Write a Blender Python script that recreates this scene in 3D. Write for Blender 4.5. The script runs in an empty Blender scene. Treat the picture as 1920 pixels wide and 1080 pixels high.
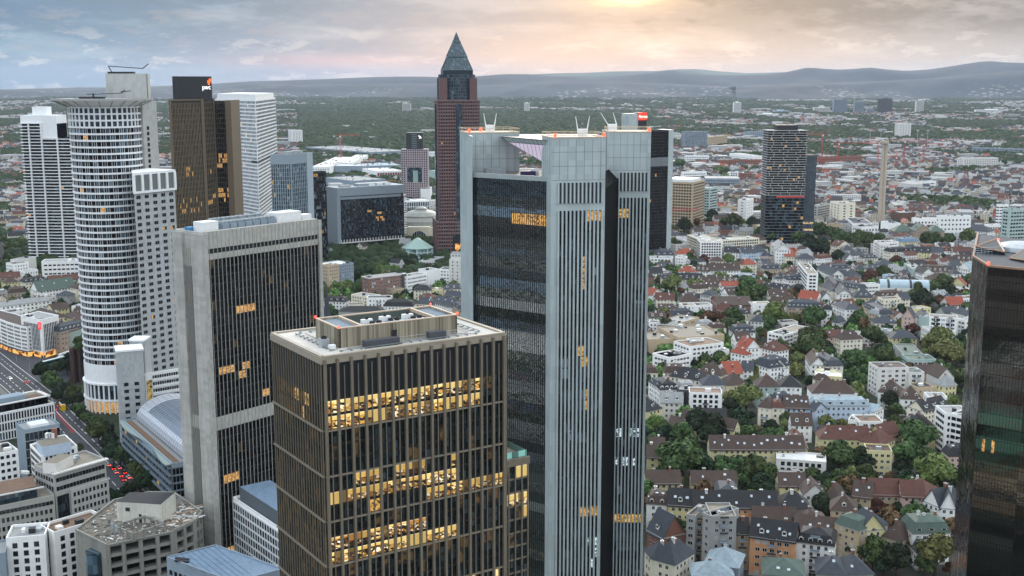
import bpy, math, random
import numpy as np
from mathutils import Vector, Matrix, noise as mnoise
R = random.Random(7)
S = bpy.context.scene
C = S.collection
PI = math.pi
# ---------------------------------------------------------------- camera
FPX, CX, CY, HOR, CAMZ = 2200.0, 960.0, 540.0, 155.0, 200.0
TH = math.atan((CY-HOR)/FPX)
ct, st = math.cos(TH), math.sin(TH)
cd = bpy.data.cameras.new('camera'); cam = bpy.data.objects.new('camera', cd); C.objects.link(cam)
cam.location = (0, 0, CAMZ); cam.rotation_euler = (PI/2-TH, 0, 0)
cd.sensor_width = 36; cd.lens = 36*FPX/1920; cd.clip_start = 1; cd.clip_end = 120000
S.camera = cam
# ---------------------------------------------------------------- view, world, sun
S.view_settings.view_transform = 'Standard'; S.view_settings.look = 'None'
S.view_settings.exposure = 0.16; S.view_settings.gamma = 1.0
S.render.engine = 'CYCLES'
S.cycles.max_bounces = 5; S.cycles.diffuse_bounces = 2; S.cycles.glossy_bounces = 3
S.cycles.transmission_bounces = 2; S.cycles.volume_bounces = 1; S.cycles.transparent_max_bounces = 6
S.cycles.use_denoising = True
S.cycles.caustics_reflective = False; S.cycles.caustics_refractive = False
SUN_AZ = math.atan((1190-CX)/FPX); SUN_EL = math.radians(6)
W = bpy.data.worlds.new('World'); S.world = W; W.use_nodes = True
def lin(c):
    if isinstance(c, str):
        c = [int(c[i:i+2], 16)/255 for i in (0, 2, 4)]
        c = [x/12.92 if x <= 0.04045 else ((x+0.055)/1.055)**2.4 for x in c]
    return (c[0], c[1], c[2], 1.0)
class NT:
    def __init__(s, tree): s.t = tree; s.n = tree.nodes; s.l = tree.links
    def new(s, typ, **kw):
        n = s.n.new(typ)
        for k, v in kw.items():
            if hasattr(n, k): setattr(n, k, v)
        return n
    def put(s, sock, v):
        if isinstance(v, bpy.types.NodeSocket): s.l.new(v, sock)
        elif v is not None: sock.default_value = v
    def m(s, op, a, b=None, c=None, clamp=False):
        n = s.n.new('ShaderNodeMath'); n.operation = op; n.use_clamp = clamp
        s.put(n.inputs[0], a); s.put(n.inputs[1], b)
        if c is not None: s.put(n.inputs[2], c)
        return n.outputs[0]
    def mix(s, f, a, b, mode='MIX'):
        n = s.n.new('ShaderNodeMixRGB'); n.blend_type = mode
        s.put(n.inputs[0], f); s.put(n.inputs[1], a); s.put(n.inputs[2], b)
        return n.outputs[0]
    def ramp(s, f, stops, interp='LINEAR'):
        n = s.n.new('ShaderNodeValToRGB'); r = n.color_ramp; r.interpolation = interp
        while len(r.elements) < len(stops): r.elements.new(0.5)
        for e, (p, c) in zip(r.elements, stops): e.position = p; e.color = c if len(c) == 4 else (*c, 1)
        s.put(n.inputs[0], f); return n.outputs[0]
    def noise(s, vec, scale, detail=4, rough=0.5, out=0):
        n = s.n.new('ShaderNodeTexNoise'); n.inputs['Scale'].default_value = scale
        n.inputs['Detail'].default_value = detail; n.inputs['Roughness'].default_value = rough
        if vec is not None: s.l.new(vec, n.inputs['Vector'])
        return n.outputs[out]
    def comb(s, x, y, z):
        n = s.n.new('ShaderNodeCombineXYZ'); s.put(n.inputs[0], x); s.put(n.inputs[1], y); s.put(n.inputs[2], z); return n.outputs[0]
    def sep(s, v):
        n = s.n.new('ShaderNodeSeparateXYZ'); s.l.new(v, n.inputs[0]); return n.outputs
    def mr(s, v, a, b, c=0.0, d=1.0):
        n = s.n.new('ShaderNodeMapRange'); n.interpolation_type = 'SMOOTHSTEP'
        for i, x in enumerate((v, a, b, c, d)): s.put(n.inputs[i], x)
        return n.outputs[0]
def make_world():
    t = NT(W.node_tree); t.n.clear()
    out = t.new('ShaderNodeOutputWorld'); bg = t.new('ShaderNodeBackground'); t.l.new(bg.outputs[0], out.inputs[0])
    tc = t.new('ShaderNodeTexCoord').outputs['Generated']
    x, y, z = t.sep(tc)
    az = t.m('ARCTAN2', x, y)                       # radians, 0 = straight ahead
    el = t.m('ARCSINE', z)
    azd = t.m('MULTIPLY', az, 57.2958); eld = t.m('MULTIPLY', el, 57.2958)
    sky = t.new('ShaderNodeTexSky', sky_type='NISHITA'); sky.sun_disc = False
    sky.sun_elevation = SUN_EL; sky.sun_rotation = SUN_AZ; sky.altitude = 200; sky.dust_density = 2.0
    nish = t.mix(1.0, sky.outputs[0], (0.10, 0.10, 0.10, 1), 'MULTIPLY')
    # cloud deck: colour by compass direction at the horizon band, then grey upward
    f = t.mr(azd, -26.0, 26.0); f = t.m('DIVIDE', t.m('ADD', azd, 28), 56, clamp=True)
    band = t.ramp(f, [(0.0, lin('7099b2')), (0.16, lin('88a8bd')), (0.34, lin('a2adbb')), (0.46, lin('c2b9bd')),
                      (0.56, lin('d9c5ba')), (0.70, lin('d3c8bf')), (0.85, lin('d2ccc6')), (1.0, lin('cfcbc6'))])
    upper = t.ramp(f, [(0.0, lin('648ba6')), (0.2, lin('7a99b0')), (0.36, lin('9fabb9')), (0.5, lin('a9abb3')),
                       (0.6, lin('c0b2ac')), (0.68, lin('95918f')), (0.8, lin('8d8e8f')), (1.0, lin('8e9194'))])
    g = t.mr(eld, 0.6, 4.2)
    base = t.mix(g, band, upper)
    # streaky clouds: coordinates squeezed vertically, as a low deck seen edge on
    v1 = t.comb(t.m('MULTIPLY', azd, 0.11), t.m('MULTIPLY', eld, 0.62), 1.7)
    n1 = t.noise(v1, 1.0, 7, 0.6)
    v2 = t.comb(t.m('MULTIPLY', azd, 0.28), t.m('MULTIPLY', eld, 0.9), 8.3)
    n2 = t.noise(v2, 1.0, 9, 0.68)
    c1 = t.mr(n1, 0.44, 0.64)
    shade = t.mix(0.75, base, t.mix(c1, lin('8a97a6'), lin('f2eae4')), 'SOFT_LIGHT')
    base = t.mix(0.85, base, shade)
    # dark banks high up on the right and the left, billows with pale rims
    dk = t.m('MULTIPLY', t.mr(n2, 0.44, 0.60), t.mr(eld, 1.5, 3.4))
    dkr = t.m('MULTIPLY', dk, t.mr(azd, 0.0, 9.0))
    base = t.mix(t.m('MULTIPLY', dkr, 0.9), base, lin('74797f'))
    dkl = t.m('MULTIPLY', dk, t.mr(azd, -4.0, -14.0))
    base = t.mix(t.m('MULTIPLY', dkl, 0.8), base, lin('6a8aa0'))
    v3 = t.comb(t.m('MULTIPLY', azd, 0.5), t.m('MULTIPLY', eld, 1.5), 3.1)
    n3 = t.noise(v3, 1.0, 8, 0.65)
    puff = t.m('MULTIPLY', t.mr(n3, 0.53, 0.62), t.mr(eld, 3.4, 1.0))
    base = t.mix(t.m('MULTIPLY', puff, 0.38), base, lin('fdf4ea'))
    puffd = t.m('MULTIPLY', t.mr(n3, 0.47, 0.38), t.mr(eld, 0.2, 1.2))
    base = t.mix(t.m('MULTIPLY', puffd, 0.30), base, lin('b5b0b4'))
    # pink glow low on the left of centre
    def blob(a0, e0, sa, se):
        da = t.m('DIVIDE', t.m('SUBTRACT', azd, a0), sa); de = t.m('DIVIDE', t.m('SUBTRACT', eld, e0), se)
        return t.m('POWER', 2.718, t.m('MULTIPLY', t.m('ADD', t.m('MULTIPLY', da, da), t.m('MULTIPLY', de, de)), -1.0))
    base = t.mix(t.m('MULTIPLY', blob(-8.0, 1.0, 4.5, 0.35), 0.55), base, lin('f0c3bd'))
    base = t.mix(t.m('MULTIPLY', blob(0.5, 1.2, 4.0, 1.0), 0.45), base, lin('f6d6bd'))
    # sun breaking through the deck
    nn = t.m('ADD', t.mr(n2, 0.35, 0.62), 0.15)
    glow = t.m('MULTIPLY', blob(5.2, 4.1, 3.0, .9), 0.45)
    base = t.mix(glow, base, lin('efc49a'))
    core = t.m('MULTIPLY', blob(5.6, 3.80, 1.5, 0.22), nn)
    base = t.mix(t.m('MULTIPLY', core, 1.3, clamp=True), base, (2.2, 1.6, 0.75, 1))
    # the rest of the dome: neutral overcast that grows brighter to the zenith
    dome = t.mix(t.mr(azd, -60, 60), lin('adb7c4'), lin('c0c2c4'))
    back = t.mr(t.m('ABSOLUTE', azd), 40, 130)
    dome = t.mix(back, dome, lin('b3b9c2'))
    dome = t.mix(1.0, dome, DOME, 'MULTIPLY')
    base = t.mix(t.mr(eld, 4.3, 14), base, dome)
    base = t.mix(t.m('MULTIPLY', t.m('MULTIPLY', back, t.mr(eld, 12, 0)), .6), base, lin('aab2bd'))
    low = t.mr(eld, 14, 4.3); base = t.mix(low, base, t.mix(1.0, base, (.93, .94, .96, 1), 'MULTIPLY')); fin = t.mix(0.05, base, nish)
    t.l.new(fin, bg.inputs[0]); bg.inputs[1].default_value = 1.0
DOME = (3.25, 3.32, 3.3, 1)
make_world()
sd = bpy.data.lights.new('sun', 'SUN'); sd.energy = 1.4; sd.angle = math.radians(14); sd.color = (1, 0.90, 0.78)
sun = bpy.data.objects.new('sun', sd); C.objects.link(sun)
sun.rotation_euler = Vector((-math.sin(SUN_AZ)*math.cos(math.radians(16)), -math.cos(SUN_AZ)*math.cos(math.radians(16)), -math.sin(math.radians(16)))).to_track_quat('-Z', 'Y').to_euler()
# ---------------------------------------------------------------- picture <-> place
def ray(px, py):
    a, b = (px-CX)/FPX, (CY-py)/FPX
    return (a, ct+b*st, -st+b*ct)
def U(px, py, z=0.0):
    d = ray(px, py); t = (z-CAMZ)/d[2]
    return (d[0]*t, d[1]*t)
def UY(px, py, Y):
    d = ray(px, py); t = Y/d[1]
    return (d[0]*t, Y, CAMZ+d[2]*t)
def proj(x, y, z):
    zz = z-CAMZ; dep = y*ct-zz*st; up = y*st+zz*ct
    return (CX+FPX*x/dep, CY-FPX*up/dep, dep)
# ---------------------------------------------------------------- materials
MATS = {}
def mat(name, col, rough=0.8, var=0.10, vs=0.6, metal=0.0, spec=0.3, bump=0.0, streak=0.0, emit=None, es=1.0, grime=0.0):
    if name in MATS: return MATS[name]
    m = bpy.data.materials.new(name); m.use_nodes = True; t = NT(m.node_tree)
    b = t.n['Principled BSDF']; c = lin(col)
    b.inputs['Roughness'].default_value = rough; b.inputs['Metallic'].default_value = metal
    b.inputs['Specular IOR Level'].default_value = spec
    if var > 0 or streak > 0 or grime > 0:
        geo = t.new('ShaderNodeNewGeometry').outputs['Position']
        n = t.noise(geo, vs, 5, 0.6)
        dark = tuple(x*(1-var*1.6) for x in c[:3]); lite = tuple(min(1, x*(1+var)) for x in c[:3])
        cc = t.ramp(n, [(0.28, dark), (0.72, lite)])
        if streak > 0:
            mp = t.new('ShaderNodeMapping'); mp.inputs['Scale'].default_value = (1.2, 1.2, 0.07); t.l.new(geo, mp.inputs[0])
            s_ = t.noise(mp.outputs[0], 1.0, 4, 0.65)
            cc = t.mix(t.m('MULTIPLY', t.mr(s_, 0.42, 0.75), streak), cc, tuple(x*0.45 for x in c[:3])+(1,))
        if grime > 0:
            g_ = t.noise(geo, vs*0.25, 6, 0.7)
            cc = t.mix(t.m('MULTIPLY', t.mr(g_, 0.45, 0.70), grime), cc, tuple(x*0.4 for x in c[:3])+(1,))
        t.l.new(cc, b.inputs['Base Color'])
    else: b.inputs['Base Color'].default_value = c
    if emit is not None:
        b.inputs['Emission Color'].default_value = lin(emit); b.inputs['Emission Strength'].default_value = es
    MATS[name] = m; return m
def glass(name, col, rough=0.08, spec=0.5, cell=(1.5, 3.4), lit=0.0, metal=0.0, dirt=0.5, wob=.12, ns=.45, tilt=.012):
    """window glass: dark, reflecting, each pane a little different (blinds, tilt)"""
    if name in MATS: return MATS[name]
    m = bpy.data.materials.new(name); m.use_nodes = True; t = NT(m.node_tree); b = t.n['Principled BSDF']
    geo = t.new('ShaderNodeNewGeometry'); p = geo.outputs['Position']; x, y, z = t.sep(p)
    fl = t.m('FLOOR', t.m('DIVIDE', t.m('ADD', x, t.m('MULTIPLY', y, 1.37)), cell[0]))
    fz = t.m('FLOOR', t.m('DIVIDE', z, cell[1]))
    wn = t.new('ShaderNodeTexWhiteNoise'); wn.noise_dimensions = '3D'; t.l.new(t.comb(fl, fz, 0.5), wn.inputs[0])
    c = lin(col)
    cc = t.ramp(wn.outputs[0], [(0.0, tuple(v*0.45 for v in c[:3])), (0.6, c[:3]), (0.86, tuple(v*1.6+0.01 for v in c[:3])), (1.0, tuple(v*3.0+0.04*dirt for v in c[:3]))])
    t.l.new(cc, b.inputs['Base Color'])
    b.inputs['Roughness'].default_value = rough; b.inputs['Specular IOR Level'].default_value = spec; b.inputs['Metallic'].default_value = metal
    nrm = t.new('ShaderNodeBump'); nrm.inputs['Strength'].default_value = wob; nrm.inputs['Distance'].default_value = 0.3 if wob < .5 else .9
    t.l.new(t.noise(p, ns, 4, 0.6), nrm.inputs['Height'])
    w3 = t.new('ShaderNodeTexWhiteNoise'); w3.noise_dimensions = '3D'; t.l.new(t.comb(fl, fz, 3.7), w3.inputs[0])   # every pane hangs a little out of true
    a_ = t.new('ShaderNodeVectorMath', operation='SUBTRACT'); t.l.new(w3.outputs[1], a_.inputs[0]); a_.inputs[1].default_value = (.5, .5, .5)
    s_ = t.new('ShaderNodeVectorMath', operation='SCALE'); t.l.new(a_.outputs[0], s_.inputs[0]); s_.inputs['Scale'].default_value = tilt*2
    d_ = t.new('ShaderNodeVectorMath', operation='ADD'); t.l.new(s_.outputs[0], d_.inputs[0]); t.l.new(nrm.outputs[0], d_.inputs[1])
    e_ = t.new('ShaderNodeVectorMath', operation='NORMALIZE'); t.l.new(d_.outputs[0], e_.inputs[0]); t.l.new(e_.outputs[0], b.inputs['Normal'])
    MATS[name] = m; return m
def litglass(name, a, b_, c_, s=1.0, scale=1.1):
    """a lit room seen through glass: cream walls, ochre floor, dark desks"""
    if name in MATS: return MATS[name]
    m = bpy.data.materials.new(name); m.use_nodes = True; t = NT(m.node_tree); b = t.n['Principled BSDF']
    p = t.new('ShaderNodeNewGeometry').outputs['Position']
    vo = t.new('ShaderNodeTexVoronoi'); vo.inputs['Scale'].default_value = scale
    mp = t.new('ShaderNodeMapping'); mp.inputs['Rotation'].default_value = (0.3, 0.5, 0.6); t.l.new(p, mp.inputs[0])
    t.l.new(mp.outputs[0], vo.inputs['Vector'])
    n = t.noise(p, scale*0.33, 2, 0.5)
    v = t.m('ADD', t.m('MULTIPLY', t.sep(vo.outputs['Color'])[0], 0.55), t.m('MULTIPLY', n, 0.55))
    cc = t.ramp(v, [(0.0, lin(c_)), (0.40, lin(c_)), (0.46, lin(b_)), (0.62, lin(a)), (1.0, lin(a))])
    b.inputs['Base Color'].default_value = (0.02, 0.02, 0.02, 1); b.inputs['Roughness'].default_value = 0.1
    t.l.new(cc, b.inputs['Emission Color']); b.inputs['Emission Strength'].default_value = s
    MATS[name] = m; return m
def panelmat(name, col, pw, ph, rough=.5, metal=.1, var=.07, streak=.2):
    """cladding in panels that differ slightly in tone, with rain streaks and dirt under the joints"""
    if name in MATS: return MATS[name]
    m = bpy.data.materials.new(name); m.use_nodes = True; t = NT(m.node_tree); b = t.n['Principled BSDF']; c = lin(col)[:3]
    p = t.new('ShaderNodeNewGeometry').outputs['Position']; x, y, z = t.sep(p); u = t.m('ADD', x, t.m('MULTIPLY', y, .83))
    wn = t.new('ShaderNodeTexWhiteNoise'); wn.noise_dimensions = '3D'; t.l.new(t.comb(t.m('FLOOR', t.m('DIVIDE', u, pw)), t.m('FLOOR', t.m('DIVIDE', z, ph)), 0.3), wn.inputs[0])
    cc = t.ramp(wn.outputs[0], [(0, tuple(v*(1-var*1.6) for v in c)), (.5, c), (1, tuple(v*(1+var) for v in c))])
    s_ = t.noise(t.comb(t.m('MULTIPLY', u, 1.6), t.m('MULTIPLY', z, .05), 2.0), 1.0, 4, .65); cc = t.mix(t.m('MULTIPLY', t.mr(s_, .42, .72), streak), cc, tuple(v*.5 for v in c)+(1,))
    g_ = t.noise(p, .09, 5, .65); cc = t.mix(t.m('MULTIPLY', t.mr(g_, .45, .72), streak*.7), cc, tuple(v*.62 for v in c)+(1,))
    t.l.new(cc, b.inputs['Base Color']); b.inputs['Roughness'].default_value = rough; b.inputs['Metallic'].default_value = metal; b.inputs['Specular IOR Level'].default_value = .3
    MATS[name] = m; return m
def litroom(name, F, cell, z0, fh, wallc, floorc, busy=.5, s=1.0):
    """an open-plan floor behind glass: pale back wall and ceiling lights above, desks and carpet below"""
    if name in MATS: return MATS[name]
    m = bpy.data.materials.new(name); m.use_nodes = True; t = NT(m.node_tree); b = t.n['Principled BSDF']
    p = t.new('ShaderNodeNewGeometry').outputs['Position']; x, y, z = t.sep(p)
    u = t.m('ADD', t.m('MULTIPLY', t.m('SUBTRACT', x, F[0]), F[2]), t.m('MULTIPLY', t.m('SUBTRACT', y, F[1]), F[3]))
    fz = t.m('FRACT', t.m('DIVIDE', t.m('SUBTRACT', z, z0), fh)); fl = t.m('FLOOR', t.m('DIVIDE', t.m('SUBTRACT', z, z0), fh))
    wn = t.new('ShaderNodeTexWhiteNoise'); wn.noise_dimensions = '3D'; t.l.new(t.comb(t.m('FLOOR', t.m('DIVIDE', u, cell)), fl, 1.5), wn.inputs[0])
    w2 = t.new('ShaderNodeTexWhiteNoise'); w2.noise_dimensions = '3D'; t.l.new(t.comb(t.m('FLOOR', t.m('DIVIDE', u, cell*3)), fl, 7.5), w2.inputs[0])
    vo = t.new('ShaderNodeTexVoronoi'); vo.inputs['Scale'].default_value = 1.0; t.l.new(t.comb(t.m('ADD', t.m('MULTIPLY', u, 1.5), t.m('MULTIPLY', z, .9)), t.m('MULTIPLY', z, 2.3), 0.0), vo.inputs['Vector'])
    v = t.sep(vo.outputs['Color'])[0]
    lower = t.m('LESS_THAN', fz, t.m('ADD', .42, t.m('MULTIPLY', w2.outputs[0], .32)))
    wall = t.mix(t.m('MULTIPLY', wn.outputs[0], .55), lin(wallc), lin(floorc))
    desks = t.ramp(v, [(0.0, lin('1c130a')), (.34, lin('2a1b0d')), (.38, lin(floorc)), (.74, lin(floorc)), (.78, lin('fff6dc')), (1.0, lin(wallc))])
    c = t.mix(t.m('MULTIPLY', lower, t.m('GREATER_THAN', w2.outputs[0], 1-busy-.25)), wall, desks)
    c = t.mix(t.m('MULTIPLY', t.m('GREATER_THAN', fz, .84), .5), c, lin('fff3c8'))
    c = t.mix(t.m('MULTIPLY', t.m('GREATER_THAN', wn.outputs[0], .86), .8), c, lin('3a2712'))
    b.inputs['Base Color'].default_value = (.02, .02, .02, 1); b.inputs['Roughness'].default_value = .1
    t.l.new(c, b.inputs['Emission Color']); t.l.new(t.m('MULTIPLY', t.m('ADD', .55, t.m('MULTIPLY', w2.outputs[0], .65)), s), b.inputs['Emission Strength'])
    MATS[name] = m; return m
# ---------------------------------------------------------------- mesh tools
class MB:
    def __init__(s): s.v = []; s.f = []; s.mi = []
    def quad(s, a, b, c, d, mi=0):
        n = len(s.v); s.v += [a, b, c, d]; s.f.append((n, n+1, n+2, n+3)); s.mi.append(mi)
    def poly(s, pts, mi=0):
        n = len(s.v); s.v += list(pts); s.f.append(tuple(range(n, n+len(pts)))); s.mi.append(mi)
    def box8(s, p, mi=0):
        n = len(s.v); s.v += p
        for f in ((0,3,2,1), (4,5,6,7), (0,1,5,4), (1,2,6,5), (2,3,7,6), (3,0,4,7)): s.f.append(tuple(n+i for i in f)); s.mi.append(mi)
    def box(s, x0, x1, y0, y1, z0, z1, mi=0):
        s.box8([(x0,y0,z0),(x1,y0,z0),(x1,y1,z0),(x0,y1,z0),(x0,y0,z1),(x1,y0,z1),(x1,y1,z1),(x0,y1,z1)], mi)
    def fb(s, F, u0, u1, n0, n1, z0, z1, mi=0):
        """box in a facade frame: u along, n outward"""
        P = lambda u, n, z: (F[0]+F[2]*u+F[3]*n, F[1]+F[3]*u-F[2]*n, z)
        s.box8([P(u0,n1,z0),P(u1,n1,z0),P(u1,n0,z0),P(u0,n0,z0),P(u0,n1,z1),P(u1,n1,z1),P(u1,n0,z1),P(u0,n0,z1)], mi)
    def prism(s, pts, z0, z1, mi=0, top=None, bottom=True):
        n = len(s.v); k = len(pts)
        s.v += [(p[0], p[1], z0) for p in pts]+[(p[0], p[1], z1) for p in pts]
        for i in range(k):
            j = (i+1) % k; s.f.append((n+i, n+j, n+k+j, n+k+i)); s.mi.append(mi)
        s.f.append(tuple(range(n+k, n+2*k))); s.mi.append(mi if top is None else top)
        if bottom: s.f.append(tuple(range(n+k-1, n-1, -1))); s.mi.append(mi)
    def tube(s, a, b, r, mi=0, k=6, r2=None):
        a = Vector(a); b = Vector(b); d = (b-a)
        if d.length < 1e-6: return
        q = d.to_track_quat('Z', 'Y'); r2 = r if r2 is None else r2; n = len(s.v)
        for c, rr in ((a, r), (b, r2)):
            for i in range(k):
                s.v.append(tuple(c+q @ Vector((rr*math.cos(2*PI*i/k), rr*math.sin(2*PI*i/k), 0))))
        for i in range(k):
            j = (i+1) % k; s.f.append((n+i, n+j, n+k+j, n+k+i)); s.mi.append(mi)
        s.f.append(tuple(range(n+k, n+2*k))); s.mi.append(mi)
    def lathe(s, cx, cy, prof, k=24, mi=0, a0=0, a1=2*PI):
        n = len(s.v); full = abs(a1-a0-2*PI) < 1e-6; kk = k if full else k+1
        for r, z in prof:
            for i in range(kk):
                a = a0+(a1-a0)*i/k; s.v.append((cx+r*math.cos(a), cy+r*math.sin(a), z))
        for j in range(len(prof)-1):
            for i in range(k):
                i2 = (i+1) % kk
                s.f.append((n+j*kk+i, n+j*kk+i2, n+(j+1)*kk+i2, n+(j+1)*kk+i)); s.mi.append(mi)
    def build(s, name, mats, parent=None, smooth=False):
        me = bpy.data.meshes.new(name); ox = oy = oz = 0
        if parent is not None:
            q = parent
            while q is not None: ox += q.location[0]; oy += q.location[1]; oz += q.location[2]; q = q.parent
        me.from_pydata([(a-ox, b-oy, c-oz) for a, b, c in s.v], [], s.f)
        if not isinstance(mats, (list, tuple)): mats = [mats]
        for m in mats: me.materials.append(m)
        if len(mats) > 1: me.polygons.foreach_set('material_index', s.mi)
        if smooth: me.polygons.foreach_set('use_smooth', [True]*len(me.polygons))
        o = bpy.data.objects.new(name, me); C.objects.link(o)
        if parent is not None: o.parent = parent
        return o
def tag(o, label, cat, group=None, kind=None):
    if label: o['label'] = label
    if cat: o['category'] = cat
    if group: o['group'] = group
    if kind: o['kind'] = kind
    return o
def thing(name, label, cat, loc, group=None):
    o = bpy.data.objects.new(name, None); o.empty_display_size = 1; C.objects.link(o); o.location = loc
    return tag(o, label, cat, group)
def frame(p, q):
    dx, dy = q[0]-p[0], q[1]-p[1]; L = math.hypot(dx, dy); return (p[0], p[1], dx/L, dy/L), L
def npmesh(name, V, F, mats, mi=None, smooth=False):
    me = bpy.data.meshes.new(name); V = np.asarray(V, dtype=np.float32); F = np.asarray(F, dtype=np.int32)
    me.vertices.add(len(V)); me.vertices.foreach_set('co', V.ravel())
    k = F.shape[1]; me.loops.add(F.size); me.loops.foreach_set('vertex_index', F.ravel())
    me.polygons.add(len(F)); me.polygons.foreach_set('loop_start', np.arange(len(F), dtype=np.int32)*k)
    if not isinstance(mats, (list, tuple)): mats = [mats]
    for m in mats: me.materials.append(m)
    if mi is not None: me.polygons.foreach_set('material_index', np.asarray(mi, dtype=np.int32))
    if smooth: me.polygons.foreach_set('use_smooth', np.ones(len(F), dtype=bool))
    me.update(calc_edges=True); me.validate()
    o = bpy.data.objects.new(name, me); C.objects.link(o); return o
# ---------------------------------------------------------------- ground, fields, hills
def ground_mat():
    m = bpy.data.materials.new('ground'); m.use_nodes = True; t = NT(m.node_tree); b = t.n['Principled BSDF']
    p = t.new('ShaderNodeNewGeometry').outputs['Position']; x, y, z = t.sep(p)
    n = t.noise(p, 0.012, 6, 0.6); n2 = t.noise(p, 0.11, 5, 0.6); n3 = t.noise(p, 0.0011, 5, 0.55)
    city = t.mix(t.mr(n, 0.40, 0.60), lin('2f3b2a'), lin('55534f'))
    city = t.mix(t.mr(n2, 0.35, 0.70), city, lin('3d4038'))
    land = t.mix(t.mr(n3, 0.47, 0.56), lin('31402f'), lin('8f7d5e'))
    land = t.mix(t.mr(t.noise(p, 0.004, 4), 0.45, 0.6), land, lin('3b4a34'))
    c = t.mix(t.mr(y, 3500, 6500), city, land)
    t.l.new(c, b.inputs['Base Color']); b.inputs['Roughness'].default_value = 0.95; b.inputs['Specular IOR Level'].default_value = 0.1
    return m
g = MB(); g.poly([(-15800, -2800, 0), (15800, -2800, 0), (15800, 33800, 0), (-15800, 33800, 0)])
tag(g.build('ground', ground_mat()), None, None, kind='structure')
def hillmat(name, a, b_):
    m = bpy.data.materials.new(name); m.use_nodes = True; t = NT(m.node_tree); b = t.n['Principled BSDF']
    p = t.new('ShaderNodeNewGeometry').outputs['Position']
    n = t.noise(p, 0.0011, 9, 0.72); x, y, z = t.sep(p)
    c = t.mix(t.mr(n, 0.40, 0.60), lin(a), lin(b_))
    vo = t.new('ShaderNodeTexVoronoi'); vo.inputs['Scale'].default_value = .012; t.l.new(p, vo.inputs['Vector'])
    town = t.m('MULTIPLY', t.m('MULTIPLY', t.m('LESS_THAN', vo.outputs['Distance'], .32), t.mr(t.noise(p, .0006, 3, .6), .50, .58)), t.mr(z, 230, 40))
    c = t.mix(t.m('MULTIPLY', town, .45), c, lin('d6d2c8')); t.l.new(c, b.inputs['Base Color']); b.inputs['Roughness'].default_value = 1.0
    return m
def hills(prof, Yr, foot, name, m, rough):
    """a wooded ridge: crest line given as picture positions at distance Yr, real height and depth"""
    xs = []; n = 260
    for i in range(n):
        px = prof[0][0]+(prof[-1][0]-prof[0][0])*i/(n-1)
        for (a, b), (c, d) in zip(prof, prof[1:]):
            if a <= px <= c+1e-6: py = b+(d-b)*(px-a)/(c-a); break
        X, _, Z = UY(px, py, Yr)
        xs.append((X, max(Z, 2)))
    V = []; F = []; rows = 18
    for j in range(rows):
        s_ = j/(rows-1)
        Y = foot+(Yr-foot)*s_*1.6 if s_ <= 0.625 else Yr+(s_-0.625)/0.375*3000
        k = s_/0.625 if s_ <= 0.625 else 1-(s_-0.625)/0.375
        k = k*k*(3-2*k)
        for X, Z in xs:
            nn = mnoise.fractal(Vector((X*0.0007, Y*0.0007, 3.0)), 0.9, 2.1, 5)*rough
            V.append((X*Y/Yr if s_ <= .625 else X, Y, -3+(Z+3)*k+nn*(4*k*(1-k)+0.06*k)*60))
    for j in range(rows-1):
        for i in range(n-1):
            a = j*n+i; F.append((a, a+1, a+n+1, a+n))
    o = npmesh(name, V, F, m, smooth=True); tag(o, None, None, kind='structure'); return o
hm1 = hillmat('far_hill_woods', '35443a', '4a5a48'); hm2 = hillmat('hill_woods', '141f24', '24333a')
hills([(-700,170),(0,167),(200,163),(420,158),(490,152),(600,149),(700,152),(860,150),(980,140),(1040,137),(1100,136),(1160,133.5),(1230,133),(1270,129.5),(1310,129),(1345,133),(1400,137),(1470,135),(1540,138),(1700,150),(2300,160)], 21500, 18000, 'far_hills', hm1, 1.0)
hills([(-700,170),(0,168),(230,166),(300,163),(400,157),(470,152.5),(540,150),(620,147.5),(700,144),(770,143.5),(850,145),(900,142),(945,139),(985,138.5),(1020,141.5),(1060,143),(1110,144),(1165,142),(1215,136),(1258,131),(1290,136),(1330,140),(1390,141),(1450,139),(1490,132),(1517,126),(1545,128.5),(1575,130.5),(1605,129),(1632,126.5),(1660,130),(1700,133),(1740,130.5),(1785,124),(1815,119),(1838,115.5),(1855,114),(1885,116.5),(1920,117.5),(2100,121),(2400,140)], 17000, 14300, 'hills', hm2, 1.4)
hills([(1380,162),(1500,158),(1600,155),(1700,150),(1760,146),(1830,138),(1900,133),(1960,132),(2050,135),(2300,150)], 14200, 12300, 'foothills', hm2, 1.5)
hills([(-700,172),(380,168),(450,166),(540,160),(640,157),(740,156),(840,157),(900,160),(1000,157),(1080,155),(1160,154),(1250,156),(1330,160),(1400,164)], 15200, 12800, 'low_hills', hm2, 1.5)
# ---------------------------------------------------------------- haze: one closed box of air
hb = MB(); hb.box(-15900, 15900, -2900, 33900, -1.0, 600)
hm = bpy.data.materials.new('haze_air'); hm.use_nodes = True; t = NT(hm.node_tree); t.n.clear()
o_ = t.new('ShaderNodeOutputMaterial'); pv = t.new('ShaderNodeVolumePrincipled')
pv.inputs['Color'].default_value = (0.70, 0.79, 0.97, 1); pv.inputs['Density'].default_value = 1.7e-5
pv.inputs['Anisotropy'].default_value = 0.25
t.l.new(pv.outputs[0], o_.inputs['Volume'])
hz = hb.build('haze', hm); tag(hz, None, None, kind='stuff')
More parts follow.
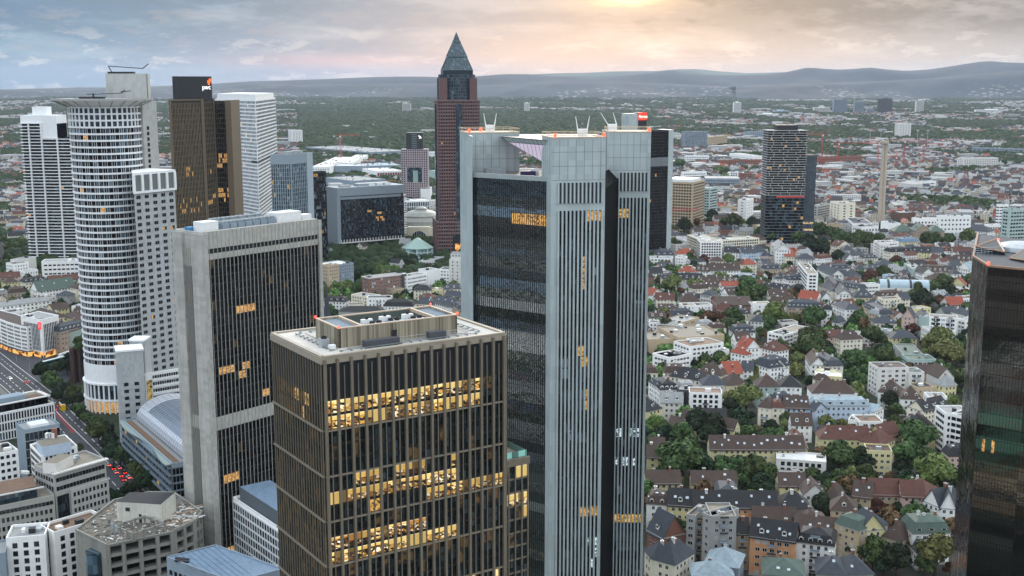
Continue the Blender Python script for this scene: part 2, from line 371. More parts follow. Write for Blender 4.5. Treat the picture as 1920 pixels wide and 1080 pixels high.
# ---------------------------------------------------------------- land cover
def zone(X, Y):
    """h = houses, w = woods, f = field, for ground beyond the hand-placed city"""
    px, py, _ = proj(X, Y, 0)
    n = mnoise.fractal(Vector((X*0.0009, Y*0.00045, 0.0)), 1.0, 2.0, 4)
    n2 = mnoise.fractal(Vector((X*0.0035+9, Y*0.002, 5.0)), 1.0, 2.0, 3)
    if py < 172: return 'w' if n2 > -0.05 else 'h'
    if py < 182:
        if 640 < px < 1420 and n > -0.02: return 'f'
        return 'h' if n2 > -0.15 else 'w'
    if py < 200:
        if 930 < px < 1230 and 184 < py < 197 and n2 > -0.25: return 'f'
        if px > 1420 or px < 560: return 'h' if n > -0.22 else 'w'
        return 'h' if n2 > 0.0 else 'w'
    if py < 214:
        if 1240 < px < 1500: return 'h' if n2 > -0.1 else 'w'
        return 'h' if n > 0.1 or (px > 1500 and n2 > 0.02) else 'w'
    if px < 560:
        if py < 300: return 'h' if n2 > 0.04 else 'w'
        return 'h' if n2 > -0.2 else 'w'
    if px < 870:
        if py < 300: return 'w'
        return 'h' if n2 > 0.25 else 'w'
    if px < 1230: return 'w' if py < 262 or n2 < 0 else 'h'
    if py < 232: return 'h' if n2 > -0.18 else 'w'
    if py < 243: return 'h' if (px > 1300 and px < 1740 and n2 > -0.2) else 'w'
    if py < 262: return 'h' if n2 > 0.14 else 'w'
    if py < 300: return 'h' if n2 > 0.0 or px < 1440 and n2 > -0.1 else 'w'
    if py < 430: return 'h' if n2 > -0.22 else 'w'
    return 'h'
# ---------------------------------------------------------------- palette
WALL = {k: mat('wall_'+k, c, 0.85, 0.05, 0.35, streak=0.18) for k, c in dict(white='f2f2ef', cream='e8e0cb', yellow='d9cf9d',
    orange='d59c72', blue='b9c8d8', stone='ab9682', pink='cfb2a8', grey='a9a9a6', brick='8c6152', tan='bca98c', concrete='a3a29c',
    brown='6b5348', bluegrey='8a98a3', dark='4b4c4f', pale='dad8d3', greenish='a9bdb8').items()}
WORD = dict(white='white', cream='cream', yellow='pale yellow', orange='orange', blue='pale blue', stone='sandstone', pink='pink', grey='grey',
    brick='red brick', tan='tan', concrete='concrete', brown='brown', bluegrey='blue grey', dark='dark grey', pale='off white', greenish='pale green')
def roofmat(name, col, lines=3.2):
    m = bpy.data.materials.new('roof_'+name); m.use_nodes = True; t = NT(m.node_tree); b = t.n['Principled BSDF']
    p = t.new('ShaderNodeNewGeometry').outputs['Position']; x, y, z = t.sep(p); c = lin(col)[:3]
    n = t.noise(p, 0.5, 5, 0.65); big = t.noise(p, 0.08, 4, 0.6)
    cc = t.ramp(n, [(0.25, tuple(v*0.72 for v in c)), (0.75, tuple(min(1, v*1.22) for v in c))])
    w = t.m('FRACT', t.m('MULTIPLY', z, lines)); cc = t.mix(t.m('MULTIPLY', t.m('LESS_THAN', w, 0.3), 0.22), cc, tuple(v*0.5 for v in c)+(1,))
    cc = t.mix(t.m('MULTIPLY', t.mr(big, 0.5, 0.7), 0.35), cc, tuple(v*0.62+0.01 for v in c)+(1,))
    t.l.new(cc, b.inputs['Base Color']); b.inputs['Roughness'].default_value = 0.7; b.inputs['Specular IOR Level'].default_value = 0.3
    return m
ROOF = {k: roofmat(k, c) for k, c in dict(slate='41464d', dark='2c2d30', brown='4b3d37', red='914936', redbrown='5c3c33', light='8f9191', zinc='93a3ac', gravel='7d766a', green='53635a', rust='6a5240', white='cfcfcd', blue='6c8196').items()}
RWORD = dict(slate='slate grey', dark='black', brown='brown', red='red', redbrown='reddish brown', light='light grey', zinc='zinc', gravel='gravel', green='greenish', rust='rust brown planted', white='white', blue='blue')
GL = glass('window_glass', '151b20', 0.08, 0.5, (1.4, 3.0)); BL = mat('window_blind', 'aeb3b4', 0.6, 0.1)
LITW = litglass('window_lit', 'ffd88a', 'd99a3c', '7a4a18', 1.0)
FRW = mat('window_frame', 'd4d5d4', 0.5, 0.03); FRD = mat('window_frame_dark', '4a4a4a', 0.5, 0.03)
METAL = mat('roof_metal', 'a9b0b4', 0.45, 0.12, 0.8, metal=0.3); WHITE = mat('white_panel', 'e4e5e4', 0.6, 0.05); DARKM = mat('dark_metal', '2b2d30', 0.5, 0.1)
RED_L = mat('red_beacon', 'ff3020', 0.4, 0, emit='ff3a28', es=6.0)
def winmesh(name, pane, fr, mull=True):
    b = MB(); t_ = 0.06
    b.box(-.5, .5, -.05, 0.02, 0, 1, 0)                       # frame slab
    xs = [(-.44, -.03), (.03, .44)] if mull else [(-.44, .44)]
    for a, c in xs: b.quad((a, -.055, .07), (c, -.055, .07), (c, -.055, .94), (a, -.055, .94), 1)
    me = bpy.data.meshes.new(name); me.from_pydata(b.v, [], b.f); me.materials.append(fr); me.materials.append(pane)
    me.polygons.foreach_set('material_index', b.mi); return me
WM = {'g': winmesh('window', GL, FRW), 'b': winmesh('window', BL, FRW), 'l': winmesh('window', LITW, FRW), 'd': winmesh('window', GL, FRD, False), 'f': winmesh('window', GL, FRW, False)}
def panemesh(m):
    k = 'pane_'+m.name
    if k not in WM:
        b = MB(); b.box(-.5, .5, -.04, .02, 0, 1, 0); me = bpy.data.meshes.new('window'); me.from_pydata(b.v, [], b.f); me.materials.append(m); WM[k] = me
    return k
def loc_of(o):
    x = y = z = 0
    while o is not None: x += o.location[0]; y += o.location[1]; z += o.location[2]; o = o.parent
    return x, y, z
def put_windows(root, pend, cap=100, name='window'):
    """pend: (x, y, z, angle, w, h, key). Nearest ones are parts of their own, the rest one part."""
    if not pend: return
    ox, oy, oz = loc_of(root)
    pend = sorted(pend, key=lambda q: -(q[4]*q[5])/(q[0]**2+q[1]**2+(CAMZ-q[2])**2)) if len(pend) > cap else pend
    for i, (x, y, z, a, w, h, k) in enumerate(pend[:cap]):
        o = bpy.data.objects.new(name, WM[k]); C.objects.link(o); o.parent = root
        o.location = (x-ox, y-oy, z-oz); o.rotation_euler = (0, 0, a); o.scale = (w, 1, h)
    if len(pend) > cap:
        mats = []; b = MB()
        for x, y, z, a, w, h, k in pend[cap:]:
            me = WM[k]; ca, sa = math.cos(a), math.sin(a); n = len(b.v)
            for v in me.vertices:
                X, Y, Z = v.co[0]*w, v.co[1], v.co[2]*h
                b.v.append((x+X*ca-Y*sa, y+X*sa+Y*ca, z+Z))
            for p in me.polygons:
                m = me.materials[p.material_index]
                if m not in mats: mats.append(m)
                b.f.append(tuple(n+i for i in p.vertices)); b.mi.append(mats.index(m))
        o = b.build('windows' if name == 'window' else name, mats, root); o['kind'] = 'stuff'
def facade_windows(pend, F, L, z0, h, nf, w, wh, sp, kinds='ggggbgl', off=0.0, skip=None, fd=0.03, sill=0.9):
    fh = h/nf; n = max(1, int((L-1.0)/sp)); m = (L-n*sp)/2
    a = math.atan2(F[3], F[2])
    for j in range(nf):
        for i in range(n):
            if skip and skip(i, j, n, nf): continue
            u = m+sp*(i+.5)
            pend.append((F[0]+F[2]*u+F[3]*fd, F[1]+F[3]*u-F[2]*fd, z0+fh*j+min(sill, fh*0.3), a, w, wh, R.choice(kinds)))
def facing(F, tol=-0.25):
    """does this facade look towards the camera's side"""
    d = math.hypot(F[0], F[1]) or 1
    return (-F[0]*F[3]+F[1]*F[2])/d > tol
# ---------------------------------------------------------------- occupancy
GX0, GX1, GY0, GY1, GC = -1500, 1900, 100, 3600, 3.0
OCC = np.zeros((int((GX1-GX0)/GC), int((GY1-GY0)/GC)), dtype=bool)
def occ_poly(pts, grow=2.0, test=False):
    cx = sum(p[0] for p in pts)/len(pts); cy = sum(p[1] for p in pts)/len(pts)
    q = [(cx+(x-cx)*(1+grow/max(3, math.hypot(x-cx, y-cy))), cy+(y-cy)*(1+grow/max(3, math.hypot(x-cx, y-cy)))) for x, y in pts]
    x0 = min(p[0] for p in q); x1 = max(p[0] for p in q); y0 = min(p[1] for p in q); y1 = max(p[1] for p in q)
    i0, i1 = int((x0-GX0)/GC), int((x1-GX0)/GC)+1; j0, j1 = int((y0-GY0)/GC), int((y1-GY0)/GC)+1
    i0 = max(i0, 0); j0 = max(j0, 0); i1 = min(i1, OCC.shape[0]); j1 = min(j1, OCC.shape[1])
    if i1 <= i0 or j1 <= j0: return False
    X, Y = np.meshgrid(GX0+GC*(np.arange(i0, i1)+.5), GY0+GC*(np.arange(j0, j1)+.5), indexing='ij')
    ins = np.ones(X.shape, bool); n = len(q); area = sum(q[i][0]*q[(i+1) % n][1]-q[(i+1) % n][0]*q[i][1] for i in range(n))
    if n <= 4:
        for i in range(n):
            a, b = q[i], q[(i+1) % n]
            cr = (b[0]-a[0])*(Y-a[1])-(b[1]-a[1])*(X-a[0]); ins &= (cr*(1 if area > 0 else -1) >= 0)
    else:
        ins[:] = False; wn = np.zeros(X.shape, bool)
        for i in range(n):
            a, b = q[i], q[(i+1) % n]
            if a[1] == b[1]: continue
            c = ((a[1] > Y) != (b[1] > Y)) & (X < (b[0]-a[0])*(Y-a[1])/(b[1]-a[1])+a[0]); wn ^= c
        ins = wn
    if test: return bool((OCC[i0:i1, j0:j1] & ins).any())
    OCC[i0:i1, j0:j1] |= ins
def occ_at(x, y, r=2):
    i, j = int((x-GX0)/GC), int((y-GY0)/GC); k = int(r/GC)
    if i < k or j < k or i >= OCC.shape[0]-k or j >= OCC.shape[1]-k: return False
    return bool(OCC[i-k:i+k+1, j-k:j+k+1].any())
# ---------------------------------------------------------------- houses
CR = dict(a=(1200,440,5.32), b=(1560,440,5.32), c=(1200,640,5.32), d=(1500,640,5.32), e=(1200,840,4.5), f=(1500,840,4.5),
          g=(600,470,6.353), h=(1200,200,4.0), i=(1440,200,4.0), j=(0,430,8.0), k=(0,560,8.0), l=(540,240,6.0), p=(0,0,1.0), q=(0,600,4.0), r=(0,810,4.0), s=(0,100,4.0))
def cp(c, x, y): o = CR[c]; return (o[0]+x/o[2], o[1]+y/o[2])
HOUSES = []      # (root, px, py, wall, roof)
_cm = None
def unit_mesh(name, builder, mats):
    me = bpy.data.meshes.new(name); b = MB(); builder(b); me.from_pydata(b.v, [], b.f)
    for m in mats: me.materials.append(m)
    me.polygons.foreach_set('material_index', b.mi); return me
def _chim(b): b.box(-.5, .5, -.5, .5, -1.5, 1.2, 0); b.box(-.6, .6, -.6, .6, 1.2, 1.4, 1); b.box(-.2, .2, -.2, .2, 1.4, 1.75, 1)
CHIM = [unit_mesh('chimney', _chim, [WALL['brick'], WALL['grey']]), unit_mesh('chimney', _chim, [WALL['pale'], METAL])]
def _sky(b): b.box(-.55, .55, -.6, .6, -.1, .12, 0); b.box(-.42, .42, -.47, .47, .12, .15, 1)
SKYG = mat('skylight_glass', 'c4ced6', 0.2, 0.1, spec=0.6)
SKYL = unit_mesh('skylight', _sky, [METAL, SKYG])
def _dorm(b):
    b.box(-.9, .9, -.1, 3.0, -1.2, 1.3, 0); b.quad((-.65,-.12,.1), (.65,-.12,.1), (.65,-.12,1.15), (-.65,-.12,1.15), 2)
    b.poly([(-1.1,-.25,1.25), (1.1,-.25,1.25), (0,-.25,2.0)], 0); b.quad((-1.15,-.3,1.2), (0,-.3,2.08), (0,3.4,2.08), (-1.15,3.4,1.2), 1); b.quad((0,-.3,2.08), (1.15,-.3,1.2), (1.15,3.4,1.2), (0,3.4,2.08), 1)
def _dormf(b):
    b.box(-1.1, 1.1, -.1, 3.0, -1.2, 1.25, 0); b.quad((-.85,-.12,.1), (.85,-.12,.1), (.85,-.12,1.05), (-.85,-.12,1.05), 2); b.box(-1.25, 1.25, -.35, 3.1, 1.25, 1.4, 1)
DORM = {k: (unit_mesh('dormer', _dorm, [WALL['white'], ROOF[k], GL]), unit_mesh('dormer', _dormf, [WALL['white'], ROOF[k], GL])) for k in ROOF}
def part(name, me, parent, x, y, z, rot=(0, 0, 0), sc=(1, 1, 1)):
    o = bpy.data.objects.new(name, me); C.objects.link(o); o.parent = parent; q = loc_of(parent)
    o.location = (x-q[0], y-q[1], z-q[2]); o.rotation_euler = rot; o.scale = sc; return o
BALC = unit_mesh('balcony', lambda b: (b.box(-.5, .5, -1.3, 0, -.12, .05, 0), b.box(-.5, .5, -1.33, -1.28, .05, 1.0, 1), b.box(-.5, -.485, -1.3, 0, .05, 1.0, 1), b.box(.485, .5, -1.3, 0, .05, 1.0, 1)), [WALL['pale'], WALL['bluegrey']])
BALCD = unit_mesh('balcony', lambda b: (b.box(-.5, .5, -1.3, 0, -.12, .05, 0), b.box(-.5, .5, -1.33, -1.28, .05, 1.0, 1)), [WALL['pale'], FRD])
def house(p1, p2, h, D, roof, rh, wall, rc, dorm=0, sky=0, chim=None, nf=None, sp=None, ww=1.3, wh=1.6, bal=0, label=None, name=None, cat=None, detail=2, group=None, wins=True, kinds='gggggbggggggggbggggg', back=False, band=False, z0=0.0, win_from=0, long=False):
    """house on a facade line p1->p2 (world, seen from the camera left to right), depth D away"""
    F, L = frame(p1, p2); ux, uy = F[2], F[3]
    P = lambda u, v, z: (p1[0]+ux*u-uy*v, p1[1]+uy*u+ux*v, z)
    pts = [P(0, 0, 0)[:2], P(L, 0, 0)[:2], P(L, D, 0)[:2], P(0, D, 0)[:2]]
    occ_poly(pts, 2.5)
    c = P(L/2, D/2, 0)
    nm = name or ('apartment_house' if h > 13 else 'town_house')
    root = thing(nm, label, cat or ('apartment house' if h > 13 else 'house'), (c[0], c[1], 0), group)
    w = MB(); flat = roof == 'flat'
    w.prism(pts, -2, h)
    if detail > 1: w.prism([P(-.12, -.12, 0)[:2], P(L+.12, -.12, 0)[:2], P(L+.12, D+.12, 0)[:2], P(-.12, D+.12, 0)[:2]], -1.8, 0.9, 1)
    if roof == 'gable':
        for u in (0, L): w.poly([P(u, 0, h), P(u, D/2, h+rh-.15), P(u, D, h)])
    if roof == 'gv':
        for v in (0, D): w.poly([P(0, v, h), P(L/2, v, h+rh-.15), P(L, v, h)])
    if not flat and detail > 1: w.prism([P(-.25, -.25, 0)[:2], P(L+.25, -.25, 0)[:2], P(L+.25, D+.25, 0)[:2], P(-.25, D+.25, 0)[:2]], h-.5, h-.12, 1)
    w.build('wall', [WALL[wall], WALL['grey']] , root)
    r = MB(); o = .6
    def slab(q, th=.25):
        a, b_, c_, d = q; r.box8([(x, y, z-th) for x, y, z in (a, b_, c_, d)]+[(x, y, z) for x, y, z in (a, b_, c_, d)])
    def at_roof(u, v):           # height of the roof over (u, v)
        if roof == 'gable': k = 1-abs(v-D/2)/(D/2)
        elif roof == 'gv': k = 1-abs(u-L/2)/(L/2)
        elif roof == 'hip': k = min(v, D-v, u, L-u)/(min(D, L)/2)
        elif roof == 'mansard':
            e = min(v, D-v, u, L-u); return h+.05+(rh*.7*e/1.6 if e < 1.6 else rh*.7+rh*.3*(e-1.6)/max(.5, min(D, L)/2-1.6))
        else: return h
        return h+rh*max(0, k)
    if roof == 'gable':
        e = o*rh/(D/2)
        slab([P(-o, -o, h-e), P(L+o, -o, h-e), P(L+o, D/2, h+rh), P(-o, D/2, h+rh)]); slab([P(-o, D/2, h+rh), P(L+o, D/2, h+rh), P(L+o, D+o, h-e), P(-o, D+o, h-e)])
    elif roof == 'gv':
        e = o*rh/(L/2)
        slab([P(-o, -o, h-e), P(L/2, -o, h+rh), P(L/2, D+o, h+rh), P(-o, D+o, h-e)]); slab([P(L/2, -o, h+rh), P(L+o, -o, h-e), P(L+o, D+o, h-e), P(L/2, D+o, h+rh)])
    elif roof in ('hip', 'mansard'):
        zb = h; oo = o; H2 = h+rh
        if roof == 'mansard':
            i = 1.6; z1 = h+rh*.7
            a = [P(-.3, -.3, h), P(L+.3, -.3, h), P(L+.3, D+.3, h), P(-.3, D+.3, h)]; b2 = [P(i, i, z1), P(L-i, i, z1), P(L-i, D-i, z1), P(i, D-i, z1)]
            for k in range(4): r.quad(a[k], a[(k+1) % 4], b2[(k+1) % 4], b2[k])
            zb = z1; oo = -i+.15
        m = min(L, D)/2
        if D <= L: q1, q2 = P(m, D/2, H2), P(L-m, D/2, H2)
        else: q1, q2 = P(L/2, m, H2), P(L/2, D-m, H2)
        A = [P(-oo, -oo, zb-.1), P(L+oo, -oo, zb-.1), P(L+oo, D+oo, zb-.1), P(-oo, D+oo, zb-.1)]
        if D <= L: r.quad(A[0], A[1], q2, q1); r.poly([A[1], A[2], q2]); r.quad(A[2], A[3], q1, q2); r.poly([A[3], A[0], q1])
        else: r.poly([A[0], A[1], q1]); r.quad(A[1], A[2], q2, q1); r.poly([A[2], A[3], q2]); r.quad(A[3], A[0], q1, q2)
        r.poly(A[::-1])
    else:
        r.prism([P(.35, .35, 0)[:2], P(L-.35, .35, 0)[:2], P(L-.35, D-.35, 0)[:2], P(.35, D-.35, 0)[:2]], h-.2, h+.12)
        pr = .8
        for (u0, u1, v0, v1) in ((0, L, 0, .35), (0, L, D-.35, D), (0, .35, .35, D-.35), (L-.35, L, .35, D-.35)):
            q = [P(u0, v0, 0)[:2], P(u1, v0, 0)[:2], P(u1, v1, 0)[:2], P(u0, v1, 0)[:2]]; r.prism(q, h, h+pr, 1)
    ro = r.build('roof', [ROOF[rc], WALL[wall] if wall not in ('brick',) else WALL['pale']], root)
    a = math.atan2(uy, ux)
    nch = chim if chim is not None else (0 if flat else (1+int(L > 16)+int(L > 30)) if detail else 0)
    for k in range(nch):
        u = L*(k+.5)/nch+R.uniform(-1, 1); v = D*R.uniform(.4, .7); x, y, _ = P(u, v, 0)
        part('chimney', CHIM[R.random() < .4], ro, x, y, at_roof(u, v)+.3, (0, 0, a), (R.uniform(.8, 1.5), R.uniform(.8, 1.2), 1))
    if not flat and detail and (roof in ('gable', 'hip', 'mansard')):
        sl = math.atan2(rh, D/2) if roof == 'gable' else math.atan2(rh, min(D, L)/2)
        for k in range(sky):
            u = L*(k+.5)/sky+R.uniform(-.6, .6); v = D*R.uniform(.13, .36)
            if roof == 'mansard': v = max(v, 3.0)
            if roof == 'hip' and not (v < u < L-v): continue
            x, y, _ = P(u, v, 0); part('skylight', SKYL, ro, x, y, at_roof(u, v)+.1, (sl if roof != 'mansard' else .15, 0, a), (R.uniform(.8, 1.3), 1, 1))
        for k in range(dorm):
            u = L*(k+.5)/dorm; v = D*.11 if roof != 'mansard' else .35; x, y, _ = P(u, v, 0)
            if roof == 'hip' and not (v+1 < u < L-v-1): continue
            part('dormer', DORM[rc][(long)], ro, x, y, at_roof(u, v)+.35 if roof != 'mansard' else h+.75, (0, 0, a))
    if flat and detail:
        for k in range(max(1, int(L*D/160))):
            bw, bd, bh = R.uniform(1.2, 3.5), R.uniform(1.2, 3), R.uniform(.6, 2.2); u = R.uniform(2, max(2.1, L-4)); v = R.uniform(2, max(2.1, D-4)); q = MB()
            q.prism([P(u, v, 0)[:2], P(u+bw, v, 0)[:2], P(u+bw, v+bd, 0)[:2], P(u, v+bd, 0)[:2]], h+.1, h+.1+bh); q.build('roof_unit', R.choice([METAL, WHITE, WALL['grey'], DARKM]), ro)
    if wins:
        pend = []; nf = nf or max(2, round(h/3.3)); sp = sp or 2.9
        G2 = lambda q1, q2: frame(q1[:2], q2[:2])
        sides = [G2(pts[0], pts[1]), G2(pts[3], pts[0]), G2(pts[1], pts[2])]
        if back: sides.append(G2(pts[2], pts[3]))
        for Fs, Ls in sides:
            if facing(Fs, -0.05): facade_windows(pend, Fs, Ls, win_from, h-win_from-.3, nf, ww, min(wh, h/nf*.62), sp, kinds, fd=.01)
        put_windows(root, pend)
        if detail > 1: # front door
            Fs, Ls = sides[0]; u = Ls*.5
            b = MB(); b.fb(Fs, u-.7, u+.7, 0.13, .19, 0, 2.3); b.build('door', WALL['brown'], root)
        for k in range(bal):
            Fs, Ls = sides[0]; fh = h/nf
            cols = max(1, bal//max(1, nf-1)); ci, fj = k % cols, k//cols
            u = Ls*(ci+.5)/cols; x, y = Fs[0]+Fs[2]*u, Fs[1]+Fs[3]*u
            part('balcony', BALC if k % 2 else BALCD, root, x, y, fh*(fj+1)+.1, (0, 0, a), (min(3.6, Ls/cols*.7), 1, 1))
    px, py, _ = proj(c[0], c[1], h)
    HOUSES.append((root, px, py, wall, rc, roof, h))
    return root
def HS(crop, x1, y1, x2, y2, h, D, roof, rh, wall, rc, **k):
    return house(U(*cp(crop, x1, y1), h), U(*cp(crop, x2, y2), h), h, D, roof, rh, wall, rc, **k)
def quad3(Lp, Cp, Rp, h):
    """footprint of a box from three roof corners in the picture: left, near, right"""
    l, c, r = U(*Lp, h), U(*Cp, h), U(*Rp, h)
    return [c, r, (l[0]+r[0]-c[0], l[1]+r[1]-c[1]), l]
def rect3(Lp, Cp, Rp, h):
    """same, squared up at the near corner (keeps the longer visible side)"""
    l, c, r = U(*Lp, h), U(*Cp, h), U(*Rp, h)
    a = (r[0]-c[0], r[1]-c[1]); b = (l[0]-c[0], l[1]-c[1]); la, lb = math.hypot(*a), math.hypot(*b)
    if la >= lb: ux, uy = a[0]/la, a[1]/la; n = (-uy, ux); l = (c[0]+n[0]*lb, c[1]+n[1]*lb)
    else: ux, uy = b[0]/lb, b[1]/lb; n = (uy, -ux); r = (c[0]+n[0]*la, c[1]+n[1]*la)
    return [c, r, (l[0]+r[0]-c[0], l[1]+r[1]-c[1]), l]
def cen(pts): return (sum(p[0] for p in pts)/len(pts), sum(p[1] for p in pts)/len(pts), 0)
def edges(pts): return [frame(pts[i], pts[(i+1) % len(pts)]) for i in range(len(pts))]
def inset(pts, d):
    c = cen(pts); return [(x+(c[0]-x)/math.hypot(c[0]-x, c[1]-y)*d*1.4, y+(c[1]-y)/math.hypot(c[0]-x, c[1]-y)*d*1.4) for x, y in pts]
def grid_face(pend, mull, span, F, L, z0, z1, nu, nz, mu, mz, pu, pz, style, mi=0, mi2=0, every=1, fd=0.05):
    """glazed facade: panes between vertical mullions and horizontal spandrels that stand proud"""
    du = L/nu; dz = (z1-z0)/nz; a = math.atan2(F[3], F[2])
    if mull is not None:
        for i in range(nu+1):
            if i % every: continue
            u = min(max(i*du, mu/2), L-mu/2); mull.fb(F, u-mu/2, u+mu/2, 0, pu, z0, z1, mi)
    if span is not None:
        for j in range(nz+1): z = z0+j*dz; span.fb(F, 0.02, L-.02, 0, pz, z-mz/2, z+mz/2, mi2)
    for j in range(nz):
        for i in range(nu):
            k = style(i, j) if callable(style) else style
            if k is None: continue
            u = (i+.5)*du
            pend.append((F[0]+F[2]*u+F[3]*fd, F[1]+F[3]*u-F[2]*fd, z0+j*dz+mz/2, a, du-mu*.9, dz-mz, k))
# ================================================================ the towers
G_dark = glass('tower_glass_black', '07090b', 0.06, 0.22, (1.6, 3.4)); G_teal = glass('tower_glass_teal', '0f1b1f', 0.05, 0.35, (1.2, 3.4), dirt=.8)
G_blue = glass('tower_glass_blue', '2a3a44', 0.08, 0.6, (2.0, 3.6)); G_grey = glass('tower_glass_grey', '4a565e', 0.1, 0.6, (2.4, 3.4), dirt=2)
G_mirror = glass('tower_glass_mirror', '858b8d', 0.02, 0.9, (1.3, 3.4), metal=0.92, dirt=.1, wob=.6, ns=.13, tilt=.15)
G_red = glass('tower_glass_bronze', '565654', 0.03, 0.7, (1.6, 3.4), metal=.92, dirt=.1, wob=.10, tilt=.02)
K = {n: panemesh(m) for n, m in dict(dark=G_dark, teal=G_teal, blue=G_blue, grey=G_grey, mirror=G_mirror, red=G_red, lit=LITW).items()}
for n, m in dict(litA=litglass('office_lit_cream', 'ffdf98', 'd9a24a', '55360f', 1.0, 1.3), litB=litglass('office_and_reflected_amber', 'e8b85e', 'b07c34', '5a3c18', .8, 2.4), litC=litglass('office_lit_orange', 'f2bd70', 'c08a48', '805830', .8, 2.6),
        litD=litglass('office_lit_busy', 'fff0bd', '8c5f22', '1f150a', .85, 2.3), litW=litglass('office_lit_white', 'dff3ff', '6d8a90', '1b2a2c', .8, 1.6), dimA=litglass('office_and_reflected_dim', '6a4f22', '33260f', '0c0a08', .5, 1.2),
        louvre=mat('louvre', '1f2328', .6, .1), screen=mat('screen_panel', '3a3f44', .6, .1), pale=mat('pane_pale', '8b989f', .3, .2)).items(): K[n] = panemesh(m)
STONE = panelmat('concrete_light', 'b3b1aa', 1.3, 1.7, .85, 0, .09, .5); BRONZE = mat('bronze_fin', '82796a', .45, .08, .5, metal=.35, streak=.2)
BRONZE_D = mat('bronze_dark', '2c2a27', .5, .1, metal=.3); SILVER = panelmat('silver_panel', 'b4bfbf', 2.7, 4.4, .45, .15, .06, .22)
CONC = panelmat('concrete_grey', 'b2b3af', 3.0, 3.4, .85, 0, .06, .4); WHITEP = mat('white_cladding', 'e6e8e9', .5, .04, .4, streak=.15)
GRAN = panelmat('grey_granite', 'a9adae', 1.6, 1.9, .7, 0, .08, .25); REDG = mat('red_granite', '6b5150', .6, .12, .8, streak=.2)
def occf(pts, g=4): occ_poly(pts, g)

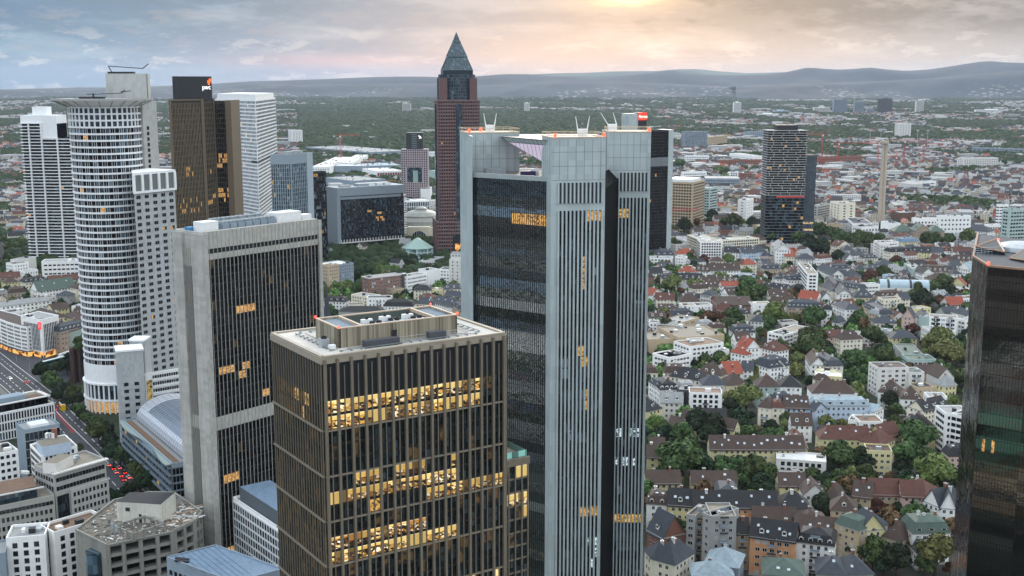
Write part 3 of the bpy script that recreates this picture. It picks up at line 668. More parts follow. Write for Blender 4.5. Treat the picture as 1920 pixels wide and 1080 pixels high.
# ---- bronze office tower in the foreground
def marien():
    z = 143.0; pts = rect3((508, 628), (604, 673), (945, 627), z); occf(pts)
    root = thing('office_tower', 'bronze finned foreground tower with lit yellow office floors and a timber-clad roof box', 'office tower', cen(pts))
    b = MB(); b.prism(inset(pts, .55), 0, z-.6); b.build('core', DARKM, root)
    E = edges(pts); (Ff, Lf), (Fl, Ll) = E[0], E[3]
    fh = 2.86*1.18; nz = int((z-9.0)/fh); z0 = z-9.0-nz*fh
    K['rA'] = panemesh(litroom('office_room_cream', Ff, Lf/28, z0, fh, 'ffdf88', 'cc9a44', .45)); K['rD'] = panemesh(litroom('office_room_busy', Ff, Lf/28, z0, fh, 'f9cc6c', '94682a', .8, .95)); K['rB'] = panemesh(litroom('office_room_amber', Ff, Lf/28, z0, fh, 'e0a04a', '7c4f1c', .9, .8))
    def style(i, j):
        f = nz-1-j
        if f in (0, 1):
            if i < 24: return K['rD'] if R.random() < .5 else K['rA']
            return K['dimA'] if i < 26 and f == 0 else K['teal']
        if f == 5 and i < 20 and not (8 < i < 9): return K['rD'] if (i > 2 and i < 15 or i > 17) and R.random() < .8 else K['teal']
        if f == 6 and i < 20: return K['rA'] if i in (0, 1, 2, 14, 15, 19) else K['rD'] if R.random() < .85 else K['rB']
        if f == 7: return (K['rD'] if i > 14 else K['litB'] if i in (6, 7) else K['teal'])
        if f == 8 and i > 6: return K['dimA'] if R.random() < .25 else K['teal']
        if f == 9 and i < 15: return K['rB'] if R.random() < .6 else K['rD']
        if f == 10 and i < 20: return K['rA'] if R.random() < .8 else K['rD']
        if f == 4 and 10 < i < 24 and R.random() < .3 or f == 11 and i > 5 and R.random() < .35: return K['dimA']
        if f == 13 and 4 < i < 14: return K['rD'] if R.random() < .6 else K['teal']
        if f == 14 and i > 14: return K['litC'] if i < 18 else K['litA'] if R.random() < .3 else K['teal']
        if R.random() < .05: return K['dimA']
        return K['teal']
    pend = []; fins = MB(); sp = MB()
    grid_face(pend, None, sp, Ff, Lf, z0, z-9.0, 28, nz, .26, .62, 0, .10, style, 0, 0, fd=.02)
    for i in range(15): u = min(max(Lf/14*i, .35), Lf-.35); fins.fb(Ff, u-.28, u+.28, .1, .8, 0, z-.2)
    for i in range(14): u = Lf/14*(i+.5); fins.fb(Ff, u-.10, u+.10, .1, .42, 0, z-1.9)
    bars = MB()
    for j in range(0, nz, 3): bars.fb(Ff, 0, Lf, .1, .6, z0+(nz-2-j)*fh-.16 if nz-2-j > 0 else 1, z0+(nz-2-j)*fh+.16 if nz-2-j > 0 else 1.3)
    nl = 20
    def styl(i, j):
        f = nz-1-j; q = mnoise.noise(Vector((i*.25, j*.4, 1.5)))
        if f in (0, 1) and 1 < i < 15: return K['litB'] if q > .1 and R.random() < .2 else K['dimA']  # amber reflections on this side face, painted in as glowing panes
        if f in (8, 9, 10, 11) and R.random() < .35: return K['dimA']
        return K['teal'] if R.random() < .85 else K['dimA']
    grid_face(pend, None, sp, Fl, Ll, z0, z-9.0, nl, nz, .26, .62, 0, .10, styl, fd=.02)
    for i in range(nl+1): u = min(max(Ll/nl*i, .3), Ll-.3); fins.fb(Fl, u-.12, u+.12, .1, .32, 0, z-.2)
    for j in range(0, nz, 3):
        if nz-2-j > 0: bars.fb(Fl, 0, Ll, .1, .6, z0+(nz-2-j)*fh-.16, z0+(nz-2-j)*fh+.16)
    for F, L in (E[1], E[2]):
        sp.fb(F, 0, L, 0, .1, 0, z-9); n = int(L/2.6)
        for i in range(n+1): u = min(max(L/n*i, .3), L-.3); fins.fb(F, u-.2, u+.2, .1, .9, 0, z-.2)
    lou = []
    for F, L, n in ((Ff, Lf, 28), (Fl, Ll, nl)): grid_face(lou, None, None, F, L, z-9.0, z-1.2, n, 1, .24, .3, 0, 0, K['louvre'], fd=.05)
    put_windows(root, pend); put_windows(root, lou, name='louvre_panel')
    fins.build('fins', BRONZE, root); sp.build('spandrels', BRONZE_D, root); bars.build('horizontal_rails', mat('bronze_rail', '8d8474', .5, .05, metal=.3), root)
    r = MB(); r.prism(inset(pts, -.35), z-1.2, z+.2, 1, 0); r.prism(inset(pts, .5), z+.2, z+.24, 0)
    ro = r.build('roof', [mat('roof_paving', 'c6c1b8', .85, .10, .5, grime=.3), mat('roof_fascia', '9b9181', .6, .06)], root)
    e = MB()                                                    # kerb round the edge
    for F, L in E: e.fb(F, 0, L, -.5, .35, z+.24, z+.6)
    e.build('parapet', mat('parapet_metal', 'a69b8a', .5, .05, metal=.2), root)
    # roof box, clad in vertical boards
    bx = rect3((591, 598), (635, 617), (857, 591), z+4.5)
    cl = bpy.data.materials.new('timber_cladding'); cl.use_nodes = True; t = NT(cl.node_tree); bs = t.n['Principled BSDF']
    x, y, zz = t.sep(t.new('ShaderNodeNewGeometry').outputs['Position']); s_ = t.m('ADD', t.m('MULTIPLY', x, 1.0), t.m('MULTIPLY', y, .93))
    bd = t.m('FLOOR', t.m('MULTIPLY', s_, 1.9)); wn = t.new('ShaderNodeTexWhiteNoise'); wn.noise_dimensions = '1D'; t.l.new(bd, wn.inputs['W'])
    big = t.noise(t.comb(s_, 0, 0), .16, 3); v = t.m('ADD', t.m('MULTIPLY', wn.outputs[0], .45), t.m('MULTIPLY', big, .6))
    cc = t.ramp(v, [(.2, lin('4a4238')), (.5, lin('8d8470')), (.85, lin('a39b86'))])
    fr = t.m('FRACT', t.m('MULTIPLY', s_, 1.9)); t.l.new(t.mix(t.m('MULTIPLY', t.m('LESS_THAN', fr, .12), .6), cc, lin('2a2620')), bs.inputs['Base Color']); bs.inputs['Roughness'].default_value = .7
    m = MB(); zr = z+4.5; EE = edges(bx)
    for F, L in EE: m.fb(F, 0, L, -.5, 0, z+.2, zr)
    pb = m.build('roof_box', cl, root)
    m = MB(); q = [(F[0], F[1]) for F, L in EE]; Fb, Lb = EE[0]; Db = EE[1][1]
    m.fb(Fb, .5, Lb-.5, -Db+.5, -.5, z+2.0, z+2.2, 0)                      # plant floor
    for a, c in ((.3, Lb*.19), (Lb*.81, Lb-.3)): m.fb(Fb, a, c, -Db+.3, -.3, zr-.5, zr-.3, 1)
    for a, c in ((0, Lb),):
        m.fb(Fb, a, c, -.5, .06, zr, zr+.22, 2); m.fb(Fb, a, c, -Db-.06, -Db+.5, zr, zr+.22, 2); m.fb(Fb, -.06, .5, -Db+.5, -.5, zr, zr+.22, 2); m.fb(Fb, Lb-.5, Lb+.06, -Db+.5, -.5, zr, zr+.22, 2)
        for u in (Lb*.19, Lb*.81): m.fb(Fb, u-.3, u+.3, -Db+.5, -.5, zr-.5, zr+.24, 2)
        m.fb(Fb, Lb*.19, Lb*.19+.1, -Db+.5, -.5, z+2, zr-.3, 3); m.fb(Fb, Lb*.81-.1, Lb*.81, -Db+.5, -.5, z+2, zr-.3, 3); m.fb(Fb, Lb*.19, Lb*.81, -Db+.5, -Db+.6, z+2.2, zr-.1, 3)
    m.build('roof_deck', [mat('plant_floor', '9a9e9e', .8, .1), mat('bitumen_blue', '6f7d88', .8, .12, .3, grime=.2), mat('coping', 'b7a48f', .5, .05), mat('box_lining', '4d5450', .7, .1)], pb)
    def unit(u, v, w, d, h, mm, nm, base=z+.24, fans=0):
        o = MB(); o.fb(Fb, u, u+w, -v-d, -v, base, base+h); ob = o.build(nm, mm, root)
        for k in range(fans):
            fx = MB(); uu = u+w*(k+.5)/fans; P = (Fb[0]+Fb[2]*uu-Fb[3]*(v+d/2), Fb[1]+Fb[3]*uu+Fb[2]*(v+d/2))
            fx.lathe(P[0], P[1], [(d*.36, base+h), (d*.36, base+h+.5), (d*.3, base+h+.5), (d*.3, base+h+.1), (0, base+h+.1)], 14); fx.build('fan', DARKM, ob)
        return ob
    for u, v in ((Lb*.30, 2.5), (Lb*.47, 3.5), (Lb*.66, 3.2)):
        unit(u, v, 3.2, 1.8, 1.9, METAL, 'air_handling_unit', z+2.2, 2); unit(u-1, v+2.4, 2.6, 1.0, 2.6, WHITE, 'air_handling_unit', z+2.2, 1)
    for u in (Lb*.26, Lb*.36): unit(u, 1.6, 2.2, 1.4, 1.0, WHITE, 'roof_hatch', z+2.2)
    BX = mat('plant_box', '4a4c52', .6, .08, 1.0)
    unit(Lb*.16, -3.4, 15.0*.55, 1.7, 1.6, BX, 'plant_enclosure'); unit(Lb*.70, -3.2, 4.2, 1.7, 1.7, BX, 'plant_enclosure')
    unit(-3.2, 2.0, 1.8, 1.8, 1.9, METAL, 'exhaust_cowl', fans=1); unit(-2.4, -.6, 1.4, 1.1, 1.0, WHITE, 'roof_hatch')
    d = MB(); d.fb(Fb, Lb*.43, Lb*.475, 0, .12, z+.5, z+2.9); d.build('door', DARKM, pb)
    # maintenance rail round the roof and the railing before the box
    rl = MB(); ins = [inset(pts, 3.4), inset(pts, 5.0)]; zz = z+.55
    for rg in ins:
        for i in range(4):
            a, c = rg[i], rg[(i+1) % 4]; F, L = frame(a, c); rl.fb(F, 1.5, L-1.5, -.09, .09, zz, zz+.16)
    for i in range(4):
        F, L = frame(ins[0][i], ins[0][(i+1) % 4]); n = int(L/2.4)
        for k in range(n): rl.fb(F, 1.6+k*2.4, 1.75+k*2.4, -1.1, 0, z+.24, zz)
    rl.build('maintenance_rail', mat('rail_steel', '8f979b', .4, .1, metal=.6), root)
    h = MB(); F, L = frame(inset(pts, 5.6)[0], inset(pts, 5.6)[1])
    for i in range(int(L*.35/2), int(L*.98/2)): x, y = F[0]+F[2]*i*2, F[1]+F[3]*i*2; h.tube((x, y, z+.2), (x, y, z+1.5), .04, k=4)
    for zz in (.9, 1.5): h.tube((F[0]+F[2]*L*.35, F[1]+F[3]*L*.35, z+zz), (F[0]+F[2]*L*.98, F[1]+F[3]*L*.98, z+zz), .04, k=4)
    h.build('railing', METAL, root)
    for q in bx:
        o = MB(); o.lathe(q[0], q[1], [(.22, zr+.22), (.25, zr+.5), (.12, zr+.72), (0, zr+.75)], 8); o.build('beacon', RED_L, root)
    # lower side wing with a roof terrace
    zw = 112.0; ws = Ff; uR = Lf
    P = lambda u, v: (Ff[0]+Ff[2]*u-Ff[3]*v, Ff[1]+Ff[3]*u+Ff[2]*v)
    w4 = [P(uR+.1, 1.5), P(uR+7.6, 1.5), P(uR+7.6, 20), P(uR+.1, 20)]; occf(w4)
    w = MB(); w.prism(w4, 0, zw, 0); w.prism(inset(w4, .3), zw, zw+.3, 1); wg = w.build('side_wing', [DARKM, ROOF['gravel']], root)
    pend = []; fn = MB(); F, L = frame(w4[0], w4[1]); nn = int((zw-4)/fh)
    grid_face(pend, fn, fn, F, L, zw-1.5-nn*fh, zw-1.5, 4, nn, .3, .5, .5, .12, lambda i, j: K['rA'] if nn-1-j in (0, 2, 3) and R.random() < .7 else K['dimA'] if R.random() < .1 else K['teal'])
    fn.fb(F, -.2, L+.2, 0, .7, zw-1.5, zw+.2); fn.build('fins', BRONZE, wg); put_windows(wg, pend)
    g = MB()
    for F, L in edges(w4)[:3]: g.fb(F, .1, L-.1, -.4, -.34, zw+.2, zw+1.7)
    g.build('glass_balustrade', glass('balustrade_glass', '7fb0a4', .1, .5, dirt=.2), wg)
    return pts
MP = marien()
# ---- tower of three silver pillars round a mirror glass body, a hanging pyramid between them
def trianon():
    zt, zg = 183.0, 170.0
    A = U(877, 250, zt); A2 = U(974, 249, zt); Cc = U(1034, 259, zt); C2 = U(1136, 258, zt); Rr = U(1139, 248, zt); R2 = U(1221, 248, zt)
    mid = ((A[0]+R2[0])/2, (A[1]+R2[1])/2+20)
    root = thing('office_tower', 'silver panelled tower of three pillars around mirror glass with a hanging upside-down pyramid', 'office tower', (Cc[0], Cc[1]+12, 0))
    def pillar(P, Q, D, slots, zlow=None, skew=0):
        F, L = frame(P, Q); q = [P, Q, (Q[0]-F[3]*D+skew, Q[1]+F[2]*D), (P[0]-F[3]*D+skew, P[1]+F[2]*D)]; occf(q)
        b = MB(); b.prism(q, 0, zt); 
        pl = b.build('pillar', SILVER, root)
        j = MB()
        n = 6
        for i in range(1, n+1):
            u = L*i/(n+.6); j.fb(F, u-.045, u+.045, 0, .03, zt-13 if slots else zt-34, zt-.5)
        for zz in (zt-4.4, zt-8.8, zt-13.2): j.fb(F, .1, L-.1, 0, .025, zz-.05, zz+.05)
        if D > 3:
            E2 = frame(q[3], q[0])
            for i in range(1, 5): u = E2[1]*i/5; j.fb(E2[0], u-.045, u+.045, 0, .03, zt-34, zt-.5)
        j.build('panel_joints', mat('joint', '5e6a6e', .8, .02), pl)
        pend = []
        if slots:
            u0, u1, ns = slots
            fn = MB(); du = (u1-u0)*L/ns; Fs = (F[0]+F[2]*u0*L, F[1]+F[3]*u0*L, F[2], F[3])
            bays = [(zt-20.5, zt-14.0, 2), (0, zt-22.8, int((zt-22.8)/3.6))]
            bk = MB()
            for z0, z1, nz in bays: bk.fb(F, u0*L, u1*L, -.05, .06, z0, z1)
            bk.build('window_recess', DARKM, pl)
            for z0, z1, nz in bays:
                for i in range(ns):
                    pass
                nzz = nz
                def sty(i, j, top=(z0 > 50)):
                    if top: return K['screen']
                    f = nzz-1-j
                    if slots[2] == 11:
                        if f == 0 and i > 6: return K['litC']
                        if f in (4, 5, 6) and i in (6,): return K['litB'] if R.random() < .6 else K['teal']
                        if f in (12, 13, 14, 16, 17, 20) and i in (5, 6, 7) : return K['litB'] if R.random() < .4 else K['grey']
                        if f == 27 and i > 5: return K['litB']
                        if f in (30, 31, 32) and i > 7: return K['litW'] if R.random() < .5 else K['teal']
                        if f == 34 and i in (7, 8): return K['litB']
                    else:
                        if f == 1 and i in (0, 1, 2): return K['litB'] if R.random() < .6 else K['teal']
                        if f in (23, 26): return K['litW'] if R.random() < .35 else K['teal']
                        if f == 32 : return K['litB']
                    q = mnoise.noise(Vector((i*.3, f*.13, slots[2]*1.7)))
                    if f % 3 == 0: return K['blue'] if R.random() < .5 else K['teal']
                    return K['grey'] if q > .25 and R.random() < .6 else K['blue'] if q > .05 else K['teal']
                grid_face(pend, None, None, Fs, du*ns, z0, z1, ns, nz, du*.42, .5, 0, 0, sty, fd=.09)
            for i in range(ns+1):
                u = du*i; fn.fb(Fs, u-du*.21, u+du*.21, .06, .75, 0, zt-22.8); fn.fb(Fs, u-du*.21, u+du*.21, .06, .5, zt-20.5, zt-14)
            fn.build('fins', SILVER, pl); put_windows(pl, pend)
        rl = MB(); c = mat('roof_rim', 'cdb99d', .6, .1)
        for FF, LL in edges(q): rl.fb(FF, 0, LL, -.5, .12, zt, zt+.35)
        rl.prism(inset(q, 1.2), zt, zt+.12); rl.build('roof_rim', c, pl)
        rr = MB()
        for FF, LL in edges(q):
            rr.tube((FF[0], FF[1], zt+1.5), (FF[0]+FF[2]*LL, FF[1]+FF[3]*LL, zt+1.5), .09, k=4)
            for i in range(int(LL/2.5)+1): x, y = FF[0]+FF[2]*i*2.5, FF[1]+FF[3]*i*2.5; rr.tube((x, y, zt), (x, y, zt+1.5), .05, k=4)
        rr.build('railing', c, pl)
        return pl, F, L, q
    p1 = pillar(A, A2, 14, None); p2 = pillar(Cc, C2, 13, (.13, .94, 11)); p3 = pillar(Rr, R2, 14, (.28, .95, 8))
    # masts (window cleaning cranes) and beacons on each pillar
    def mast(x, y, s=1.0, lean=0):
        m = MB(); m.box(x-1.6*s, x+1.6*s, y-1, y+1, zt+.3, zt+2.6); m.tube((x-1.5*s, y, zt+2.4), (x-2.2*s+lean, y, zt+6.6), .2, k=5, r2=.1); m.tube((x+1.5*s, y, zt+2.4), (x+2.2*s+lean, y, zt+6.6), .22, k=5, r2=.1)
        m.build('cleaning_crane', WHITE, root)
    for P, l in ((UY(919, 245, A[1]+6), 0), (UY(1092, 250, Cc[1]+6), 0), (UY(1148, 245, Rr[1]+6), -2.0)): mast(P[0], P[1], 1.0, l)
    for px, Y in ((880, A[1]), (901, A[1]+8), (1041, Cc[1]), (1133, C2[1]), (1218, R2[1])):
        x = UY(px, 245, Y)[0]; o = MB(); o.lathe(x, Y+.5, [(.45, zt+.3), (.5, zt+1.0), (.2, zt+1.5), (0, zt+1.6)], 8); o.build('beacon', RED_L, root)
    # mirror glass body
    gA = U(887, 327, zg); gC = U(1033, 335.5, zg)
    bA = U(1138, 331, zg); bB = U(1152, 327.5, zg)
    body = [(gA[0], gA[1]+1), (gC[0]+.5, gC[1]+1), (C2[0]-1, Cc[1]+10), (Rr[0]+1, Rr[1]+6), (R2[0]-3, R2[1]+10), (A[0]+4, A[1]+12)]
    b = MB(); b.prism(body, 0, zg-.5, 0, 1); b.build('glass_body', [mat('body_core', '15181a', .5, .1), ROOF['gravel']], root)
    F, L = frame((gA[0], gA[1]+1), (gC[0]+.5, gC[1]+1)); pend = []; mu = MB(); nz = int(zg/3.55)
    def sty(i, j):
        f = nz-1-j
        if f == 3 and i > 18: return K['litC'] if i < 34 and R.random() < .9 else K['litB']
        return K['mirror']
    grid_face(pend, mu, mu, F, L, 0, zg-1, 38, nz, .22, .10, .16, .10, sty)
    rf = MB(); rf.fb(F, 0, L, -1.5, .3, zg-1, zg+.5)
    rf.build('glass_roof_edge', mat('edge_grey', '9aa3a2', .5, .05), root)
    mu.build('mullions', mat('mullion_mid', '15191b', .5, .05), root); put_windows(root, pend)
    # rooftop gear on the body
    for px, py, w, h, mm in ((930, 322, 7, 1.6, METAL), (962, 318, .9, 3.2, mat('yellow_box', 'd99a2b', .5, .05)), (990, 330, 5, 2.0, mat('purple_box', '3a2f55', .5, .1)), (1003, 329, 2.6, 2.6, WHITE)):
        x, y = U(px, py, zg); o = MB(); o.box(x-w/2, x+w/2, y, y+2, zg-.5, zg-.5+h); o.build('roof_unit', mm, root)
    # silver edge strip beside the glass, full height
    s = MB(); Fs, Ls = frame(A, gA); s.prism([A, (gA[0]-.2, gA[1]-.6), (gA[0]-.2, gA[1]+4), (A[0], A[1]+4)], 0, zt-.5); s.build('edge_strip', SILVER, root)
    # dark glazed slot between the two right pillars
    d = MB(); zs = zg; q0 = (C2[0]+.1, C2[1]+1.0); q1 = UY(1160, 345, Rr[1]-1.2)
    pts = [q0, (q1[0], q1[1]), (q1[0], q1[1]+9), (q0[0], q0[1]+14)]
    d.prism(pts, 0, zg-3); d.v += [(q0[0], q0[1], zg-3), (q1[0]-.6, q1[1], zg-3), (q0[0], q0[1]+14, zg+1), (q1[0]-2.5, q1[1]+6, zg)]; n = len(d.v)-4
    d.f += [(n, n+1, n+3, n+2)]; d.mi += [0]
    d.build('glazed_slot', mat('slot_glass', '050608', .6, .05, spec=.05), root)
    # the hanging pyramid: three corners held by the pillars, apex below
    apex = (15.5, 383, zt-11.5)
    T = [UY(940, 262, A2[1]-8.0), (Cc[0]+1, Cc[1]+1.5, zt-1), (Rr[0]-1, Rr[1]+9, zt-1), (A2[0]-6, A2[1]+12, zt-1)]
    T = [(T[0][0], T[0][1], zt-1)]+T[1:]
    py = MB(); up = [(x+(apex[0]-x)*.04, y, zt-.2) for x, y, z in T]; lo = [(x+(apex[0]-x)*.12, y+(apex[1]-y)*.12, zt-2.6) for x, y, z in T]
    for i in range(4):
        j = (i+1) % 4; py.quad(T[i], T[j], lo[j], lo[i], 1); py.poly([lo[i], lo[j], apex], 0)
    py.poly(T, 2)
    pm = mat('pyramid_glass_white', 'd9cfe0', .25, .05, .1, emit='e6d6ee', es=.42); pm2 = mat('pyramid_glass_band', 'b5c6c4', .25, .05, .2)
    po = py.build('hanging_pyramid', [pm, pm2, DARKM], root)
    ln = MB()
    for i in range(4):
        j = (i+1) % 4; a, c = Vector(lo[i]), Vector(lo[j]); ap = Vector(apex); n = 12
        for k in range(n+1):
            s_ = a.lerp(c, k/n); e_ = ap.lerp(a, max(0, 1-k/n)) if k < n else ap
            ln.tube(s_, e_, .07, k=4)
        a2, c2 = Vector(T[i]), Vector(T[j])
        for k in range(n+1): ln.tube(a2.lerp(c2, k/n), a.lerp(c, k/n), .09, k=4)
        ln.tube(a, c, .12, k=4); ln.tube(a2, c2, .14, k=4)
    ln.build('pyramid_ribs', mat('pyramid_rib', '5d5a60', .5, .02), po)
trianon()
# ---- concrete and black glass tower
def fbc():
    z = 142.0; pts = rect3((328, 432), (378, 439), (600, 412), z); occf(pts)
    root = thing('office_tower', 'dark tower with stained concrete pillars, thin white vertical fins and rooftop cooling units', 'office tower', cen(pts))
    E = edges(pts); (Ff, Lf), (Fl, Ll) = E[0], E[3]; D = E[1][1]
    b = MB(); b.prism(inset(pts, 1.2), 0, z-1); b.build('core', DARKM, root)
    c = MB(); zb0, zb1 = 62.0, 67.5
    c.fb(Fl, 0, Ll*.36, -3, .9, 0, z); c.fb(Fl, Ll*.68, Ll+.9, -2.2, .9, 0, z)
    c.fb(Fl, Ll*.36, Ll*.68, -2, -.2, z-13.5, z); c.fb(Fl, Ll*.36, Ll*.68, -2, -.2, zb0, zb1)
    c.fb(Ff, Lf-1.6, Lf, -3, .9, 0, z); c.fb(Ff, 1.3, Lf-1.6, -2, .15, z-6.2, z+.6); c.fb(Ff, 1.3, Lf-1.6, -2, .12, z-10.5, z-8.2); c.fb(Ff, 1.3, Lf-1.6, -2, .15, zb0, zb1)
    for F, L in (E[1], E[2]): c.fb(F, 0, L, -1.2, 0, 0, z)
    c.fb(Ff, 0, Lf, -D, -D+1, z-1, z+.6); c.fb(Fl, 0, Ll, -1, .0, z-.8, z+.6)
    c.build('concrete_frame', STONE, root)
    pend = []; ng = 30; nzA = 19; nzB = 16
    lit = {(7, 8): 0, (7, 9): 0}
    def sty(base):
        def s(i, j):
            h = (base, j)
            for a in LITF:
                if a[0] == base and a[1] == j and a[2] <= i <= a[3]: return K['litC']
            return K['dark'] if R.random() < .985 else K['dimA']
        return s
    LITF = [(0, 12, 7, 11), (0, 5, 2, 5), (0, 5, 8, 9), (0, 4, 7, 8), (1, 10, 2, 5), (1, 2, 2, 8), (1, 0, 1, 6), (0, 1, 13, 14), (1, 13, 20, 21), (0, 7, 17, 18), (1, 1, 2, 5)]
    fn = MB(); sp = MB(); Fg = (Ff[0]+Ff[2]*1.3, Ff[1]+Ff[3]*1.3, Ff[2], Ff[3]); Lg = Lf-2.9
    for base, z0, z1, nz in ((0, zb1, z-10.5, nzA), (1, 0, zb0, nzB)): grid_face(pend, None, sp, Fg, Lg, z0, z1, ng, nz, .3, .45, 0, -.02, sty(base), fd=-.05)
    for i in range(1, ng//1): u = Lg/ng*i; fn.fb(Fg, u-.07, u+.07, -.1, .3, 4, z+.6) if i % 1 == 0 else None
    Fs = (Fl[0]+Fl[2]*Ll*.36, Fl[1]+Fl[3]*Ll*.36, Fl[2], Fl[3]); Ls = Ll*.32
    for z0, z1, nz in ((zb1, z-13.5, nzA), (0, zb0, nzB)): grid_face(pend, None, None, Fs, Ls, z0, z1, 5, nz, .2, .16, 0, -1.0, lambda i, j: K['dark'] if R.random() < .97 else K['litC'], fd=-1.05)
    for i in range(1, 5): u = Ls/5*i; fn.fb(Fs, u-.08, u+.08, -1.1, .1, 4, z-6)
    sp.build('spandrels', DARKM, root); fn.build('fins', mat('fin_white', 'a8a69f', .6, .05), root); put_windows(root, pend)
    r = MB(); r.prism(inset(pts, .8), z-.9, z-.2); r.build('roof', ROOF['gravel'], root)
    def rb(u, v, w, d, h, m, nm, fans=0):
        o = MB(); o.fb(Ff, u, u+w, -v-d, -v, z-.2, z-.2+h); ob = o.build(nm, m, root)
        for k in range(fans):
            q = MB(); uu = u+w*(k+.5)/fans; x, y = Ff[0]+Ff[2]*uu-Ff[3]*(v+d/2), Ff[1]+Ff[3]*uu+Ff[2]*(v+d/2); q.lathe(x, y, [(d*.32, z-.2+h), (d*.38, z+h+.7), (d*.3, z+h+.7), (d*.26, z+h), (0, z+h)], 12); q.build('fan', METAL, ob)
    rb(3, 3, 7.5, 6, 4.2, WHITE, 'plant_room'); rb(1.0, 9, 3, 3, 2.0, mat('blue_tank', '3f7fae', .5, .1), 'water_tank')
    for k in range(7): rb(13+k*3.9, 3.5, 3.4, 4.2, 2.6, WALL['bluegrey'], 'cooling_unit', 2)
    for k in range(6): rb(13+k*4.4, 9, 3.8, 4.2, 3.4, METAL, 'cooling_unit', 2)
    rb(Lf*.66, 3, 13, 7, 4.6, WHITE, 'plant_room'); rb(Lf*.9, 4, 5, 4, 2.6, WHITE, 'plant_room')
fbc()
# ---- round white tower with a flat crown
def w1():
    Y0 = 716.0; cx = UY(201, 300, Y0)[0]; Rr = 20.6; cy = Y0
    base = (cx, cy, 0); root = thing('office_tower', 'round white banded tower with a flared flat crown and a slim grey slab behind', 'office tower', base)
    occ_poly([(cx-Rr, cy-Rr), (cx+Rr+26, cy-Rr), (cx+Rr+26, cy+30), (cx-Rr, cy+30)], 4)
    ztop = 186.0; a0, a1 = PI*1.02, PI*1.93
    b = MB(); b.lathe(cx, cy, [(Rr-.6, 0), (Rr-.6, ztop)], 40); b.poly([(cx+(Rr-.6)*math.cos(2*PI*i/40), cy+(Rr-.6)*math.sin(2*PI*i/40), ztop) for i in range(40)]); b.build('core', DARKM, root, True)
    bands = MB(); n = 48; zb = 30.0; nfl = 37; fh = (ztop-12-zb)/nfl; pend = []
    def ring(z0, z1, r0, r1): bands.lathe(cx, cy, [(r0, z0), (r1, z0), (r1, z1), (r0, z1)], 60)
    for j in range(nfl+1): z = zb+j*fh; ring(z-.55, z+.55, Rr-.6, Rr+.25)
    for j in range(nfl):
        for i in range(n):
            a = 2*PI*i/n
            if not (PI*.95 < a < PI*2.0): continue
            x, y = cx+(Rr-.45)*math.cos(a), cy+(Rr-.45)*math.sin(a)
            k = K['litC'] if R.random() < .006 else K['dark'] if R.random() < .45 else K['blue'] if R.random() < .7 else K['grey']
            pend.append((x, y, zb+j*fh+.55, a+PI/2, 2*PI*Rr/n*.9, fh-1.1, k))
    mu = MB()
    for i in range(n*1):
        a = 2*PI*(i+.5)/n
        if PI*.9 < a < PI*2.05:
            F = (cx+(Rr-.5)*math.cos(a), cy+(Rr-.5)*math.sin(a), -math.sin(a), math.cos(a)); mu.fb(F, -.09, .09, 0, .3, zb, ztop-12)
            if i % 2: mu.fb(F, -.05+1.4, .05+1.4, 0, .2, zb, ztop-12)
    # three tall storeys under the crown with a white grid
    for z in (ztop-12, ztop-8, ztop-4.2, ztop-.3): ring(z-.5, z+.5, Rr-.5, Rr+.4)
    for i in range(20):
        a = PI+PI*i/20+.05; F = (cx+(Rr-.5)*math.cos(a), cy+(Rr-.5)*math.sin(a), -math.sin(a), math.cos(a)); mu.fb(F, -.45, .45, 0, .8, ztop-12, ztop)
        for q in range(3): am = a+PI/40; x, y = cx+(Rr-.3)*math.cos(am), cy+(Rr-.3)*math.sin(am); pend.append((x, y, ztop-11.4+q*3.95, am+PI/2, 2.6, 2.9, K['blue']))
    # smooth white drum at the foot, colonnade and lit arcade
    bands.lathe(cx, cy, [(Rr+.3, 19), (Rr+.3, 29.5)], 60)
    for z in (8.2, 18.4): ring(z-.4, z+.6, Rr-.6, Rr+1.5)
    bands.build('white_bands', WHITEP, root, False); mu.build('mullions', WHITEP, root)
    col = MB()
    for i in range(22):
        a = PI*.95+PI*1.1*i/22
        col.tube((cx+(Rr+.5)*math.cos(a), cy+(Rr+.5)*math.sin(a), 8), (cx+(Rr+.5)*math.cos(a), cy+(Rr+.5)*math.sin(a), 18.4), .55, k=8)
        col.tube((cx+(Rr+.6)*math.cos(a), cy+(Rr+.6)*math.sin(a), 0), (cx+(Rr+.6)*math.cos(a), cy+(Rr+.6)*math.sin(a), 8), .6, k=8)
        am = a+.07; x, y = cx+(Rr-.3)*math.cos(am), cy+(Rr-.3)*math.sin(am)
        pend.append((x, y, .5, am+PI/2, 2.6, 6.6, K['litC'])); pend.append((x, y, 9, am+PI/2, 2.4, 8.6, K['blue']))
    col.build('colonnade', WHITEP, root); put_windows(root, pend)
    # crown: flared ring, ribs underneath
    cr = MB(); Rc = 29.5; zc = ztop+4.6
    a0, a1 = PI*.98, PI*2.0
    cr.lathe(cx, cy, [(Rr-1, ztop), (Rc, zc-.8), (Rc+.2, zc), (Rr-3, zc+.1)], 44, 0, a0, a1)
    cr.poly([(cx-Rc, cy, zc), (cx+Rc, cy, zc), (cx+10, cy+9, zc), (cx-10, cy+9, zc)], 0)
    cr.build('crown', mat('crown_panel', 'f0f1f0', .4, .03), root)
    ri = MB()
    for i in range(13):
        a = a0+(a1-a0)*i/12; ri.tube((cx+(Rr-.5)*math.cos(a), cy+(Rr-.5)*math.sin(a), ztop-.6), (cx+(Rc-.5)*math.cos(a), cy+(Rc-.5)*math.sin(a), zc-1.2), .25, k=4)
    ri.lathe(cx, cy, [(Rc, zc-.9), (Rc+.5, zc-.9), (Rc+.5, zc+.3), (Rc, zc+.3)], 44, 0, a0, a1)
    ri.build('crown_ribs', WALL['grey'], root)
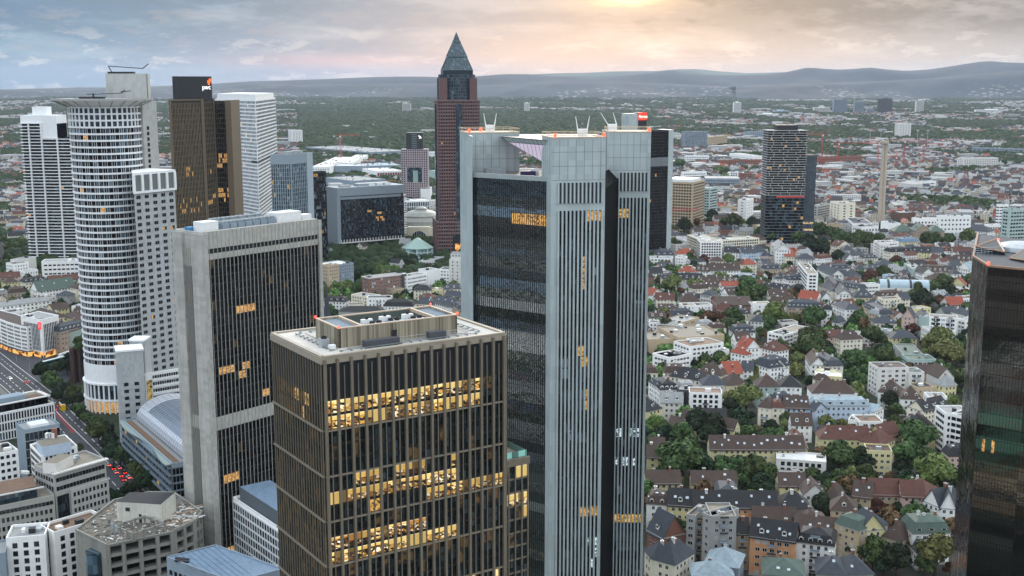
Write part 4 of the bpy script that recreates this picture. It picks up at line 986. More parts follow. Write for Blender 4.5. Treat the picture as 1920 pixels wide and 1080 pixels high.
    g = MB(); q = UY(175, 180, cy-4); g.tube((q[0], q[1], zc), (q[0], q[1], zc+3), .5); g.tube((q[0]-4, q[1], zc+2.5), (q[0]+17, q[1], zc+3.2), .2, k=4); g.tube((q[0]+17, q[1], zc+3.2), (q[0]+19, q[1], zc+5), .35, k=4); g.tube((q[0]+17, q[1]-2, zc+4), (q[0]+22, q[1]+2, zc+4.6), .25, k=4)
    g.box(q[0]-8, q[0]+6, q[1]-2, q[1]+3, zc, zc+1.0); g.build('cleaning_crane', DARKM, root)
    # slab behind
    zs = 205.5; x0 = UY(198, 145, cy+18)[0]; x1 = UY(274, 145, cy+18)[0]; x2 = UY(281, 145, cy+30)[0]
    s = MB(); s.prism([(x0, cy+18), (x1, cy+18), (x2, cy+30), (x0+6, cy+30)], 0, zs)
    sx = UY(287, 250, cy+10)[0]; s.prism([(x1-14, cy+6), (x1+1.0, cy+4), (x1+5.5, cy+17.8), (x1-12, cy+17.8)], 0, ztop+3)
    so = s.build('slab', CONC, root)
    d = MB(); F, L = frame((x1, cy+18), (x2, cy+30)); d.fb(F, 1, 3.2, 0, .1, ztop+2, zs-.3); d.build('dark_strip', DARKM, so)
    Fq, Lq = frame((x1+1.0, cy+4), (x1+5.5, cy+17.8)); pend = []; facade_windows(pend, Fq, Lq, 60, ztop-72, 34, 2.4, 2.2, 5.5, 'd', skip=lambda i, j, n, nf: i != 0, fd=.02); put_windows(so, pend)
    g = MB(); zz = zs
    q = (x0+8, cy+24); g.box(q[0]-8, q[0]+8, q[1]-2, q[1]+2, zz, zz+1.2); g.tube((q[0]-6, q[1], zz+1), (q[0]-8, q[1], zz+4.6), .3, k=4); g.tube((q[0]-8, q[1], zz+4.6), (q[0]+13, q[1], zz+3.2), .25, k=4); g.tube((q[0]+13, q[1], zz+3), (q[0]+17, q[1], zz+6), .3, k=4); g.build('cleaning_crane', DARKM, so)
    # grid-windowed wing in front right
    zw = 148.0; pw = rect3((244, 326), (249, 326.5), (326, 320), zw); occf(pw)
    w = MB(); F, L = frame(pw[0], pw[1]); D = 24
    dd = math.hypot(*pw[0]); q = [pw[0], pw[1], (pw[1][0]-F[3]*D+2, pw[1][1]+F[2]*D), (pw[0][0]*(1+D/dd)+.3, pw[0][1]*(1+D/dd))]; w.prism(q, 0, zw); wo = w.build('square_wing', GRAN, root)
    pend = []; nf = 34; fh = (zw-12)/nf
    for j in range(nf):
        for i in range(5):
            for s_ in (-.8, .8):
                u = L*(i+.5)/5+s_; pend.append((F[0]+F[2]*u+F[3]*.05, F[1]+F[3]*u-F[2]*.05, j*fh+1.3, math.atan2(F[3], F[2]), 1.45, 2.0, 'd' if R.random() < .985 else K['litB']))
    put_windows(wo, pend)
    fr = MB(); fr.fb(F, -.6, L+.6, .1, 1.0, zw-11.5, zw-10.2); fr.prism(inset(q, -.7), zw-.8, zw+.6)
    for i in range(6): u = L/5*i; fr.fb(F, u-.8, u+.8, .1, 1.0, zw-10.2, zw-.8)
    fr.build('top_frame', WHITEP, wo); lo = MB(); lo.fb(F, 0, L, .04, .1, zw-10.2, zw-.8); lo.build('louvres', mat('louvre_grey', '6f7472', .6, .1), wo)
    # lower blocks at the foot
    def lowblk(Lp, Cp, Rp, z, m, nm, nf, sp_, ww, wh, top=WHITEP, cap=60, z0=0):
        q = rect3(Lp, Cp, Rp, z); occf(q); o = MB(); o.prism(q, z0, z, 0); o.prism(inset(q, -.4), z, z+1.0, 1); ob = o.build(nm, [m, top], root); pend = []
        if nf:
            for FF, LL in edges(q)[:1]+edges(q)[3:]: facade_windows(pend, FF, LL, z0, z-z0-1, nf, ww, wh, sp_, 'd', fd=.02)
            put_windows(ob, pend, cap)
        return ob, q
    so2, qs = lowblk((218, 661), (268, 657), (285, 647), 58, GRAN, 'stair_block', 0, 3, 2, 2); lowblk((240, 642), (270, 640), (281, 633), 60.2, GRAN, 'lift_head', 0, 3, 2, 2); pend = []
    FF, LL = edges(qs)[3]; facade_windows(pend, FF, LL, 0, 42, 11, 2.4, 1.9, 5.4, 'd', fd=.05, skip=lambda i, j, n, nf: i < n-2); put_windows(so2, pend)
    o2, q2 = lowblk((270, 704), (272, 704), (346, 692), 41, WHITEP, 'low_wing', 0, 3, 2, 2)
    bd = MB(); pend = []
    F, L = edges(q2)[0]
    for j in range(10): bd.fb(F, 4, L, .05, .5, 2+j*3.9, 3.4+j*3.9)
    grid_face(pend, None, None, (F[0]+F[2]*4, F[1]+F[3]*4, F[2], F[3]), L-4, 2, 41, 14, 10, .3, 1.5, 0, 0, lambda i, j: K['dark'] if R.random() < .7 else K['grey']); put_windows(o2, pend, 60)
    g = MB(); g.fb(F, .6, 3.6, .05, .15, 1, 38); g.build('lit_stairwell', litglass('stair_lit', 'd8c27a', '8a7a3f', '3a3a2a', .5, .7), o2)
    bd.build('white_bands', WHITEP, o2)
w1()
# ---- generic gridded tower from three roof corners
def tower(name, label, Lp, Cp, Rp, z, wallm, nf, nL, nR, mu, mz, pu, pz, styL, styR, frm=None, z0=0, cap=100, roofm=None, top=3.0, sq=True, cat='office tower', spm=None):
    q = (rect3 if sq else quad3)(Lp, Cp, Rp, z); occf(q)
    root = thing(name, label, cat, cen(q)); b = MB(); b.prism(q, 0, z, 0, 1); b.build('wall', [wallm, roofm or ROOF['gravel']], root)
    E = edges(q); pend = []; m = MB(); s = MB()
    for (F, L), n, sty in ((E[0], nR, styR), (E[3], nL, styL)):
        if n: grid_face(pend, m, s, F, L, z0, z-top, n, nf, mu, mz, pu, pz, sty)
    for (F, L), n in ((E[1], nR), (E[2], nL)):
        if n:
            for j in range(nf+1): s.fb(F, 0, L, 0, pz, z0+(z-top-z0)/nf*j-mz/2, z0+(z-top-z0)/nf*j+mz/2)
            grid_face(pend, None, None, F, L, z0, z-top, max(2, n//2), nf, mu, mz, 0, 0, sty)
    if m.v: m.build('mullions', frm or wallm, root)
    if s.v: s.build('spandrels', spm or frm or wallm, root)
    e = MB()
    for F, L in E: e.fb(F, 0, L, -.4, .1, z, z+.9)
    e.build('parapet', frm or wallm, root)
    put_windows(root, pend, cap); return root, q, E
def rbox(root, F, u0, u1, v0, v1, z0, z1, m, nm='plant_room'):
    o = MB(); o.fb(F, u0, u1, -v1, -v0, z0, z1); return o.build(nm, m, root)
def mix(*ks):
    tot = sum(w for _, w in ks)
    def f(i, j):
        r = R.random()*tot
        for k, w in ks:
            r -= w
            if r <= 0: return K.get(k, k)
        return K.get(ks[0][0], ks[0][0])
    return f
# ---- terraced residential tower, far left
def grand():
    z1, z2, z3 = 141.0, 165.0, 174.0
    root = thing('apartment_tower', 'white terraced apartment tower with thin curved balcony slabs, far left of the skyline', 'apartment tower', (0, 0, 0))
    Y = 1290.0; X = lambda px, y=Y: UY(px, 300, y)[0]
    root.location = (X(92), Y+15, 0); bpy.context.view_layer.update()
    xa, xb, xc, xd = X(44), X(82), X(110), X(133)
    occ_poly([(xa-4, Y), (xd+4, Y), (xd+4, Y+34), (xa-4, Y+34)], 3)
    b = MB(); b.box(xa+1, xc, Y+1, Y+30, 0, z2-9, 0); b.box(xc-.1, xd-1, Y+1, Y+28, 0, z1, 0); b.build('core', G_blue, root)
    w = MB(); w.box(X(81), X(110), Y+.2, Y+30.5, z1-1, z2, 0); w.box(X(43), X(81)-.05, Y+.4, Y+30.4, z2-9, z2, 0); w.box(X(61), X(88), Y+8, Y+22, z2, z3, 0); w.build('white_top', WHITEP, root)
    s = MB(); n = 54; nfl = 44
    for j in range(nfl+1):
        z = 6+j*(z2-15)/nfl; xr = xd if z < z1 else X(81)
        m = 14; front = []
        for i in range(m+1):
            x = xa-1.2+(xr+2.4-xa)*i/m; front.append((x, Y-1.0-1.6*math.sin(PI*((i*2.0/m*2) % 1.0))+0.0*i, 0))
        pts = [(x, y) for x, y, _ in front]+[(xr+1.6, Y+28), (xa-1.6, Y+28)]
        s.prism(pts, z, z+.75)
    s.build('balcony_slabs', WHITEP, root)
    p = MB()
    for px in (58, 81, 110):
        x = X(px); p.box(x-.7, x+.7, Y-1.6, Y+.5, 0, z2-9 if px < 100 else z1)
    p.build('pilasters', WHITEP, root)
    pend = []
    for j in range(nfl):
        z = 6+j*(z2-15)/nfl+.75; xr = xd if z < z1 else X(81)
        for i in range(int((xr-xa)/3.2)):
            pend.append((xa+2+i*3.2, Y+.9, z, 0, 2.8, 2.3, K['litC'] if R.random() < .006 else K['dark'] if R.random() < .7 else K['blue']))
    put_windows(root, pend)
grand()
# ---- bronze tower with black roof box
def t185():
    root, q, E = tower('office_tower', 'brown bronze gridded tower with a black roof box carrying a small orange sign', (316, 189), (378, 188), (399, 187), 186.0, BRONZE_D, 44, 22, 7, .5, .9, .5, .3,
        lambda i, j: K['litC'] if (j in (30, 31) and 7 < i < 14 or j in (24, 25) and R.random() < .35 or j == 23 and 2 < i < 18) and R.random() < .5 else K['teal'] if R.random() < .93 else K['dimA'],
        lambda i, j: K['litC'] if j in (25, 24, 30) and R.random() < .5 else K['teal'], frm=mat('bronze_grid', '786b56', .5, .08, metal=.25), sq=False, top=2.0, spm=mat('bronze_spandrel', '453d32', .5, .1))
    F, L = E[3]; col = MB()
    for u in (0.1, L-1.6): col.fb(F, u, u+1.6, .3, 1.1, 0, 187)
    F2, L2 = E[0]
    for u in (0, L2-1.6): col.fb(F2, u, u+1.6, .3, 1.1, 0, 187)
    Y = q[1][1]+6; X = lambda px: UY(px, 300, Y)[0]
    col.box(X(427), X(438), Y-2, Y+30, 0, 185.5); col.build('corner_piers', mat('bronze_pier', '6f6250', .5, .06, metal=.2), root)
    b = MB(); b.box(X(396), X(428), Y, Y+28, 0, 185); bo = b.build('dark_wing', BRONZE_D, root)
    pend = []; m = MB()
    grid_face(pend, m, m, (X(400), Y, 1, 0), X(427)-X(400), 0, 183, 8, 44, .35, .8, .3, .25, lambda i, j: K['litC'] if (j in (24, 25, 26, 31, 32, 33)) and R.random() < .6 else K['dark']); m.build('mullions', mat('bronze_mullion', '3d352b', .5, .08), bo); put_windows(bo, pend, 60)
    bx = rbox(root, (q[3][0], q[3][1], E[3][0][2], E[3][0][3]), E[3][1]*.42, E[3][1]*1.42, 3, 11, 186, 205.0, DARKM, 'roof_box')
    F = E[3][0]; s0 = (q[3][0]+F[2]*E[3][1]*1.42, q[3][1]+F[3]*E[3][1]*1.42)
    sign_text('pwc', mat('sign_white', 'f4f4f4', .5, 0, emit='ffffff', es=.9), 5.6, (s0[0]-F[2]*10.5+F[3]*(-2.8), s0[1]-F[3]*10.5-F[2]*(-2.8), 194.6), math.atan2(F[3], F[2]), root)
    o = MB()
    for dx, dz, w, h, in ((-4.6, 199.6, 2.6, 2.2), (-3.0, 200.6, 2.4, 2.6), (-4.0, 198.2, 1.6, 1.6)): o.fb((s0[0], s0[1], F[2], F[3]), dx, dx+w, -2.9, -2.75, dz, dz+h)
    o.build('sign_mark', mat('sign_orange', 'ff6a2a', .5, 0, emit='ff6a30', es=1.0), root)
def sign_text(txt, m, size, loc, ang, parent, ext=.12, name='lettering', bold=False, sx=1.0):
    cu = bpy.data.curves.new(name, 'FONT'); cu.body = txt; cu.size = size; cu.extrude = ext
    if bold: cu.offset = size*.012
    tmp = bpy.data.objects.new(name, cu); C.objects.link(tmp); dg = bpy.context.evaluated_depsgraph_get()
    me = bpy.data.meshes.new_from_object(tmp.evaluated_get(dg)); bpy.data.objects.remove(tmp); me.materials.clear(); me.materials.append(m)
    o = bpy.data.objects.new(name, me); C.objects.link(o); o.parent = parent; q = loc_of(parent)
    o.location = (loc[0]-q[0], loc[1]-q[1], loc[2]-q[2]); o.rotation_euler = (PI/2, 0, ang); o.scale = (sx, 1, 1); return o
t185()
# ---- white lattice tower
def one():
    fr = WHITEP
    root, q, E = tower('office_tower', 'white lattice tower with narrow windows and blank white top storey beside the bronze tower', (404, 186), (479, 188), (516, 184), 181.0, fr, 44, 34, 16, .75, 1.4, .35, .4, mix(('grey', 5), ('blue', 4), ('litA', .12)), mix(('grey', 4), ('blue', 5)), frm=fr, sq=False, top=.5)
    F, L = E[3]; b = MB(); qq = inset(q, 2.0); b.prism(qq, 181, 187.5); b.build('roof_box', WHITE, root)
    F, L = E[0]; d = MB(); d.fb(F, .0, L, .1, .55, 112, 114.6); F, L = E[3]; d.fb(F, L*.86, L, .1, .55, 112, 114.6); d.build('dark_gap', DARKM, root)  # dark strip across the white lattice faces
one()
# ---- twin grey blue towers
def pollux():
    root, q, E = tower('office_tower', 'pale blue grey office tower with rounded vertical ribs and a blank top band', (507, 291), (545, 291), (585, 287), 127.0, mat('bluegrey_panel', '8d9ba4', .5, .06), 28, 9, 12, .6, .4, .5, .15, mix(('blue', 5), ('grey', 3), ('litB', .1)), mix(('blue', 5), ('grey', 3), ('litB', .12)), sq=False, top=9.0, frm=mat('rib_bluegrey', '93a2ab', .5, .05))
    F, L = E[0]
    for u in (3, 12, 22): rbox(root, F, u, u+7, 4, 10, 127, 130.5, METAL)
    o = MB(); o.fb(F, L*.72, L, 0, .6, 40, 128); o.build('blank_panel', mat('bluegrey_light', 'a3b1b8', .5, .05), root)
    root, q, E = tower('office_tower', 'dark glass lower tower in front of the pale ribbed twin', (570, 324), (574, 325), (611, 322), 105.0, DARKM, 27, 2, 14, .3, .5, .2, .1, K['dark'], lambda i, j: K['litB'] if (j == 26 and 2 < i < 8) or R.random() < .01 else K['dark'] if R.random() < .7 else K['grey'], top=1.0)

pollux()
# ---- broad dark glass block with a grey hood
def kap():
    z = 78.0; q = rect3((629, 372), (633, 373.5), (757, 366), z-13); occf(q); zt = z
    root = thing('office_block', 'broad dark glass office block with a grey overhanging top band and white colonnade storey', 'office block', cen(q))
    b = MB(); b.prism(inset(q, .4), 0, z-9); b.build('core', DARKM, root); E = edges(q); F, L = E[0]; F3, L3 = E[3]; D = E[1][1]; D = max(D, 30)
    pend = []; m = MB(); s = MB(); back = 0
    grid_face(pend, m, s, F, L, 16, z-14, 46, 17, .12, .4, .12, .1, lambda i, j: K['litC'] if (j == 10 and 26 < i < 30) or (j in (7, 8) and 25 < i < 32 and R.random() < .5) else K['litB'] if j in (11,) and 19 < i < 23 else K['dark'] if R.random() < .6 else K['blue'])
    grid_face(pend, m, s, F, L, 0, 12, 24, 3, .25, .3, .2, .1, mix(('blue', 1), ('dark', 3)))
    m.build('mullions', mat('mull_grey', '59636b', .5, .05), root); s.build('spandrels', DARKM, root); put_windows(root, pend)
    g = mat('hood_grey', '8b979f', .5, .06, .3)
    h = MB(); h.fb(F, -1, L+1, -D, 1.2, z-10, z); h.fb(F, -1.5, 3.0, -D, 1.0, 0, z-10); h.fb(F, 3, L-4, .1, .6, z-14, z-11); h.build('hood', g, root)
    c = MB(); c.fb(F, 0, L, 0, 1.6, 12, 13.2)
    for i in range(22): u = 3+(L-4)/22*i; c.fb(F, u-.35, u+.35, .2, 1.2, 13.2, 16.5)
    Fr, Lr = E[1]
    for j in range(17): c.fb(F, L, L+4.5, -12, -1, 18+j*2.9, 18.9+j*2.9)
    c.build('white_frame', WALL['pale'], root)
    rbox(root, F, L*.35, L*.85, 8, 20, z, z+3, METAL); rbox(root, F, L*.1, L*.25, 8, 16, z, z+2, WALL['grey'])
    for k in range(3): rbox(root, F, L*(.5+.12*k), L*(.58+.12*k), 3, 6, z, z+2.4, WHITE, 'roof_unit')
kap()
# ---- pointed fair tower
def messe():
    Y0 = 1370.0; cx = UY(857.5, 300, Y0)[0]; root = thing('office_tower', 'tall red granite skyscraper with a blue glass drum and pointed pyramid roof', 'skyscraper', (cx, Y0, 0))
    hw = 23.5; occ_poly([(cx-30, Y0-30), (cx+30, Y0-30), (cx+30, Y0+30), (cx-30, Y0+30)], 3)
    ang = math.radians(8); ca, sa = math.cos(ang), math.sin(ang)
    def sq(r, cut=0):
        p = [(-r+cut, -r), (r-cut, -r), (r, -r+cut), (r, r-cut), (r-cut, r), (-r+cut, r), (-r, r-cut), (-r, -r+cut)] if cut else [(-r, -r), (r, -r), (r, r), (-r, r)]
        return [(cx+x*ca-y*sa, Y0+x*sa+y*ca) for x, y in p]
    pend = []; st = MB(); m = MB(); s = MB(); gl = MB()
    st.prism(sq(27.5), 0, 42); st.prism(sq(23.8), 42, 180)
    for sx, sy in ((-1, -1), (1, -1), (1, 1), (-1, 1)): x, y = 17.0*sx, 17.0*sy; x, y = cx+x*ca-y*sa, Y0+x*sa+y*ca; st.prism([(x+q*ca-w*sa, y+q*sa+w*ca) for q, w in ((-4.3, -4.3), (4.3, -4.3), (4.3, 4.3), (-4.3, 4.3))], 180, 205)
    gl.lathe(cx, Y0, [(20.8, 180), (20.8, 209), (0, 209)], 36); gl.prism(sq(17.0), 209, 214)
    def face(pts, z0, z1, nu, nf, k):
        for i, (F, L) in enumerate(edges(pts)):
            if L < 3 : continue
            vis = facing(F, -.1)
            if vis: grid_face(pend, m, s, F, L, z0, z1, nu, nf, L/nu*.42, (z1-z0)/nf*.45, .25, .25, k)
    kk = lambda i, j: K['litC'] if R.random() < .008 else K['blue'] if 6 < i < 11 and R.random() < .5 else K['dark']
    face(sq(23.8), 42, 180, 17, 36, kk); face(sq(27.5), 4, 42, 20, 9, kk)
    st.build('granite_wall', REDG, root); m.build('piers', REDG, root); s.build('spandrels', mat('granite_band', '806866', .6, .1), root)
    gl.build('glass_drum', mat('drum_core', '202c33', .4, .1), root)
    bl = MB()
    for F, L in edges(sq(23.4)):
        if facing(F, -.1): bl.fb(F, L/2-3.4, L/2+3.4, .2, 2.4, 42, 176)
    bl.build('glass_bay', G_blue, root)
    dr = MB(); pd = []
    for j in range(9): z = 181+j*3.5; dr.lathe(cx, Y0, [(20.8, z-.25), (21.3, z-.25), (21.3, z+.25), (20.8, z+.25)], 36)
    for i in range(48):
        a = 2*PI*i/48; F = (cx+20.8*math.cos(a), Y0+20.8*math.sin(a), -math.sin(a), math.cos(a)); dr.fb(F, -.12, .12, 0, .35, 180, 209)
        if PI < a < 2*PI:
            for j in range(8): am = a+PI/48; pend.append((cx+20.85*math.cos(am), Y0+20.85*math.sin(am), 181.4+j*3.5, am+PI/2, 2.4, 2.8, K['blue'] if R.random() < .85 else K['grey']))
    dr.build('drum_rings', mat('steel_dark', '4f5d66', .4, .05, metal=.4), root)
    # pyramid in three steps with ribs
    pz = [(17.0, 214, 11.0, 228.5), (11.3, 229.3, 4.4, 245), (4.6, 245.6, 2.6, 249), (2.8, 249.5, .1, 256.5)]
    py = MB(); rb_ = MB()
    for r0, z0, r1, z1 in pz:
        a, b = sq(r0), sq(r1)
        for i in range(4):
            j = (i+1) % 4; py.quad((*a[i], z0), (*a[j], z0), (*b[j], z1), (*b[i], z1)); n = 11
            for k in range(n+1):
                t_ = k/n; rb_.tube((a[i][0]+(a[j][0]-a[i][0])*t_, a[i][1]+(a[j][1]-a[i][1])*t_, z0), (b[i][0]+(b[j][0]-b[i][0])*t_, b[i][1]+(b[j][1]-b[i][1])*t_, z1), .16, k=3)
            rb_.tube((*a[i], z0), (*a[j], z0), .4, k=4)
            for q in range(1, 6):
                t_ = q/6; aa = [(a[w][0]+(b[w][0]-a[w][0])*t_, a[w][1]+(b[w][1]-a[w][1])*t_, z0+(z1-z0)*t_) for w in (i, j)]; rb_.tube(aa[0], aa[1], .13, k=3)
        py.prism(sq(r1*1.05), z1-.3, z1+.6)
    py.build('pyramid_roof', glass('pyramid_glass', '2f444d', .1, .6, (2, 3)), root); rb_.build('pyramid_ribs', mat('steel_teal', '51656b', .4, .05, metal=.4), root)
    # portal with the warm hall light
    F, L = edges(sq(27.5))[0]; o = MB(); o.fb(F, L/2-8.5, L/2+8.5, .3, .6, 0, 27); o.build('portal_recess', DARKM, root)
    o = MB(); o.fb(F, L/2-6, L/2+6, .6, .75, 0, 17); o.build('lit_portal', litglass('portal_lit', 'ffc26a', 'c9742a', '4a2a10', 1.0, .35), root)
    put_windows(root, pend)
messe()
# ---- square-holed gate tower
def torhaus():
    Y = 1950.0; X = lambda px: UY(px, 300, Y)[0]; Z = lambda py: UY(780, py, Y)[2]
    root = thing('office_tower', 'pink grey gatehouse tower of small square windows with a square opening and dark top cube', 'office tower', ((X(752)+X(803))/2, Y+14, 0))
    x0, x1 = X(752), X(802); zt = Z(280); occ_poly([(x0, Y), (x1, Y), (x1, Y+30), (x0, Y+30)], 3)
    m = mat('gate_stone', 'a5979b', .7, .05); b = MB(); ho = (X(763), X(791), Z(342), Z(314))
    b.box(x0, ho[0], Y, Y+28, 0, zt); b.box(ho[1], x1, Y, Y+28, 0, zt); b.box(ho[0], ho[1], Y, Y+28, 0, ho[2]); b.box(ho[0], ho[1], Y, Y+28, ho[3], zt); b.build('wall', m, root)
    g = MB(); g.box(ho[0], ho[1], Y+1, Y+2, ho[2], ho[3]); g.build('glass_hall', G_blue, root)
    k = MB(); k.box(X(774), X(783), Y+.6, Y+.9, ho[2], Z(320)); k.build('lift_shaft', mat('pale_green', '93aaa2', .5, .1), root)
    n = 12; d = (x1-x0)/n; pend = []; nz = int(zt/d)
    for j in range(nz):
        for i in range(n):
            x, z = x0+(i+.5)*d, zt-(j+.5)*d
            if ho[0]-1 < x < ho[1]+1 and ho[2]-1 < z < ho[3]+1: continue
            pend.append((x, Y-.03, z-d*.28, 0, d*.55, d*.55, K['dark']))
    put_windows(root, pend)
    t = MB(); t.box(X(762), X(793), Y+2, Y+26, zt, Z(249)); to = t.build('dark_cube', mat('cube_dark', '2c3034', .5, .1), root)
    e = MB(); 
    for q in range(8): e.box(X(772), X(782), Y+1.8, Y+2, Z(277)+q*3.0, Z(277)+q*3.0+1.2)
    e.build('louvres', mat('louvre_pale', '6f7c7c', .5, .1), to)
    e = MB(); x, z = X(787.5), Z(257.5)
    for dx, dz in ((-1.4, 2.2), (.6, 1.0), (-.2, -1.4), (2.0, -.8)): e.box(x+dx-1, x+dx+1, Y+1.7, Y+1.95, z+dz-1, z+dz+1)
    e.build('sign_mark', mat('sign_cream', 'f2efe6', .5, 0, emit='fffaf0', es=.7), to)
torhaus()
# ---- dark hotel tower behind the silver one
def marriott():
    root, q, E = tower('hotel_tower', 'dark hotel tower with a pale edge and a red lit sign on its roof block', (1180, 246), (1186, 247), (1254, 245), 146.0, DARKM, 40, 2, 22, .2, .5, .15, .1, K['dark'], lambda i, j: K['litB'] if R.random() < .012 else K['dark'], top=1.0, cat='hotel')
    F, L = E[0]; o = MB(); o.fb(F, L-.2, L+7.0, -20, .4, 0, 147); o.build('pale_edge', SILVER, root)
    lv = MB()
    for i in range(30): u = L*.3+i*L*.7/30; lv.fb(F, u, u+.55, .3, .5, 106, 116)
    lv.build('louvres', METAL, root)
    P = lambda px: (UY(px, 240, q[0][1])[0]-q[0][0])
    b = MB(); b.fb(F, P(1177)-1, P(1197), -12, .2, 146, 166); b.fb(F, P(1197)+.5, P(1199), -12, .1, 146, 166); bo = b.build('roof_block', SILVER, root)
    b = MB(); b.fb(F, P(1199), P(1220), -12, .2, 146, 167); b.build('sign_tower', DARKM, root)
    s = MB(); s.fb(F, P(1199.5), P(1219.5), .2, .5, 158.5, 167.2); s.build('sign_panel', mat('sign_red', 'b5342a', .5, 0, emit='e8442c', es=.9), root)
    u = P(1200); sign_text('Marriott', mat('sign_peach', 'ffd9c8', .5, 0, emit='ffe0d0', es=1.3), 4.6, (F[0]+F[2]*u+F[3]*.7, F[1]+F[3]*u-F[2]*.7, 161), math.atan2(F[3], F[2]), root, sx=.78)
marriott()
# ---- mirror tower at the right edge
def mirror():
    z = 152.0; a = U(1824, 481, z); b_ = U(1853, 499, z); c = U(1990, 512, z); d = (c[0]+30, c[1]+50); e = (a[0]*1.16+1, a[1]*1.16)
    pts = [a, b_, c, d, e]; occf(pts)
    root = thing('office_tower', 'nearly black mirror glass tower with sloping roof edges, right edge of the picture', 'office tower', cen(pts))
    co = MB(); co.prism(inset(pts, .3), 0, z-.3); co.build('core', DARKM, root)
    pend = []; m = MB(); E = edges(pts); nz = 42
    for k, n in ((0, 6), (1, 22), (4, 18)):
        F, L = E[k]; grid_face(pend, m, m, F, L, 0, z-.2, n, nz, .09, .12, .08, .08, lambda i, j: K['litC'] if (k == 1 and j == 28 and i in (2, 5)) or (k == 1 and j in (2,) and i < 4) else K['red'])
    put_windows(root, pend); m.build('mullions', mat('mullion_black', '0c0a0a', .5, .02), root)
    r = MB(); r.prism(inset(pts, .8), z-.5, z-.1); r.build('roof', ROOF['slate'], root)
    cp_ = mat('coping_bronze', '9a7a63', .5, .05); t = MB()
    for k in (0, 1, 4): F, L = E[k]; t.fb(F, 0, L, -.4, .15, z-.2, z+.35)
    t.build('coping', cp_, root)
    # raised triangular roof forms
    def wedge(P1, P2, P3, h1, h2, h3):
        w = MB(); p = [U(*P1, z), U(*P2, z), U(*P3, z)]; top = [(p[0][0], p[0][1], z+h1), (p[1][0], p[1][1], z+h2), (p[2][0], p[2][1], z+h3)]
        w.poly(top, 1)
        for i in range(3): j = (i+1) % 3; w.quad((*p[i], z-.2), (*p[j], z-.2), top[j], top[i])
        for i in range(3): w.tube(top[i], top[(i+1) % 3], .28, 2, 4)
        w.build('roof_prism', [mat('prism_glass', '20262a', .15, .1, spec=.6), mat('prism_top', '2a2f32', .5, .1, metal=.2), cp_], root)
    wedge((1829, 472), (1884, 478), (1868, 464), 1.6, .8, 2.6); wedge((1893, 486), (1935, 470), (1985, 505), .3, 1.8, 1.2)
    p = U(1905, 470, z); g = MB(); g.lathe(p[0]+3, p[1]+2, [(8, z), (7.6, z+1.2), (5, z+2.0), (0, z+2.3)], 18); g.build('roof_canopy', METAL, root)
    rr = MB(); F, L = frame(U(1826, 478, z), U(1880, 474, z))
    for zz in (.6, 1.2, 1.8): rr.tube((F[0], F[1], z+zz), (F[0]+F[2]*L, F[1]+F[3]*L, z+zz), .07, k=4)
    for i in range(9): x, y = F[0]+F[2]*L*i/8, F[1]+F[3]*L*i/8; rr.tube((x, y, z), (x, y, z+1.8), .06, k=4)
    rr.build('railing', METAL, root)
    for px, py in ((1872, 455), (1853, 499)): q = U(px, py, z); o = MB(); o.lathe(q[0], q[1], [(.3, z+.3), (.35, z+1), (0, z+1.3)], 8); o.build('beacon', RED_L, root)
mirror()
